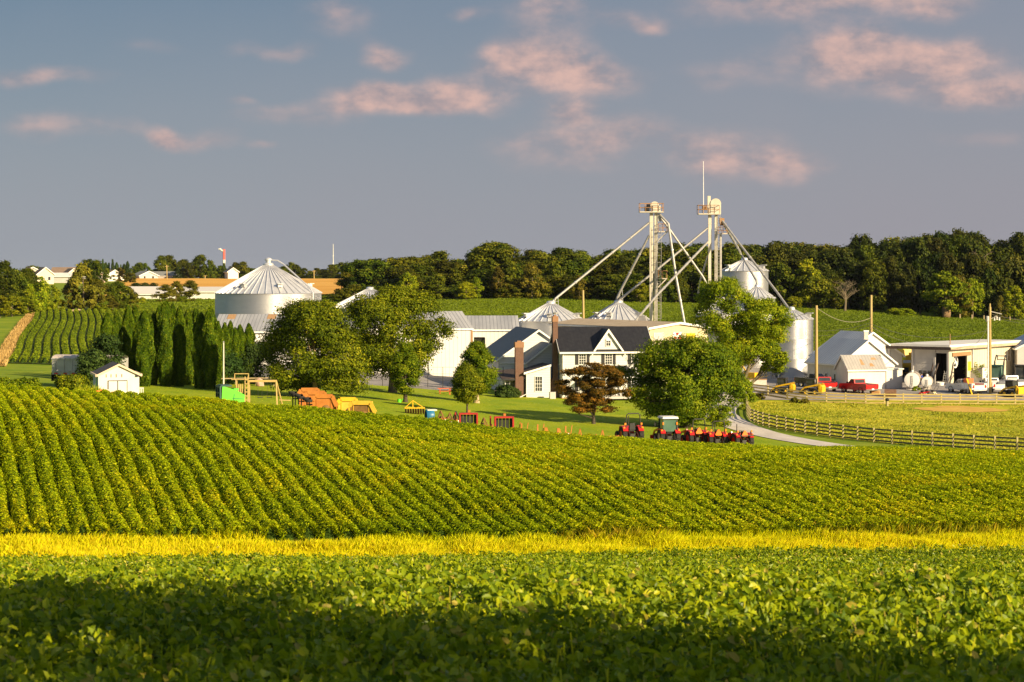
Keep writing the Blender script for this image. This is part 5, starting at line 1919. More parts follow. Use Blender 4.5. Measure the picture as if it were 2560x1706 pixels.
def bare_tree(px, Y, top, label, seed):
    r = np.random.default_rng(seed)
    root = onground('dead_tree', label, 'tree', px, Y)
    H = PZ(top, Y) - root.location.z
    m = MB()
    m.tube([(0, 0, 0), (.3, 0, H * .5), (0, 0, H * .9)], [.35, .25, .08], 6)
    m.obj('trunk', M_bark, root)
    b = MB()
    for i in range(26):
        t = r.uniform(.35, .85)
        a = Vector((.3 * math.sin(t * 3.14), 0, H * t))
        an = r.random() * 6.28
        L_ = r.uniform(2.0, 4.6)
        e = a + Vector((math.cos(an) * L_ * .8, math.sin(an) * L_ * .5, L_ * .55))
        b.tube([a, a.lerp(e, .5) + Vector((0, 0, .3)), e], [.13, .09, .03], 5)
        for q in range(3):
            s = a.lerp(e, r.uniform(.4, .9))
            b.tube([s, s + Vector((r.normal(0, .8), r.normal(0, .5), r.uniform(.4, 1.4)))], [.06, .02], 4)
    b.obj('branch', M_bark, root)
    return root


bare_tree(2452, 533, 618, 'leafless pale branched tree rising above the golden green tree', 5)
bare_tree(2112, 515, 706, 'small bare pale tree at the wood edge behind the utility poles', 6)
hb = onground('hay_bale', 'round brown hay bale at the top edge of the far field', 'hay bale', 2365, 512)
MB().lathe([(0, -.9), (1.5, -.9), (1.62, -.7), (1.62, .7), (1.5, .9), (0, .9)], 20, Matrix.Translation((0, 0, 1.5)), axis='X').obj('bale', pm('old hay', (.22, .14, .07), (.34, .22, .12), scale=6, rough=.95, bump=.8), hb, smooth=40)
for i, px in enumerate((2400, 2430, 2460, 2492, 2525)):
    p_ = onground('fence_post', 'short grey fence post along the foot of the wood beyond the hay bale', 'fence post', px, 511, 0, 'posts along the foot of the wood')
    MB().box((0, 0, .6), (.22, .22, 1.6)).obj('post', M_wood, p_)

# ---------------------------------------------------------------- trees on the left: copse, hedges and the far ridge
GR = 'trees along the far ridge'
LR = 'dark tree in the distant belt along the ridge'
for kind, px, Y, top, w, lab in (
        ('dark', 8, 500, 652, 80, 'dark tall tree at the picture edge above the bushes'), ('dark', 40, 520, 672, 80, 'dark rounded tree behind the yellow green bushes'),
        ('dark', -10, 470, 690, 90, 'dark low tree at the edge of the bushes'), ('dark', 70, 540, 672, 60, 'dark tree below the tan ridge house'),
        ('lit', 96, 446, 692, 66, 'yellow green ragged tree below the cream house'), ('lit', 66, 440, 716, 60, 'yellow green bush leaning beside the ragged tree'),
        ('lit', 128, 455, 712, 52, 'bright olive tree below the long white barn'), ('lit', 30, 428, 738, 74, 'bright rounded bush above the dry grass path'),
        ('lit', 0, 422, 740, 60, 'bright bush above the mown pasture corner'), ('lit', 70, 432, 742, 62, 'bright bush where the dry grass path ends'), ('lit', 108, 455, 744, 60, 'rounded bush at the top corner of the striped field'),
        ('lit', 145, 457, 748, 50, 'low bush along the top edge of the striped field'), ('brown', 208, 458, 660, 96, 'broad olive brown tree with pale forked limbs above the striped field'),
        ('brown', 180, 462, 700, 66, 'olive brown tree leaning out beside the broad one'), ('brown', 246, 463, 700, 76, 'olive tree on the sunny side of the broad brown tree'),
        ('dark', 290, 470, 705, 66, 'dark green tree between the broad brown tree and the poultry house'), ('dark', 322, 476, 716, 52, 'dark tree nearest the white poultry house'),
        ('brown', 282, 458, 752, 52, 'low brown bush under the dark green tree'), ('lit', 250, 455, 764, 44, 'low green bush at the top of the striped field'),
        ('lit', 352, 540, 762, 30, 'small light bush in front of the white poultry house'), ('lit', 310, 520, 766, 46, 'light green bush beyond the cypress hedge tops'),
        ('brown', 412, 560, 712, 62, 'olive tree with thin trunk between the two poultry houses'), ('brown', 440, 565, 704, 56, 'taller olive tree in the pair between the poultry houses'), ('brown', 474, 568, 702, 62, 'broad olive tree beside the low poultry house'), ('lit', 456, 556, 742, 46, 'low leafy bush beneath the pair of olive trees'),
        ('dark', 238, 640, 652, 60, 'dark crown rising behind the broad brown tree'),
        ('ever', 340, 800, 716, 40, 'dark evergreen behind the poultry house roof'), ('ever', 362, 805, 718, 30, 'small dark evergreen behind the poultry house roof'), ('ever', 384, 805, 720, 26, 'little evergreen next to the wheat behind the poultry house'),
        ('dark', 403, 1015, 641, 50, 'tall dark tree behind the bungalow'), ('dark', 422, 1020, 640, 46, 'second tall dark tree crowding the bungalow'), ('ever', 444, 1000, 668, 28, 'dark pointed tree beside the ridge utility pole'),
        ('dark', 470, 1000, 657, 34, 'lone round tree with clear trunk on the ridge'), ('dark', 500, 1010, 638, 50, 'tallest round tree of the ridge group'), ('dark', 525, 1012, 650, 34, 'narrower tree at the edge of the tallest ridge group'), ('dark', 458, 1022, 650, 34, 'dark tree just behind the lone round ridge tree'),
        ('ever', 560, 995, 659, 26, 'dark narrow tree beside the white barn on the ridge'), ('ever', 318, 900, 658, 22, 'dark pointed conifer beside the steep white ridge house'), ('dark', 266, 895, 672, 26, 'round dark garden tree between two ridge houses'), ('brown', 300, 905, 670, 40, 'reddish brown tree beside the steep white ridge house'), ('dark', 324, 880, 682, 30, 'low dark tree beside the conifer on the ridge'),
        ('dark', 222, 930, 648, 46, 'dark tall tree at the end of the conifer belt')):
    wood_tree(kind, px, Y, top, w, lab, None, rw, name='bush' if 'bush' in lab else 'ridge_tree' if Y > 600 else 'field_tree')
for px0, px1, step, top, Y, kind, n in ((60, 215, 15, 674, 960, 'dark', 0), (240, 325, 9, 656, 955, 'ever', 0), (335, 402, 14, 668, 1060, 'dark', 0), (520, 880, 15, 668, 1080, 'dark', 0), (590, 880, 20, 690, 1030, 'dark', 0), (430, 600, 17, 678, 1060, 'dark', 0)):
    px = px0
    while px < px1:
        t = top + rw.normal(0, 4.5) + (8 * math.sin(px * .05) if kind == 'dark' else 0)
        wood_tree(kind, px, Y + rw.uniform(-12, 12), t, step * rw.uniform(1.7, 2.7) * (1 if kind == 'dark' else .9), LR, GR, rw, name='ridge_tree')
        px += step * rw.uniform(.7, 1.3)
for k, ps in PROTO.items():
    for p in ps:
        if id(p) not in used:
            for c in list(p.children):
                bpy.data.objects.remove(c)
            bpy.data.objects.remove(p)

# pale forked limbs of the broad brown tree
t = onground('fallen_limb', 'pale fallen limb lying under the broad olive brown tree', 'log', 196, 455)
MB().tube([(-1.4, 0, .3), (0, 0, .5), (1.2, 0, .25)], [.25, .22, .1], 7).obj('log', M_barkl, t)

# trees beside the road behind the viewer; their shadow lies over the near leaves
for i, (x, y, hh, rr) in enumerate(((18.3, -.6, 13.0, 2.9), (16.0, -3.4, 12.4, 3.1), (13.7, -6.2, 12.0, 3.1), (11.5, -8.6, 11.5, 3.2), (23.0, -4.6, 13.4, 3.0))):
    root = thing('roadside_tree', 'bushy tree beside the road, shading the near edge of the field', 'tree', (x, y, G(x, y) if y > 5 else -2.2), 0, 'trees beside the road')
    o, C = crown_mesh('crown', hh, rr, 'dome', 60, 62, .40, L_green, 701 + i, z0=.2, parent=root)
    trunk_mesh(hh, .22, C, 6, 721 + i, M_bark, root, .3)
# ================================================================ fences, poles, wires
M_fence = pm('weathered fence board', (.34, .26, .08), (.47, .37, .14), scale=5, rough=.85, stretch=(.3, 1, 1))
M_fence_shade = pm('shade toned fence board', (.12, .10, .075), (.20, .165, .12), scale=5, rough=.9, stretch=(.3, 1, 1))  # shade on boards turned from the sun is put into the colour
M_fpost = pm('fence post wood', (.36, .30, .13), (.48, .41, .20), scale=5, rough=.85)


def fence(name, label, pts, h, rails_, mat, side=1, post=.15):
    """pts: (x, y) of the posts"""
    x0, y0 = pts[0]
    z0 = G(x0, y0)
    root = thing(name, label, 'fence', (x0, y0, z0))
    P = [Vector((x - x0, y - y0, G(x, y) - z0)) for x, y in pts]
    for p in P:
        MB().box((p.x, p.y, p.z + h / 2 - .1), (post, post, h + .2)).obj('post', M_fpost, root)
    n = len(P) - 1
    for i in range(n):
        a, b = P[i], P[i + 1]
        d = (b - a)
        nrm = Vector((-d.y, d.x, 0)).normalized() * side * (post / 2 + .02)
        m = MB()
        for k in range(rails_):
            z = h * (.14 + .76 * k / (rails_ - 1))
            j = rng.normal(0, .012, 2)
            A, B = a + nrm + Vector((0, 0, z + j[0])), b + nrm + Vector((0, 0, z + j[1]))
            m.slab(A + Vector((0, 0, -.075)), B + Vector((0, 0, -.075)), B + Vector((0, 0, .075)), A + Vector((0, 0, .075)), .03)
        m.obj('rail', mat, root)
    return root


SP = [(1880, 257), (1920, 255.5), (1968, 253.5), (2017, 252), (2066, 251), (2114, 250.5), (2164, 250), (2211, 250), (2258, 250), (2304, 250), (2353, 250), (2400, 250), (2445, 250), (2491, 250), (2538, 250), (2585, 250), (2632, 250)]
fence('board_fence', 'sunlit straight four board fence between the gravel yard and the pasture', [(PX(a, b), b) for a, b in SP], 1.42, 4, M_fence, side=-1, post=.18)
cx = np.array([PX(a, b) for a, b in CURVE])
cy = np.array([b for a, b in CURVE])
cd = np.concatenate([[0], np.cumsum(np.hypot(np.diff(cx), np.diff(cy)))])
tt = np.arange(0, cd[-1], 2.35)
fence('board_fence', 'shaded four board fence curving along the driveway down to the field', list(zip(np.interp(tt, cd, cx), np.interp(tt, cd, cy))), 1.40, 4, M_fence_shade, side=1, post=.15)
g = onground('gate_post', 'tall grey gate post at the corner where the two fences meet', 'gate post', 1869, 250)
MB().box((0, 0, 1.3), (.24, .24, 2.8)).obj('post', M_fpost, g)
MB().box((0, 0, 2.74), (.3, .3, .1)).obj('cap', M_fpost, g)
hy = onground('hydrant_post', 'short post with black cap standing in the pasture by the fence', 'post', 2218, 246.5)
MB().cyl((0, 0, -.2), (0, 0, .75), .16, n=10).obj('post', M_fpost, hy)
MB().lathe([(.2, .7), (.24, .8), (.24, .95), (.1, 1.05), (0, 1.05)], 12).obj('cap', M_blk, hy)


def utility_pole(px, Y, top, label, r=.16, arm=None, zb=None, tilt=0):
    root = onground('utility_pole', label, 'utility pole', px, Y)
    h = PZ(top, Y) - root.location.z
    MB().tube([(0, 0, -.5), (tilt * .5, 0, h * .5), (tilt, 0, h)], [r * 1.15, r, r * .85], 10).obj('pole', M_pole, root)
    return root, h


p1, h1_ = utility_pole(2041, 258, 764, 'bare sunlit utility pole rising in front of the black pickup', .19)
p2, h2_ = utility_pole(2178, 292, 738, 'tall utility pole standing behind the chimney of the gabled workshop', .20)
p3, h3_ = utility_pole(2475, 258, 768, 'utility pole with insulators and white conduit before the workshop', .19)
p4, h4_ = utility_pole(1461, 300, 726, 'dark thin utility pole between the two squat grain bins', .17, tilt=-.2)
MB().tube([(-.28, -.12, .2), (-.28, -.12, h3_ * .83)], .10, 8).obj('conduit', M_trim, p3)
m = MB()
m.bar((-.2, 0, h3_ - .5), (1.5, 0, h3_ - .9), .10)
m.bar((0, 0, h3_ - 1.6), (.9, 0, h3_ - 1.1), .08)
m.obj('bracket', M_galv, p3)
for k in range(3):
    MB().lathe([(.0, 0), (.10, .02), (.12, .12), (.06, .2), (.12, .28), (.10, .38), (0, .42)], 10, Matrix.Translation((.55 + .32 * k, -.05, h3_ - 1.75 + .1 * (k % 2)))).obj('insulator', M_trim, p3)
MB().lathe([(0, 0), (.22, .03), (.22, .65), (.18, .72), (0, .74)], 12, Matrix.Translation((-.32, 0, h3_ - 1.9))).obj('transformer', M_gray, p3)
MB().cyl((0, 0, h3_), (0, 0, h3_ + .45), .1, n=8).obj('pole_cap', M_pole, p3)
M_wire = pm('overhead wire', (.30, .27, .20), rough=.6)


def wire(label, a, b, sag, r=.028):
    a, b = Vector(a), Vector(b)
    pts = []
    for i in range(13):
        t = i / 12
        p = a.lerp(b, t) - a
        p.z -= sag * 4 * t * (1 - t)
        pts.append(p)
    o = MB().tube(pts, r, 5).obj('overhead_wire', M_wire)
    o.location = a
    return tag(o, label, 'wire', 'overhead wires')


def top_of(root, h, dz):
    return (root.location.x, root.location.y, root.location.z + h + dz)


wire('slack wire between the bare sunlit pole and the pole behind the workshop chimney', top_of(p1, h1_, -.25), top_of(p2, h2_, -3.3), 1.2)
wire('upper slack wire between the chimney pole and the pole with insulators', top_of(p2, h2_, -4.2), top_of(p3, h3_, -2.9), 1.5)
wire('low wire from the chimney pole down to the repair workshop roof', top_of(p2, h2_, -4.6), (PX(2300, 284), 284, -10.2), .5)
wire('wire from the chimney pole across the slim grain bin', top_of(p2, h2_, -4.4), (PX(1990, 303), 301, -9.6), .6)
wire('second lower wire from the chimney pole towards the slim grain bin', top_of(p2, h2_, -4.0), (PX(1960, 303), 301, -8.3), .9)
wire('wire leading from the bare sunlit pole into the leaning tree', top_of(p1, h1_, -.3), (PX(1900, 268), 266, -6.5), .6)
wire('upper of the wires leaving the insulator pole out of view', top_of(p3, h3_, -.9), (PX(2700, 250), 250, -6.2), .5)
wire('lower of the wires leaving the insulator pole out of view', top_of(p3, h3_, -1.2), (PX(2700, 250), 250, -6.8), .5)
wire('service wire from the insulator pole down to the workshop roof', top_of(p3, h3_, -2.0), (PX(2440, 284), 284, -10.2), .3)
fp = onground('flagpole', 'plain pale pole standing in front of the dark shrubs behind the green machine', 'flagpole', 559, 214)
hh = PZ(857, 214) - fp.location.z
MB().tube([(0, 0, -.3), (0, 0, hh)], [.09, .06], 8).obj('pole', pm('pale painted pole', (.62, .58, .50), rough=.5), fp)
MB().lathe([(0, 0), (.09, .04), (.09, .12), (0, .16)], 8, Matrix.Translation((0, 0, hh))).obj('finial', M_metroof, fp)
yl = onground('yard_light', 'round dish lamp on a pole beside the spreading shade tree', 'lamp post', 632, 246)
hh = PZ(845, 246) - yl.location.z
MB().tube([(0, 0, -.3), (0, 0, hh)], .08, 8).obj('pole', M_pole, yl)
MB().lathe([(.05, 0), (.42, .1), (.46, .16), (.05, .2)], 14, Matrix.Translation((0, -.1, hh - .1)) @ Matrix.Rotation(R(70), 4, 'X')).obj('lamp_dish', M_metroof, yl)

# ================================================================ vehicles
M_tyre = pm('tyre rubber', (.016, .015, .014), (.03, .028, .026), scale=8, rough=.85)
M_chrome = pm('chrome', (.62, .62, .62), rough=.18, metal=.9)
M_redp = pm('red car paint', (.46, .008, .010), (.50, .010, .012), scale=1, rough=.3, coat=.5)
M_navy = pm('dark navy car paint', (.012, .014, .022), (.016, .018, .028), scale=1, rough=.28, coat=.6)
M_whitec = pm('white car paint', (.66, .65, .62), (.72, .71, .68), scale=1, rough=.32, coat=.4)
M_tail = pm('red lamp lens', (.55, .01, .01), rough=.25)
M_amber = pm('amber lamp lens', (.80, .22, .02), rough=.3)
M_yel = pm('machine yellow', (.62, .37, .012), (.70, .43, .016), scale=2, rough=.45)
M_yeld = pm('worn machine yellow', (.60, .36, .03), (.70, .44, .05), scale=3, rough=.6)
M_orange = pm('implement orange', (.34, .115, .012), (.46, .17, .025), scale=2, rough=.55)
M_rustyo = pm('rusty orange steel', (.14, .075, .022), (.24, .125, .035), scale=3, rough=.75)
M_tred = pm('tractor red', (.50, .015, .014), (.58, .02, .018), scale=1, rough=.35, coat=.3)
M_tdk = pm('dark iron', (.025, .024, .023), (.045, .04, .036), scale=3, rough=.6)
M_green = pm('bright machine green', (.085, .56, .018), (.11, .62, .024), scale=1, rough=.45)
M_gdark = pm('dark green frame', (.012, .055, .05), (.02, .08, .07), scale=2, rough=.5)
M_cabg = pm('tinted cab glass', (.06, .12, .095), (.10, .18, .14), scale=1, rough=.1, spec=.6)
M_tri = pm('fluorescent orange triangle', (.95, .16, .01), rough=.5)


def wheel(root, x, y, r, w, rim, name='wheel', tread=False, rimr=.58):
    t = MB().lathe([(r * rimr, -w / 2), (r * .93, -w / 2), (r, -w * .38), (r, w * .38), (r * .93, w / 2), (r * rimr, w / 2)], 20, Matrix.Translation((x, y, r)), axis='X')
    if tread:
        for i in range(14):
            a = 2 * math.pi * i / 14
            for s in (-1, 1):
                t.box((x + s * w * .22, y + math.sin(a + s * .1) * r * 1.0, r + math.cos(a + s * .1) * r * 1.0), (w * .44, .07, .09), None) if False else t.add([(x + s * w * .02, y + math.sin(a) * r, r + math.cos(a) * r), (x + s * w * .48, y + math.sin(a + .18) * r, r + math.cos(a + .18) * r), (x + s * w * .48, y + math.sin(a + .24) * r * 1.05, r + math.cos(a + .24) * r * 1.05), (x + s * w * .02, y + math.sin(a + .06) * r * 1.05, r + math.cos(a + .06) * r * 1.05)], [(0, 1, 2, 3)])
    o = t.obj(name, M_tyre, root, smooth=40)
    h = MB().lathe([(0, -w * .32), (r * rimr * .6, -w * .30), (r * (rimr + .01), -w * .44), (r * (rimr + .01), w * .44), (r * rimr * .6, w * .30), (0, w * .32)], 16, Matrix.Translation((x, y, r)), axis='X')
    h.obj('rim', rim, o, smooth=40)
    return o


def pickup(label, px, Y, heading, paint, bed='box', trim=M_chrome, cargo=None, crew=True):
    """front towards local +Y"""
    root = onground('pickup_truck', label, 'pickup truck', px, Y, heading)
    L_, W = 5.8, 1.98
    f, b = L_ / 2, -L_ / 2
    x = W / 2
    z0 = .48
    m = MB()
    # nose and hood, floor of cab
    m.prism([(-.35, z0), (f - .08, z0), (f, .72), (f - .02, 1.05), (f - .25, 1.18), (1.15, 1.26), (-.35, 1.26)], -x, x, 'X')
    if bed == 'box':
        for s in (-1, 1):
            m.box((s * (x - .07), (b + 0 - .35) / 2, (z0 + 1.30) / 2), (.14, -.35 - b - .002, 1.30 - z0))
        m.box((0, (b - .35) / 2, .62), (W - .28, -.352 - b, .2))
        m.box((0, -.42, 1.0), (W - .284, .1, .6))
    else:
        m.box((0, (b - .35) / 2, .62), (W - .5, -.352 - b, .24))
    bo = m.obj('body', paint, root, smooth=20)
    c = MB()
    rear = -.36
    c.prism([(rear, 1.262), (1.10, 1.262), (.42, 1.84), (rear + .14, 1.86)], -x * .90, x * .90, 'X')
    co = c.obj('cab', paint, root, smooth=20)
    g = MB()
    k = x * .90 + .006
    for s in (-1, 1):
        g.add([(s * k, rear + .14, 1.34), (s * k, .36, 1.34), (s * k, .36, 1.76), (s * k, rear + .22, 1.76)], [(0, 1, 2, 3)])
        g.add([(s * k, .44, 1.34), (s * k, .94, 1.34), (s * k, .50, 1.74), (s * k, .44, 1.76)], [(0, 1, 2, 3)])
    g.add([(-x * .80, 1.085, 1.30), (x * .80, 1.085, 1.30), (x * .76, .46, 1.81), (-x * .76, .46, 1.81)], [(0, 1, 2, 3)])
    g.add([(-x * .76, rear + .012, 1.34), (x * .76, rear + .012, 1.34), (x * .72, rear + .108, 1.76), (-x * .72, rear + .108, 1.76)], [(0, 1, 2, 3)])
    # push the end panes just outside the cab skin
    for i, v in enumerate(g.v):
        yy = v[1]
        if i >= 16:
            g.v[i] = (v[0], yy + (.03 if i < 20 else -.03), v[2] + .012)
    g.obj('window', M_glass, co)
    for s in (-1, 1):
        wf = (MB().box((s * (x + .10), .92, 1.38), (.22, .12, .2))).obj('wing_mirror', M_blk, root)
        for yy in (f - 1.05, b + 1.15):
            wheel(root, s * (x - .15), yy, .40, .27, trim if trim is not M_blk else M_gray)
            a = MB().lathe([(.42, -.02), (.49, -.02), (.49, .03), (.42, .03), (.42, -.02)], 18, Matrix.Translation((s * (x + .005), yy, .40)), axis='X')
            a.obj('wheel_arch', M_blk, root)
        MB().box((s * (x - .20), f - .03, .94), (.34, .10, .24)).obj('headlight', M_trim, root)
        MB().box((s * (x - .075), b - .02, 1.02), (.15, .07, .40)).obj('taillight', M_tail, root)
        MB().box((s * (x + .008), .18, 1.02), (.02, .2, .05)).obj('door_handle', M_blk, root)
    MB().box((0, f + .02, .62), (W, .18, .24)).obj('front_bumper', trim, root)
    m = MB()
    for k in range(4):
        m.box((0, f + .005, .78 + .085 * k), (1.2, .05, .05))
    m.box((0, f + .012, .90), (.07, .05, .34))
    m.obj('grille', trim, root)
    MB().box((0, b - .08, .58), (W, .18, .2)).obj('rear_bumper', M_gray if trim is M_blk else trim, root)
    MB().box((0, b - .18, .66), (.34, .02, .17)).obj('number_plate', M_signw, root)
    if bed == 'box':
        t = MB().box((0, b - .005, .93), (W - .30, .07, .62)).obj('tailgate', paint, root)
        MB().box((0, b - .05, 1.1), (.2, .03, .06)).obj('tailgate_handle', M_blk, t)
        MB().box((0, (b - .4) / 2, 1.22), (W - .30, -.45 - b, .04)).obj('bed_cover', M_tdk, root)
    else:
        for s in (-1, 1):
            ub = MB()
            ub.box((s * (x - .02), (b - .40) / 2, 1.03), (.46, -.41 - b, .78))
            uo = ub.obj('tool_cabinet', paint, root)
            d = MB()
            for q in range(3):
                d.box((s * (x + .215), b + .42 + q * .72, 1.05), (.02, .60, .56))
            d.obj('cabinet_door', M_signw, uo)
            MB().box((s * (x - .02), b - .01, .95), (.3, .03, .12)).obj('lamp', M_tail, uo)
        MB().box((0, b + .03, .95), (1.45, .06, .44)).obj('tailgate', paint, root)
        MB().box((0, -.42, 1.24), (1.5, .06, .6)).obj('headboard', M_gray, root)
    return root


pickup('red pickup parked beside the white shed, its tailgate towards the fence', 2146, 259, R(27), M_redp)
pickup('red pickup half hidden behind the second skid steer loader', 2060, 263, R(6), M_redp)
pickup('black pickup with chrome grille parked before the slim grain bin', 2038, 271, R(-142), M_navy)
pickup('white service truck with red tank and ladder rack nearest the tanks', 2414, 259, R(24), M_whitec, 'utility', M_gray)
pickup('white service truck half behind the utility pole', 2478, 261, R(12), M_whitec, 'utility', M_gray)
pickup('white service truck behind the forward skid steer loader', 2528, 266, R(14), M_whitec, 'utility', M_gray)


def on_bed(name, label, cat, root, loc):
    w = root.matrix_basis if False else Matrix.LocRotScale(root.location, root.rotation_euler, None)
    p = w @ Vector(loc)
    return thing(name, label, cat, p, root.rotation_euler[2])


svc = [o for o in COL.objects if o.get('label', '').startswith('white service truck with red tank')][0]
q = on_bed('fuel_tank', 'orange red fuel tank standing in the bed of the white service truck', 'tank', svc, (-.3, -1.0, .78))
MB().box((0, 0, .65), (.95, .8, 1.1)).obj('body', pm('orange red tank', (.75, .13, .03), rough=.4), q)
MB().cyl((0, 0, 1.2), (0, 0, 1.36), .16, n=10).obj('filler_cap', M_blk, q)
q = on_bed('plank', 'long bright yellow plank leaning from the ground against the service truck', 'plank', svc, (-1.45, -2.3, 0))
MB().slab((-.10, -1.0, 0), (.10, -1.0, 0), (.45, .6, 2.0), (.25, .6, 2.0), .05).obj('board', M_yel, q)


def skid_steer(label, px, Y, heading):
    """bucket end towards local +Y"""
    root = onground('skid_steer', label, 'skid steer loader', px, Y, heading, 'yellow skid steer loaders')
    m = MB()
    m.prism([(-1.35, .35), (1.15, .35), (1.2, .75), (.2, .95), (-1.0, 1.05), (-1.35, .95)], -.62, .62, 'X')
    m.obj('chassis', M_tdk, root)
    m = MB().prism([(-1.55, .42), (-1.1, .42), (-1.0, 1.30), (-1.42, 1.32), (-1.58, 1.1)], -.78, .78, 'X')
    m.obj('engine_cover', M_yel, root)
    c = MB()
    for sx in (-.52, .52):
        c.bar((sx, -.55, 1.0), (sx, -.45, 2.02), .09)
        c.bar((sx, .72, .8), (sx, .55, 2.02), .09)
    c.box((0, .05, 2.05), (1.16, 1.18, .10))
    c.bar((-.52, -.5, 1.5), (-.52, .6, 1.5), .05)
    c.bar((.52, -.5, 1.5), (.52, .6, 1.5), .05)
    c.obj('cab_frame', M_tdk, root)
    g = MB()
    g.box((0, .06, 1.5), (1.0, 1.0, .98))
    g.obj('cab_glass', M_glass, root)
    for s in (-1, 1):
        a = MB()
        a.bar((s * .80, -1.25, 1.42), (s * .80, .75, .98), .16, .2)
        a.bar((s * .80, .72, 1.0), (s * .76, 1.42, .38), .14, .16)
        a.bar((s * .80, -1.3, 1.45), (s * .80, -1.2, .9), .16, .2)
        ao = a.obj('lift_arm', M_yel, root)
        MB().cyl((s * .80, -.9, .95), (s * .80, .35, 1.05), .055, n=8).obj('hydraulic_ram', M_chrome, ao)
        for yy in (-.72, .52):
            wheel(root, s * .80, yy, .41, .30, M_yel, tread=True)
    b = MB()
    b.prism([(1.35, .05), (2.0, .05), (1.95, .12), (1.48, .16), (1.45, .62), (1.35, .62)], -.92, .92, 'X')
    b.obj('bucket', M_tdk, root)
    return root


skid_steer('yellow skid steer with glazed cab, nearest the driveway gate', 1957, 257.5, R(68))
skid_steer('yellow skid steer with open cab in front of the half hidden red pickup', 2030, 256.5, R(64))
skid_steer('yellow skid steer facing away at the frame edge behind the white trucks', 2530, 255.5, R(40))


def tractor(label, px, Y, heading, cab=False, tri=True, loader=True, folded=False, s=1.0):
    """front towards local +Y"""
    root = onground('compact_tractor', label, 'tractor', px, Y, heading, 'red compact tractors in a line')
    root.scale = (s, s, s)
    m = MB()
    m.prism([(-.2, .62), (1.55, .66), (1.62, .9), (1.5, 1.18), (.35, 1.24), (-.2, 1.05)], -.34, .34, 'X')
    m.obj('hood', M_tred, root, smooth=30)
    MB().box((0, .2, .55), (.42, 2.4, .38)).obj('chassis', M_tdk, root)
    for sx in (-1, 1):
        wheel(root, sx * .66, -.55, .62, .36, M_tred if not cab else M_gray, tread=True, name='rear_wheel')
        wheel(root, sx * .58, 1.15, .40, .24, M_tred if not cab else M_gray, tread=True, name='front_wheel')
        f = MB()
        pr = [(-.55 + .72 * math.cos(a), .62 + .70 * math.sin(a)) for a in (R(20), R(55), R(90), R(125), R(150))]
        for (a0, b0), (a1, b1) in zip(pr[:-1], pr[1:]):
            f.bar((sx * .62, a0, b0), (sx * .62, a1, b1), .40, .05)
        fo = f.obj('fender', M_tred, root)
        MB().box((sx * .72, -1.05, 1.22), (.13, .08, .12)).obj('lamp', M_amber, fo)
    sm = MB()
    sm.box((0, -.52, 1.0), (.48, .46, .14))
    sm.box((0, -.78, 1.28), (.46, .12, .50), top=(.85, 1))
    sm.obj('seat', M_blk, root)
    d = MB().tube([(0, .05, 1.0), (0, -.12, 1.42)], .04, 6)
    d.lathe([(.17, 0), (.20, .02), (.17, .04)], 14, Matrix.Translation((0, -.13, 1.40)) @ Matrix.Rotation(R(25), 4, 'X'))
    d.obj('steering_wheel', M_blk, root)
    MB().tube([(.22, .9, 1.1), (.22, .9, 1.95)], .04, 8).obj('exhaust_pipe', M_tdk, root)
    if cab:
        c = MB()
        for sx in (-.6, .6):
            c.bar((sx, -.95, 1.0), (sx * .95, -.85, 2.15), .08)
            c.bar((sx, .32, 1.0), (sx * .95, .2, 2.15), .08)
        c.obj('cab_frame', M_tdk, root)
        MB().box((0, -.33, 1.62), (1.10, 1.10, 1.04)).obj('cab_glass', M_cabg, root)
        MB().box((0, -.35, 2.22), (1.36, 1.55, .16), top=(.9, .9)).obj('cab_roof', pm('pale cab roof', (.66, .64, .60), rough=.4), root)
        MB().bar((-.62, -.2, 1.7), (-1.0, -.3, 1.75), .05).box((-1.05, -.3, 1.7), (.16, .06, .3)).obj('wing_mirror', M_blk, root)
        for sx in (-.58, .58):
            MB().box((sx, -.95, 1.75), (.10, .06, .2)).obj('beacon', M_amber, root)
    else:
        r_ = MB()
        zt = 2.28
        if folded:
            for sx in (-1, 1):
                r_.tube([(sx * .55, -.95, .8), (sx * .58, -1.0, 1.45), (sx * .62, -1.45, 1.15)], .045, 8)
            r_.tube([(-.62, -1.45, 1.15), (.62, -1.45, 1.15)], .045, 8)
        else:
            r_.tube([(-.55, -.95, .8), (-.56, -1.0, 1.6), (-.52, -1.02, zt - .12), (-.40, -1.02, zt), (.40, -1.02, zt), (.52, -1.02, zt - .12), (.56, -1.0, 1.6), (.55, -.95, .8)], .045, 8)
        r_.obj('roll_bar', M_tdk, root)
        for sx in (-1, 1):
            MB().box((sx * .64, -1.06, 1.5), (.12, .08, .15)).obj('beacon', M_amber, root)
    if tri:
        t = MB().prism([(-.24, 1.06), (.24, 1.06), (.30, 1.16), (.06, 1.56), (-.06, 1.56), (-.30, 1.16)], -1.12, -1.09, 'Y')
        t.obj('slow_vehicle_sign', M_tri, root)
    h = MB()
    for sx in (-.28, .28):
        h.bar((sx, -.9, .55), (sx * 1.3, -1.55, .42), .06)
        h.bar((sx, -.95, .9), (sx * 1.3, -1.5, .45), .04)
    h.bar((0, -.95, .95), (0, -1.5, .85), .05)
    h.obj('hitch', M_tdk, root)
    if loader:
        for sx in (-1, 1):
            l = MB()
            l.bar((sx * .52, .35, 1.30), (sx * .56, 1.7, .95), .10, .14)
            l.bar((sx * .56, 1.7, .95), (sx * .56, 2.25, .35), .10, .14)
            l.bar((sx * .48, .35, .6), (sx * .48, .35, 1.3), .10, .12)
            l.obj('loader_arm', M_tred, root)
        MB().prism([(2.15, .08), (2.75, .06), (2.7, .14), (2.3, .2), (2.25, .6), (2.15, .6)], -.78, .78, 'X').obj('bucket', M_tred, root)
    return root


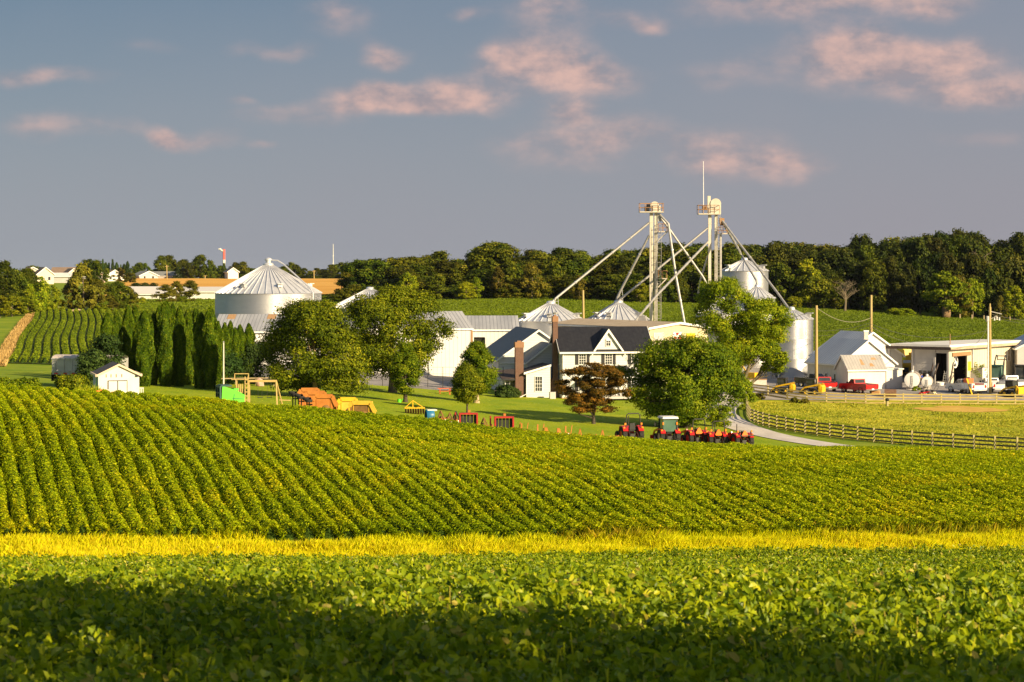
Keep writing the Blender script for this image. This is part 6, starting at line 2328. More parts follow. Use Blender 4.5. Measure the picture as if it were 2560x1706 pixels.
TY = 171
tractor('red tractor with tall roll bar, standing apart beside the orange implements', 1573, TY, R(14), tri=False, loader=False, s=1.12)
tractor('red tractor with green tinted glass cab and pale roof', 1667, TY, R(12), cab=True, tri=False, s=1.05)
tractor('red tractor with orange triangle under the trunk of the big round tree', 1736, TY, R(16), s=1.02)
tractor('red tractor with orange triangle, second from the driveway', 1788, TY - .5, R(10), s=.98)
tractor('red tractor with folded roll bar and orange triangle, nearest the driveway', 1848, TY - 1, R(20), folded=True, s=1.0)


def loader_tractor():
    root = onground('loader_tractor', 'dark green tractor with raised loader arms behind the white service trucks', 'tractor', 2494, 272, R(-25))
    MB().prism([(-.3, .9), (2.0, .95), (2.05, 1.4), (1.8, 1.75), (-.3, 1.8)], -.5, .5, 'X').obj('hood', M_gdark, root)
    c = MB()
    for sx in (-.75, .75):
        c.bar((sx, -1.5, 1.3), (sx * .95, -1.35, 2.9), .09)
        c.bar((sx, -.1, 1.3), (sx * .95, -.2, 2.9), .09)
    c.box((0, -.8, 2.95), (1.7, 1.6, .14))
    c.obj('cab_frame', M_gdark, root)
    MB().box((0, -.8, 2.1), (1.4, 1.25, 1.5)).obj('cab_glass', M_cabg, root)
    for sx in (-1, 1):
        wheel(root, sx * .95, -1.0, .85, .5, M_yel, tread=True)
        wheel(root, sx * .85, 1.5, .6, .4, M_yel, tread=True)
        m = MB()
        m.bar((sx * .62, .4, 1.0), (sx * .62, .5, 2.0), .14, .18)
        m.tube([(sx * .62, .4, 1.95), (sx * .62, 1.2, 3.4), (sx * .62, 2.3, 4.2), (sx * .62, 3.0, 4.1)], .11, 6)
        m.tube([(sx * .62, .7, 1.3), (sx * .62, 1.5, 3.3)], .06, 6)
        m.obj('loader_arm', M_tdk, root)
    m = MB()
    m.bar((-.62, 2.9, 4.1), (.62, 2.9, 4.1), .12)
    m.bar((-.62, 3.0, 3.6), (.62, 3.0, 3.6), .1)
    for sx in (-.62, .62):
        m.bar((sx, 2.95, 4.15), (sx, 3.05, 3.5), .1)
    m.obj('tool_carrier', M_tdk, root)
    r2 = onground('tractor_cab', 'dark cabbed tractor partly cut by the frame edge beside the grey barn', 'tractor', 2552, 274, R(-20))
    c = MB()
    for sx in (-.7, .7):
        for yy in (-.7, .7):
            c.bar((sx, yy, 1.0), (sx * .92, yy * .9, 2.8), .1)
    c.box((0, 0, 2.85), (1.6, 1.6, .14))
    c.obj('cab_frame', M_tdk, r2)
    MB().box((0, 0, 1.95), (1.2, 1.2, 1.6)).obj('cab_glass', M_glass, r2)
    MB().prism([(.8, .8), (2.6, .8), (2.6, 1.3), (2.4, 1.6), (.8, 1.7)], -.45, .45, 'X').obj('hood', M_gdark, r2)
    for sx in (-1, 1):
        wheel(r2, sx * .9, -.4, .8, .45, M_yel, tread=True)
        wheel(r2, sx * .8, 2.2, .5, .35, M_yel, tread=True)


loader_tractor()


def big_yellow(px, Y, label, hi, seed):
    root = onground('harvester', label, 'farm machine', px, Y, R(20))
    r = np.random.default_rng(seed)
    MB().prism([(-2, .9), (2, .9), (2.2, 2.2), (1.6, hi - .6), (-1.8, hi - .4), (-2.2, 2)], -1.3, 1.3, 'X').obj('body', M_yel, root)
    m = MB().box((0, -1.7, hi * .62), (2.3, .5, .5))
    m.box((.2, .4, hi - .3), (1.8, 1.6, .35))
    m.obj('panel', pm('lime yellow', (.72, .74, .02), rough=.45), root)
    MB().box((-.3, -2.25, hi * .42), (1.6, .12, .7)).obj('grille', M_blk, root)
    MB().box((.2, -2.3, hi * .8), (1.2, .1, .4)).obj('lamp_bar', M_signw, root)
    for sx in (-1, 1):
        wheel(root, sx * 1.35, -.9, .9, .5, M_yel, tread=True)
        wheel(root, sx * 1.25, 1.5, .6, .4, M_yel, tread=True)


big_yellow(2264, 300, 'tall yellow harvester glimpsed between the white gable and the workshop', 4.6, 3)
big_yellow(2244, 296, 'lower yellow machine behind the white annex roof', 3.2, 4)
yb_ = onground('mini_excavator', 'small yellow machine under the leaning tree by the concrete block', 'farm machine', 1880, 284, R(50))
MB().box((0, 0, 1.0), (1.4, 1.8, .8)).obj('body', M_yel, yb_)
MB().tube([(0, .8, 1.2), (0, 1.6, 2.3), (0, 2.4, 1.7), (0, 2.5, .8)], .14, 6).obj('boom', M_yel, yb_)
MB().box((0, 0, .3), (1.7, 2.2, .55)).obj('track', M_tdk, yb_)
cb = onground('concrete_block', 'long low concrete block with rusty top beneath the leaning tree', 'concrete block', 1893, 276, R(0))
MB().box((0, 0, .35), (2.5, .9, .9)).obj('block', M_conc, cb)
MB().box((0, 0, .84), (2.6, 1.0, .10)).obj('cap_rail', M_brownt, cb)
pp = onground('fuel_pump', 'white fuel pump post with green panel beside the slim bin', 'fuel pump', 1923, 292)
MB().box((0, 0, .9), (.7, .5, 1.8)).obj('cabinet', M_gray, pp)
MB().box((0, -.26, 1.4), (.5, .03, .4)).obj('panel', pm('green panel', (.02, .42, .12), rough=.4), pp)
MB().tube([(-.3, .3, 0), (-.3, .3, 8.2)], .13, 8).obj('vent_post', M_pole, pp)
MB().tube([(1.4, .3, 0), (1.4, .3, 2.0)], .12, 8).obj('bollard', M_trim, pp)
vt = onground('liquid_tank', 'low shiny horizontal steel tank at the foot of the slim bin', 'tank', 1967, 298)
MB().lathe([(0, -3.4), (.6, -3.35), (1.0, -3.0), (1.0, 3.0), (.6, 3.35), (0, 3.4)], 24, Matrix.Translation((0, 0, 1.1)), axis='X').obj('shell', M_bin, vt, smooth=40)
m = MB()
for xx in (-2, 2):
    m.box((xx, 0, .2), (.4, 1.6, .5))
m.obj('saddle', M_conc, vt)
MB().cyl((1.9, 0, 2.05), (1.9, 0, 2.4), .3, n=12).obj('hatch', M_blk, vt)

for px, Y, rr, lab, ln in ((2280, 264, 1.02, 'larger white ended horizontal fuel tank beside the flat roofed annex', 4.2), (2317, 265, .72, 'smaller white ended horizontal fuel tank beside the larger one', 2.8)):
    t = onground('fuel_tank', lab, 'tank', px, Y, R(-14), 'horizontal fuel tanks')
    MB().lathe([(rr * .98, 0), (rr, .05), (rr, ln), (0, ln + .05)], 28, Matrix.Translation((0, 0, rr + .35)), axis='Y').obj('shell', pm('brown grey tank', (.30, .26, .22), (.40, .35, .30), rough=.6), t, smooth=40)
    e = MB().lathe([(rr * .975, -.004), (rr * .6, -.07), (0, -.09)], 28, Matrix.Translation((0, 0, rr + .35)), axis='Y').obj('end_cap', M_trim, t, smooth=40)
    m = MB()
    for sx in (-.10, .10):
        m.bar((sx, -.13, rr * .5), (sx, -.13, rr * 1.95), .035)
    for k in range(5):
        m.bar((-.1, -.13, rr * (.6 + .3 * k)), (.1, -.13, rr * (.6 + .3 * k)), .03)
    m.obj('ladder', M_galv, t)
    m = MB()
    for yy in (.5, ln - .5):
        m.box((0, yy, .2), (rr * 1.5, .3, .55))
    m.obj('saddle', M_conc, t)
    MB().cyl((0, .8, rr * 2 + .3), (0, .8, rr * 2 + .62), .15, n=10).obj('filler_cap', M_trim, t)


def mower(label, px, Y, col, rz):
    t = onground('lawn_mower', label, 'lawn mower', px, Y, R(rz), 'lawn mowers in the yard')
    MB().box((0, 0, .28), (.62, .8, .22), top=(.85, .85)).obj('deck', col, t)
    MB().box((0, 0, .5), (.34, .36, .24)).obj('engine', M_tdk, t)
    for sx in (-1, 1):
        for yy in (-.3, .32):
            wheel(t, sx * .34, yy, .15, .08, M_trim)
    m = MB()
    for sx in (-.22, .22):
        m.bar((sx, .35, .35), (sx, 1.15, 1.05), .035)
    m.bar((-.22, 1.15, 1.05), (.22, 1.15, 1.05), .035)
    m.obj('handle', M_tdk, t)


mower('red push lawn mower nearest the tanks', 2306, 256.5, M_tred, -38)
mower('red push lawn mower in the middle of the three', 2317, 257.3, M_tred, -34)
mower('tan push lawn mower nearest the service truck', 2332, 256.8, pm('tan mower', (.52, .44, .28), rough=.5), -42)
dr = onground('rusty_pipe', 'short wide rusty pipe lying on the gravel behind the fence', 'pipe', 2226, 255, R(-12))
MB().lathe([(.46, -.75), (.52, -.75), (.52, .75), (.46, .75), (.46, -.75)], 20, Matrix.Translation((0, 0, .52)), axis='X').obj('pipe', pm('rusted steel', (.13, .07, .04), (.22, .12, .07), scale=5, rough=.85), dr, smooth=40)
lg = onground('log_pile', 'small stack of orange split logs behind the red pickup', 'log pile', 2190, 257, R(70))
lgm = pm('split log', (.50, .28, .10), (.62, .38, .16), scale=5, rough=.85)
for i, (xx, zz) in enumerate(((-.3, .14), (0, .14), (.3, .14), (-.15, .38), (.15, .38))):
    MB().cyl((xx, -.5, zz), (xx, .5, zz), .14, n=9).obj('log', lgm, lg)
for i, (px, Y, h_, lab) in enumerate(((2290, 262.5, .5, 'green weeds at the foot of the larger fuel tank'), (2440, 284.5, 2.2, 'tall green corn-like weed by the workshop wall'), (1903, 253.6, .60, 'browning bush at the fence by the first posts'), (1985, 250.6, .62, 'russet bush growing through the straight fence'), (2012, 250.2, .5, 'smaller russet bush beside the one in the straight fence'))):
    tree('bush', lab, px, Y, h_ * 1.25, max(h_ * .9, .6), 'dome', L_bright if i < 2 else L_woodb, 801 + i * 2, base=.02, ncl=20, per=90, leaf=.14, r0=.04, cat='bush', nl=3)
db = onground('dog_house', 'small white sloping roofed box against the sunlit workshop wall', 'shelter', 2450, 284, R(50))
MB().prism([(-.9, 0), (.9, 0), (.9, 1.5), (-.9, 2.1)], -1.0, 1.0, 'X').obj('body', M_whitep, db)
MB().slab((-1.15, -1.05, 2.18), (1.15, -1.05, 2.18), (1.15, 1.05, 1.48), (-1.15, 1.05, 1.48), .08).obj('roof', M_metroof, db)
# tools and tyres leaning in the open bays
for px, Y, ang, lab in ((2321, 279, 16, 'long dark pole leaning in the workshop bay'), (2328, 278.6, 22, 'second dark pole leaning beside it in the workshop bay'), (2374, 276.5, 12, 'dark red bar leaning at the workshop corner')):
    t = onground('leaning_pole', lab, 'pole', px, Y, 0, 'poles leaning in the workshop bays')
    MB().bar((0, 0, 0), (math.sin(R(ang)) * 3, .4, math.cos(R(ang)) * 3.2), .14).obj('shaft', M_brownsh, t)
ty = onground('spare_tyre', 'big black tyre leaning by the workshop garage door', 'tyre', 2313, 279.5, R(35))
MB().lathe([(.42, -.18), (.75, -.2), (.82, 0), (.75, .2), (.42, .18), (.42, -.18)], 20, Matrix.Translation((0, 0, .8)), axis='X').obj('tread', M_tyre, ty, smooth=40)
ls = onground('stepladder', 'pale aluminium stepladder standing in the dark workshop doorway', 'ladder', 2360, 277.3, R(-50))
m = MB()
for sx in (-.25, .25):
    m.bar((sx, 0, 0), (sx * .6, .35, 1.9), .05)
    m.bar((sx, .8, 0), (sx * .6, .36, 1.9), .04)
for k in range(5):
    m.bar((-.24, .06 * k, .3 + .32 * k), (.24, .06 * k, .3 + .32 * k), .04)
m.obj('frame', M_chrome, ls)
wt = onground('white_trough', 'small white tub on the ground before the dark workshop doorway', 'tub', 2351, 274.5)
MB().lathe([(0, .02), (.42, .02), (.55, .5), (.5, .5), (.4, .1), (0, .1)], 16).obj('tub', M_trim, wt, smooth=40)


# a mechanic seen at the tanks: one continuous skinned body
def mechanic():
    root = onground('person', 'person in a blue shirt bending by the fuel tanks before the workshop', 'person', 2299, 274, R(-60))
    J = {'pel': (0, 0, .95), 'sp': (0, .10, 1.18), 'ch': (0, .24, 1.36), 'nk': (0, .33, 1.48), 'hd': (0, .40, 1.58), 'tp': (0, .44, 1.70),
         'sl': (-.19, .25, 1.40), 'el': (-.27, .36, 1.14), 'wl': (-.18, .58, 1.06), 'hl': (-.15, .66, 1.05),
         'sr': (.19, .25, 1.40), 'er': (.27, .36, 1.14), 'wr': (.18, .58, 1.06), 'hr': (.15, .66, 1.05),
         'tl': (-.10, 0, .90), 'kl': (-.11, .07, .50), 'al': (-.12, 0, .08), 'fl': (-.13, .17, .04),
         'tr': (.10, 0, .90), 'kr': (.12, .10, .50), 'ar': (.14, .06, .08), 'fr': (.15, .23, .04)}
    rad = dict(pel=.14, sp=.13, ch=.15, nk=.06, hd=.095, tp=.07, sl=.075, el=.05, wl=.035, hl=.04, sr=.075, er=.05, wr=.035, hr=.04, tl=.095, kl=.065, al=.045, fl=.045, tr=.095, kr=.065, ar=.045, fr=.045)
    E = 'pel-sp sp-ch ch-nk nk-hd hd-tp ch-sl sl-el el-wl wl-hl ch-sr sr-er er-wr wr-hr pel-tl tl-kl kl-al al-fl pel-tr tr-kr kr-ar ar-fr'
    ks = list(J)

    def skin(name, keys, mat, k=1.0, par=root):
        me = bpy.data.meshes.new(name)
        kk = [q for q in ks if q in keys]
        me.from_pydata([J[q] for q in kk], [(kk.index(a), kk.index(b)) for a, b in (e.split('-') for e in E.split()) if a in kk and b in kk], [])
        o = bpy.data.objects.new(name, me)
        COL.objects.link(o)
        o.parent = par
        sk = o.modifiers.new('skin', 'SKIN')
        for i, q in enumerate(kk):
            v = me.skin_vertices[0].data[i]
            v.radius = (rad[q] * k, rad[q] * k)
            v.use_root = i == 0
        sb = o.modifiers.new('sub', 'SUBSURF')
        sb.levels = sb.render_levels = 1
        me.materials.append(mat)
        return o
    skin('body', ks, pm('skin tone', (.46, .27, .18), rough=.6))
    skin('shirt', ['pel', 'sp', 'ch', 'sl', 'el', 'sr', 'er'], pm('blue cotton', (.03, .09, .50), rough=.85), 1.13)
    skin('trousers', ['pel', 'tl', 'kl', 'al', 'tr', 'kr', 'ar'], pm('dark denim', (.03, .04, .08), rough=.9), 1.12)
    MB().lathe([(.112, -.02), (.108, .06), (.06, .125), (0, .135)], 14, Matrix.Translation((0, .41, 1.62))).obj('hair', M_tdk, root, smooth=60)
    m = MB()
    m.lathe([(0, 0), (.02, .01), (0, .04)], 8, Matrix.Translation((0, .505, 1.60)))
    m.obj('nose', MATS['skin tone'], root)


mechanic()
# ================================================================ garden, implements, left side
# white garden shed
def garden_shed():
    Y = 166
    root = thing('garden_shed', 'small white garden shed with dark shingle roof and framed double doors', 'shed', (PX(297, Y), Y, G(PX(297, Y), Y)), R(17))
    z = PZ(912, Y) - root.location.z
    e = PZ(937, Y) - root.location.z
    gable_house(root, 3.35, 4.6, e, z, M_whitep, pm('charcoal shingles', (.075, .065, .065), (.13, .115, .11), scale=4, rough=.85), 'Y', over=.14, th=.08, side=pm('blue grey boards', (.42, .47, .53), rough=.6), trim=pm('tan trim', (.62, .48, .34), rough=.6))
    dz = e - .48
    for sx in (-.48, .30):
        d = MB().box((sx, -.03, dz / 2), (.72, .06, dz - .1)).obj('door', M_whitep, root)
        f = MB()
        for a in (-.38, .38):
            f.box((sx + a, -.05, dz / 2), (.05, .05, dz))
        f.box((sx, -.05, dz - .02), (.81, .052, .06))
        f.box((sx, -.048, .55), (.70, .045, .05))
        f.obj('door_frame', M_blk, d)
    v = MB()
    for k, xx in enumerate((-1.02, -.62, -.2, .26)):
        MB().box((xx, -.03, e - .08), (.05, .05, .26)).obj('vent_slot', M_brownt, root)
    MB().box((1.52, -.10, e - .10), (.22, .14, .14)).obj('lamp', M_blk, root)
    Ms = Matrix.Translation((-1.675, 0, 0)) @ Matrix.Rotation(R(-90), 4, 'Z')
    MB().box((-1.72, 1.0, e * .55), (.06, .22, e * .9)).obj('green_post', pm('lime green paint', (.25, .62, .14), rough=.5), root)
    return root


garden_shed()


def wood_item(name, label, cat, px, Y, build, rz=0, group=None, mat=M_wood, part='frame', dz=0):
    t = onground(name, label, cat, px, Y, R(rz), group, dz)
    m = MB()
    build(m)
    m.obj(part, mat, t)
    return t


rl = wood_item('railing', 'short white picket railing beside the garden shed', 'railing', 350, 164, lambda m: [m.box((-.26 + .13 * k, 0, .9), (.05, .05, .95)) for k in range(5)] and (m.box((0, 0, 1.36), (.62, .07, .07)), m.box((0, .004, .5), (.60, .05, .06))), mat=M_trim)


def deck(m):
    for k in range(9):
        m.box((-1.2 + .3 * k, 0, .62), (.27, 1.6, .06))
    for xx in (-1.3, 1.3):
        for yy in (-.7, .7):
            m.box((xx, yy, .25), (.12, .12, .68))
    m.box((0, -.78, .52), (2.7, .06, .16))


wood_item('low_deck', 'low wooden deck platform between the shed and the cypress hedge', 'deck', 403, 168, deck, mat=pm('orange brown boards', (.44, .27, .12), (.56, .36, .17), scale=4, rough=.8), part='platform')
sg = onground('ramp_board', 'pinkish white board leaning before the shed doors', 'board', 274, 163, R(6))
MB().slab((-.75, -.3, 0), (.75, -.3, 0), (.75, .45, 1.0), (-.75, .45, 1.15), .05).obj('board', pm('pinkish board', (.66, .52, .44), rough=.7), sg)
sh = onground('sawhorse', 'red frame like a sawhorse leaning on the pinkish board', 'frame', 276, 161.5, R(10))
m = MB()
m.bar((-.5, 0, 0), (.1, 0, 1.0), .07)
m.bar((.1, 0, 1.0), (.5, 0, 0), .07)
m.bar((-.35, .0, .35), (.35, .0, .75), .06)
m.obj('frame', pm('faded red paint', (.60, .16, .09), rough=.7), sh)


def boat_planter():
    t = onground('boat_planter', 'red and yellow wooden rowing boat planter full of grassy leaves', 'planter', 226, 163, R(4))
    prof = [(-1.0, .62), (-.8, .18), (.8, .18), (1.05, .66)]
    m = MB()
    sec = []
    for xx, w, zt in ((-.95, .10, .98), (-.55, .34, .92), (0, .40, .90), (.55, .34, .92), (1.02, .06, 1.02)):
        sec.append([(xx, -w, zt), (xx * .82, -w * .6, .38), (xx * .82, w * .6, .38), (xx, w, zt)])
    vs = [p for s in sec for p in s]
    fs = []
    for i in range(4):
        for j in range(3):
            fs.append((i * 4 + j, i * 4 + j + 1, (i + 1) * 4 + j + 1, (i + 1) * 4 + j))
    fs += [(0, 1, 2, 3), (16, 17, 18, 19)]
    m.add(vs, fs)
    m.obj('hull', M_yel, t)
    g = MB()
    for s in (-1, 1):
        pts = [(a[0][0], s * abs(a[0][1]), a[0][2]) for a in sec]
        for a, b in zip(pts[:-1], pts[1:]):
            g.bar(a, b, .08, .14)
    g.obj('gunwale', M_tri, t)
    MB().box((0, 0, .74), (1.4, .5, .1)).obj('soil', M_soil, t)
    r = np.random.default_rng(5)
    n = 150
    P = np.stack([r.uniform(-.7, .8, n), r.uniform(-.25, .25, n), np.full(n, .8)], 1)
    d = unit(np.stack([r.normal(0, .5, n), r.normal(0, .4, n), np.full(n, 1.0)], 1))
    L_ = r.uniform(.35, .85, n)[:, None]
    w = np.array([[.03, .01, 0]])
    V = np.stack([P - w, P + w, P + d * L_ * .6 + w * .8, P + d * L_], 1).reshape(-1, 3)
    np_mesh('foliage', V, [np.arange(4 * n).reshape(n, 4)], L_bright, parent=t, attr=np.repeat(r.random(n), 4))


boat_planter()


def grain_trailer():
    Y = 212
    t = onground('grain_trailer', 'grey tarped grain trailer half hidden by the dark tree left of the cypresses', 'trailer', 199, Y, R(-12), dz=0)
    x0, x1 = -2.6, 5.0
    zb, zt = 1.35, PZ(895, Y) - t.location.z
    m = MB().box(((x0 + x1) / 2, 0, (zb + zt) / 2), (x1 - x0, 2.4, zt - zb))
    m.obj('body', pm('grey aluminium', (.42, .41, .39), (.52, .51, .49), scale=1, rough=.5, metal=.3), t)
    m = MB()
    for k in range(9):
        m.box((x0 + .45 + k * .92, -1.23, (zb + zt) / 2), (.08, .07, zt - zb - .1))
    m.box(((x0 + x1) / 2, -1.24, zt - .06), (x1 - x0 + .1, .10, .14))
    m.box(((x0 + x1) / 2, -1.24, zb + .35), (x1 - x0 + .1, .10, .10))
    m.obj('side_rib', M_metroof, t)
    m = MB().lathe([(1.2, x0), (1.22, x0 + .1), (1.22, x1 - .1), (1.2, x1)], 20, Matrix.Translation((0, 0, zt)) @ Matrix.Scale(.28, 4, (0, 0, 1)), axis='X')
    m.obj('tarp', pm('tan tarp', (.50, .43, .38), rough=.8), t, smooth=50)
    m = MB()
    for k in range(8):
        m.box((x0 + .5 + k * 1.0, -1.26, zb + .12), (.42, .03, .12))
    m.obj('reflector_strip', M_tail, t)
    MB().box(((x0 + x1) / 2, 0, 1.15), (x1 - x0, .9, .3)).obj('chassis', M_tdk, t)
    for xx in (-1.7, -.5):
        for s in (-1, 1):
            w_ = MB().lathe([(.28, -.22), (.46, -.22), (.5, 0), (.46, .22), (.28, .22)], 18, Matrix.Translation((xx, s * .95, .5)), axis='Y')
            wo = w_.obj('wheel', M_tyre, t, smooth=40)
            MB().lathe([(0, -.1), (.3, -.12), (.3, .12), (0, .1)], 14, Matrix.Translation((xx, s * .95, .5)), axis='Y').obj('rim', M_metroof, wo)
    MB().box((x0 - .04, 0, 1.1), (.06, 2.4, .9)).obj('mud_flap', M_blk, t)


grain_trailer()


# wooden swing set
def swing_set():
    Y = 190
    t = onground('swing_set', 'wooden climbing tower with ladder and long swing beam on the lawn', 'swing set', 628, Y, R(4))
    u = Y / F
    zz = lambda py: PZ(py, Y) - t.location.z
    xx = lambda px: (px - 628) * u
    mw = pm('honey play timber', (.38, .27, .09), (.50, .36, .13), scale=4, rough=.8)
    top = zz(953)
    m = MB()
    for a in (593, 623):
        for yy in (-.5, .5):
            m.bar((xx(a), yy, -.2), (xx(a), yy, zz(951)), .12)
    m.obj('tower_post', mw, t)
    m = MB().box((xx(600), 0, zz(948)), (xx(617) - xx(577), 1.3, .08))
    m.obj('platform', mw, t)
    m = MB()
    for a in (588, 622):
        m.bar((xx(a), -.5, zz(948)), (xx(a), -.5, zz(934)), .08)
    m.bar((xx(587), -.5, zz(934)), (xx(623), -.5, zz(934)), .08)
    m.obj('guard_rail', mw, t)
    m = MB()
    for a in (614, 621):
        m.bar((xx(a), -.75, -.1), (xx(a), -.62, zz(941)), .09)
    for k in range(6):
        z = .35 + k * (zz(944) - .35) / 5.5
        m.bar((xx(613), -.72, z), (xx(622), -.72, z), .09)
    m.obj('ladder', mw, t)
    m = MB()
    for k in range(4):
        m.box((xx(598 + 4.5 * k), -.55, zz(970)), (.10, .04, zz(960) - zz(981)))
    m.box((xx(606), -.53, zz(981)), (xx(618) - xx(594), .06, .1))
    m.obj('picket_panel', mw, t)
    MB().bar((xx(622), 0, top), (xx(692), 0, top), .15, .2).obj('swing_beam', mw, t)
    for s in (-1, 1):
        MB().bar((xx(690), 0, top), (xx(690) + .15 + .35 * (s > 0), s * 1.1, -.2), .12).obj('leg', mw, t)
    MB().bar((xx(699), -.9, .35), (xx(727), -.9, .30), .1).obj('ground_beam', mw, t)
    c = MB()
    for a in (645, 655, 668, 678):
        c.bar((xx(a), 0, top), (xx(a), 0, .55), .025)
    c.obj('swing_chain', M_tdk, t)
    for a in (650, 673):
        MB().box((xx(a), 0, .53), (.5, .2, .05)).obj('swing_seat', M_blk, t)


swing_set()
# long timber rail behind the playset
lr = onground('timber_rail', 'long horizontal timber rail on posts behind the swing set', 'rail', 620, 238)
m = MB()
u = 238 / F
zt = PZ(945, 238) - lr.location.z
m.bar((-80 * u, 0, zt - .1), (65 * u, 0, zt), .12)
for a in (-80, -30, 20, 65):
    m.bar((a * u, 0, -.2), (a * u, 0, zt), .12)
m.obj('rail', M_wood, lr)
bo = onground('boulder', 'pinkish boulder on the edge of the farmyard behind the swing beam', 'boulder', 649, 236)
bm_ = MB().lathe([(0, .0), (.5, .1), (.62, .45), (.45, .85), (.15, 1.05), (0, 1.08)], 9)
bm_.v = [(x * (1 + .2 * math.sin(3 * z + x * 5)), y, z) for x, y, z in bm_.v]
bm_.obj('rock', pm('pinkish stone', (.46, .27, .20), (.58, .38, .30), scale=3, rough=.9, bump=.6), bo, smooth=50)

# picnic table
pt = onground('picnic_table', 'orange red picnic table on the lawn edge beside the oval trees', 'picnic table', 1112, 243, R(4))
pmat = pm('orange red paint', (.62, .12, .04), (.70, .16, .06), scale=3, rough=.6)
MB().box((0, 0, .76), (1.75, .75, .06)).obj('table_top', pmat, pt)
for s in (-1, 1):
    MB().box((.1, s * .72, .45), (1.75, .26, .05)).obj('bench', pmat, pt)
    m = MB()
    m.bar((s * .6, -.8, 0), (s * .6, -.2, .74), .08)
    m.bar((s * .6, .8, 0), (s * .6, .2, .74), .08)
    m.box((s * .6, 0, .42), (.06, 1.5, .08))
    m.obj('leg_frame', pmat, pt)
pt2 = onground('garden_table', 'weathered wooden table beside the sunroom bushes', 'table', 1252, 248.8, R(0))
MB().box((0, 0, .75), (1.6, .9, .06)).obj('table_top', M_wood, pt2)
for sx in (-.7, .7):
    for sy in (-.38, .38):
        MB().box((sx, sy, .36), (.07, .07, .72)).obj('leg', M_wood, pt2)
wb = onground('watering_can', 'small green watering can and stakes at the narrow dark tree foot', 'watering can', 998, 212.5)
MB().lathe([(0, 0), (.22, .02), (.2, .4), (0, .42)], 12).obj('can', M_green, wb, smooth=40)
MB().tube([(.18, 0, .12), (.42, 0, .45)], .03, 6).obj('spout', M_green, wb)
# chain link fence by the barn
cf = onground('chain_link_fence', 'tall dark wire fence in front of the white machine barn', 'fence', 1000, 252)
m = MB()
for k in range(11):
    m.bar((-6 + 1.9 * k, 0, 0), (-6 + 1.9 * k, 0, 2.6), .07)
m.obj('post', M_tdk, cf)
m = MB()
for z in (.1, .9, 1.7, 2.55):
    m.bar((-6, 0, z), (13, 0, z), .03)
m.obj('wire', M_tdk, cf)


# ---------------------------------------------------------------- implements
def deck_mower(label, px, Y, w, h, col, under, rz, wheels=True, z=0):
    """rotary mower deck parked on its edge, underside to the viewer"""
    t = onground('mower_deck', label, 'mower deck', px, Y, R(rz), 'mower decks parked on edge', z)
    a = w / 2
    oct_ = [(-a, 0), (a, 0), (a, h * .55), (a * .62, h), (-a * .80, h), (-a, h * .82)]
    MB().prism(oct_, 0, .10, 'Y').obj('plate', under, t)
    m = MB()
    n = len(oct_)
    for i in range(n):
        p, q = oct_[i], oct_[(i + 1) % n]
        m.bar((p[0], -.09, p[1]), (q[0], -.09, q[1]), .07, .34)
    m.obj('skirt', col, t)
    MB().lathe([(0, -.16), (.18, -.16), (.22, -.1), (.34, -.06), (.36, 0)], 20, Matrix.Translation((.1, -.02, h * .42)), axis='Y').obj('blade_hub', M_rustyo, t, smooth=40)
    m = MB()
    for k in (-.35, .25):
        m.box((k * w, -.02, h * .5), (.05, .05, h * .96))
    m.obj('stiffener', col, t)
    b = MB().box((.1, .35, h * .55), (w * .5, .5, h * .5))
    b.box((0, .3, h + .02), (w * .7, .5, .14))
    b.obj('gearbox_frame', col, t)
    for k in (-.1, .22):
        MB().box((k * w, .2, h + .095), (.22, .14, .015)).obj('label_plate', M_signw, t)
    if wheels:
        for k, yy in enumerate((.1, .55)):
            o = MB().lathe([(.12, -.11), (.34, -.12), (.38, 0), (.34, .12), (.12, .11), (.12, -.11)], 18, Matrix.Translation((-a - .30 - .2 * k, yy, h * .80 + .12 * k)))
            o.obj('wheel', M_tyre, t, smooth=40)
            s = MB().bar((-a - .30 - .2 * k, yy, 0), (-a - .30 - .2 * k, yy, h * .80), .10)
            s.bar((-a - .30 - .2 * k, yy, h * .62), (-a, yy, h * .62), .08)
            s.obj('wheel_arm', M_blk, t)
    return t


deck_mower('rearmost orange mower deck parked on edge', 776, 173, 2.0, 2.1, M_orange, M_orange, 8)
deck_mower('middle orange mower deck parked on edge', 792, 169, 2.0, 2.0, M_orange, M_orange, 8)
deck_mower('front orange mower deck parked on edge with round hub showing', 812, 165, 1.95, 1.88, M_orange, M_orange, 6)
deck_mower('yellow mower deck parked on edge beside the orange ones', 872, 166, 1.75, 1.80, M_yel, M_yeld, 6)
deck_mower('rust brown mower deck lying open beside the yellow one', 906, 163, 2.15, 1.72, M_yeld, M_rustyo, -8, wheels=False)


def green_machine():
    Y = 166
    t = onground('mower_conditioner', 'bright green boxy machine with dark slatted front beside the swing set', 'farm machine', 570, Y, R(22))
    m = MB().prism([(-.75, 0), (1.15, 0), (1.25, 1.15), (.55, 1.55), (-.65, 1.95)], -.75, .75, 'Y')
    m.obj('housing', M_green, t)
    m = MB()
    for z in (.25, .8, 1.35, 1.85):
        m.box((-.80, 0, z), (.12, 1.5, .10))
    for yy in (-.7, 0, .7):
        m.box((-.82, yy, 1.0), (.10, .09, 1.9))
    m.box((-.3, 0, 1.95), (.9, 1.52, .12))
    m.obj('front_frame', M_gdark, t)
    MB().box((-.755, 0, 1.0), (.03, 1.45, 1.8)).obj('screen', M_blk, t)
    m = MB()
    m.bar((.2, -.765, .9), (1.1, -.765, .85), .04)
    m.bar((.2, -.765, .1), (.35, -.765, 1.25), .04)
    m.obj('panel_seam', M_gdark, t)
    MB().box((.6, -.2, 1.62), (.4, .5, .14)).obj('hatch', M_green, t)


green_machine()


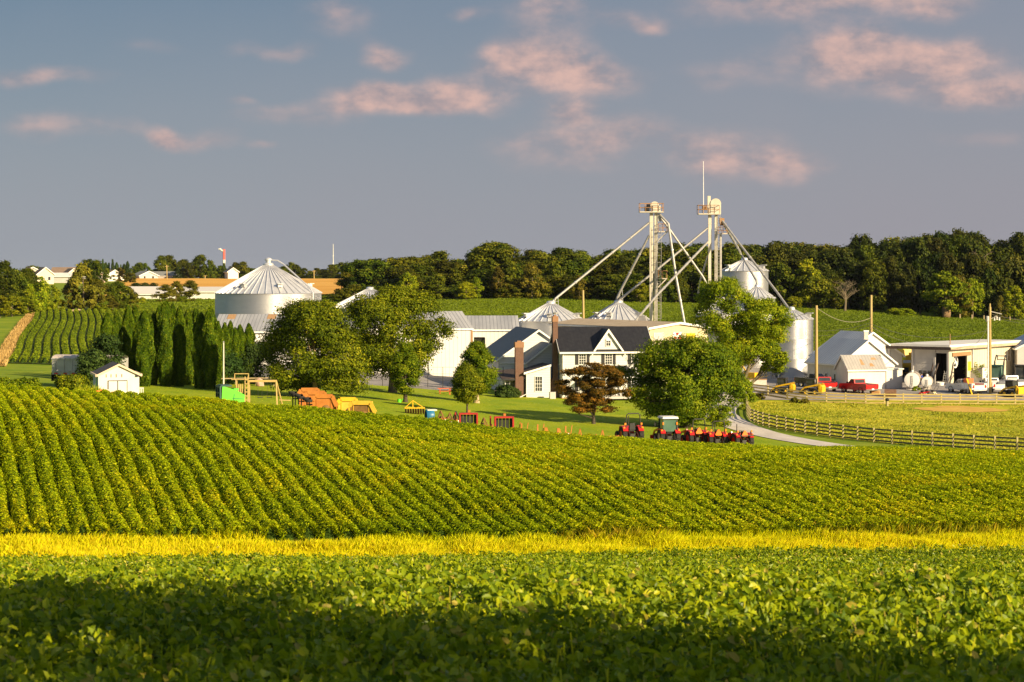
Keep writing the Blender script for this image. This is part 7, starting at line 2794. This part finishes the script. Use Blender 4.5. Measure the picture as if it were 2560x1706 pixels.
def disc_harrow():
    t = onground('disc_harrow', 'yellow disc harrow with a peaked frame on the lawn', 'disc harrow', 1036, 192, R(5))
    m = MB()
    for yy in (-.45, .45):
        m.bar((-.95, yy, .62), (.95, yy, .62), .09)
    for xx in (-.95, .95):
        m.bar((xx, -.45, .62), (xx, .45, .62), .09)
    for xx in (-.9, .9):
        m.bar((xx, 0, .62), (-.15, 0, 1.32), .07)
    m.bar((-.15, -.45, .62), (-.15, 0, 1.32), .07)
    m.bar((-.15, .45, .62), (-.15, 0, 1.32), .07)
    m.obj('frame', M_yel, t)
    for yy in (-.4, .4):
        for k in range(8):
            MB().lathe([(0, -.02), (.30, .03), (.30, .05), (0, 0)], 14, Matrix.Translation((-.85 + .24 * k, yy, .30)) @ Matrix.Rotation(R(12), 4, 'Z'), axis='X').obj('disc', M_rustyo, t)


disc_harrow()
bb = onground('blue_barrel', 'blue plastic drum with pale lid lying by the orange tillers', 'drum', 1074, 176, R(15))
MB().lathe([(.52, -.35), (.56, -.3), (.56, .3), (.52, .35), (0, .36)], 20, Matrix.Translation((0, 0, .62)), axis='X').obj('drum', pm('blue plastic', (.02, .13, .26), rough=.4), bb, smooth=40)
MB().box((.18, .1, 1.12), (.85, .8, .12)).obj('lid', pm('pale lid', (.60, .60, .48), rough=.5), bb)
bb.location.z += .15


def tiller(label, px, Y, w, rz, col=M_orange, dark=False):
    t = onground('rotary_tiller', label, 'tiller', px, Y, R(rz), 'orange implements along the field edge')
    MB().lathe([(.0, -w / 2), (.34, -w / 2), (.34, w / 2), (0, w / 2)], 14, Matrix.Translation((0, 0, .5)), axis='X').obj('rotor_hood', col, t)
    m = MB()
    for s in (-1, 1):
        m.slab((s * w / 2, -.5, .2), (s * w / 2, .45, .2), (s * w / 2, .3, .9), (s * w / 2, -.2, .9), .06)
    m.obj('end_plate', col, t)
    m = MB()
    m.bar((-.3, 0, .8), (0, .1, 1.45), .09)
    m.bar((.3, 0, .8), (0, .1, 1.45), .09)
    m.bar((0, .1, 1.45), (0, -.5, .8), .08)
    m.obj('hitch_frame', M_rustyo if not dark else M_tdk, t)
    MB().cyl((0, -.1, .8), (0, .35, .85), .16, n=10).obj('gearbox', M_rustyo, t)
    MB().box((w * .28, -.36, .62), (.3, .02, .22)).obj('label_plate', M_signw, t)


tiller('orange tiller leaning beside the blue drum', 1103, 173, 1.1, 25)
tiller('orange tiller with brown gearbox between blue drum and red frames', 1124, 171, 1.2, -10)
tiller('black hooded tiller behind the orange ones', 1140, 175, 1.1, 5, M_blk, True)
tiller('orange tiller between the two red frames', 1210, 169, 1.35, 8)


def red_frame(label, px, Y, w, h, rz):
    t = onground('snow_pusher', label, 'implement', px, Y, R(rz), 'red framed implements', 0)
    m = MB()
    for s in (-1, 1):
        m.box((s * w / 2, 0, h / 2), (.13, .5, h))
    m.box((0, 0, h - .06), (w - .14, .5, .13))
    m.box((-w / 2 - .35, .35, h / 2 + .02), (.10, .4, h))
    m.obj('frame', pm('worn dark red', (.30, .014, .012), (.40, .02, .016), scale=3, rough=.5), t)
    n = 5
    for k in range(n):
        MB().box((-w / 2 + (k + .5) * w / n, .12, (h - .16) / 2), ((w - .2) / n - .008, .1, h - .17)).obj('rubber_panel', M_blk, t)
    MB().box((.1, .5, h + .06), (.2, .2, .3)).obj('hitch', M_orange, t)


red_frame('red framed implement with black panels nearest the thin trunked tree', 1171, 168, 1.45, 1.75, 6)
red_frame('taller red framed implement with black panels farther along the row', 1260, 166, 1.50, 1.85, 6)


def box_blade(label, px, Y, kind, rz):
    t = onground('box_blade', label, 'implement', px, Y, R(rz), 'orange implements along the field edge')
    m = MB()
    if kind == 0:       # upright mast with a sloping foot
        m.bar((-.35, 0, .1), (-.32, 0, 1.55), .14)
        m.bar((.15, .1, .3), (.35, .1, 1.60), .08)
        m.bar((-.35, 0, .9), (.8, 0, .45), .16, .2)
    elif kind == 1:     # wedge
        m.prism([(-.55, .1), (.65, .1), (.6, .4), (-.05, .75), (-.25, 1.30), (-.5, 1.30)], -.12, .12, 'Y')
    else:               # A-frame and long bar
        m.bar((-.8, 0, .2), (-.55, 0, 1.35), .10)
        m.bar((-.3, 0, .2), (-.55, 0, 1.35), .10)
        m.bar((-.8, 0, .62), (1.1, 0, .62), .14, .26)
        m.bar((1.05, 0, .2), (1.05, 0, .8), .14)
    t.scale = (.85, .85, .85)
    m.obj('frame', M_orange, t)
    MB().box((0, -.3, .40), (1.5, .08, .45)).obj('blade', M_rustyo, t)
    if kind < 2:
        MB().box((-.1, -.135, .75), (.2, .02, .16)).obj('label_plate', M_signw, t)


for k, (px, kind, lab) in enumerate(((1292, 0, 'orange upright hitch frame next to the taller red frame'), (1312, 0, 'orange mast with thin lever, second after the red frame'), (1352, 0, 'orange knuckled frame in the middle of the row'), (1374, 1, 'orange wedge shaped plough piece after the knuckled frame'),
                                     (1405, 1, 'orange wedge with white marking before the tall thin mast'), (1422, 0, 'orange implement with tall thin mast'), (1464, 2, 'orange A-frame blade in the middle of the open lawn shade'), (1520, 2, 'orange A-frame blade nearest the red roll bar tractor'))):
    box_blade(lab, px, 168.5 - k * .1, kind, 5 + 3 * (k % 3))
ho = onground('white_pipe', 'thin white pipe lying on the grass near the blue drum', 'pipe', 1062, 174, R(8))
MB().cyl((-.6, 0, .42), (.6, 0, .42), .07, n=8).obj('pipe', M_trim, ho)

# ================================================================ air between the viewer and the far ridge
hm = bpy.data.materials.new('haze air')
hm.use_nodes = True
hn = hm.node_tree
hn.nodes.remove(hn.nodes['Principled BSDF'])
pv = hn.nodes.new('ShaderNodeVolumePrincipled')
pv.inputs['Color'].default_value = (.70, .78, .92, 1)
pv.inputs['Density'].default_value = .00002
pv.inputs['Anisotropy'].default_value = .2
hn.links.new(pv.outputs[0], hn.nodes['Material Output'].inputs['Volume'])
stuff(MB().box((0, 4350, -60), (11400, 9200, 200)).obj('haze', hm))
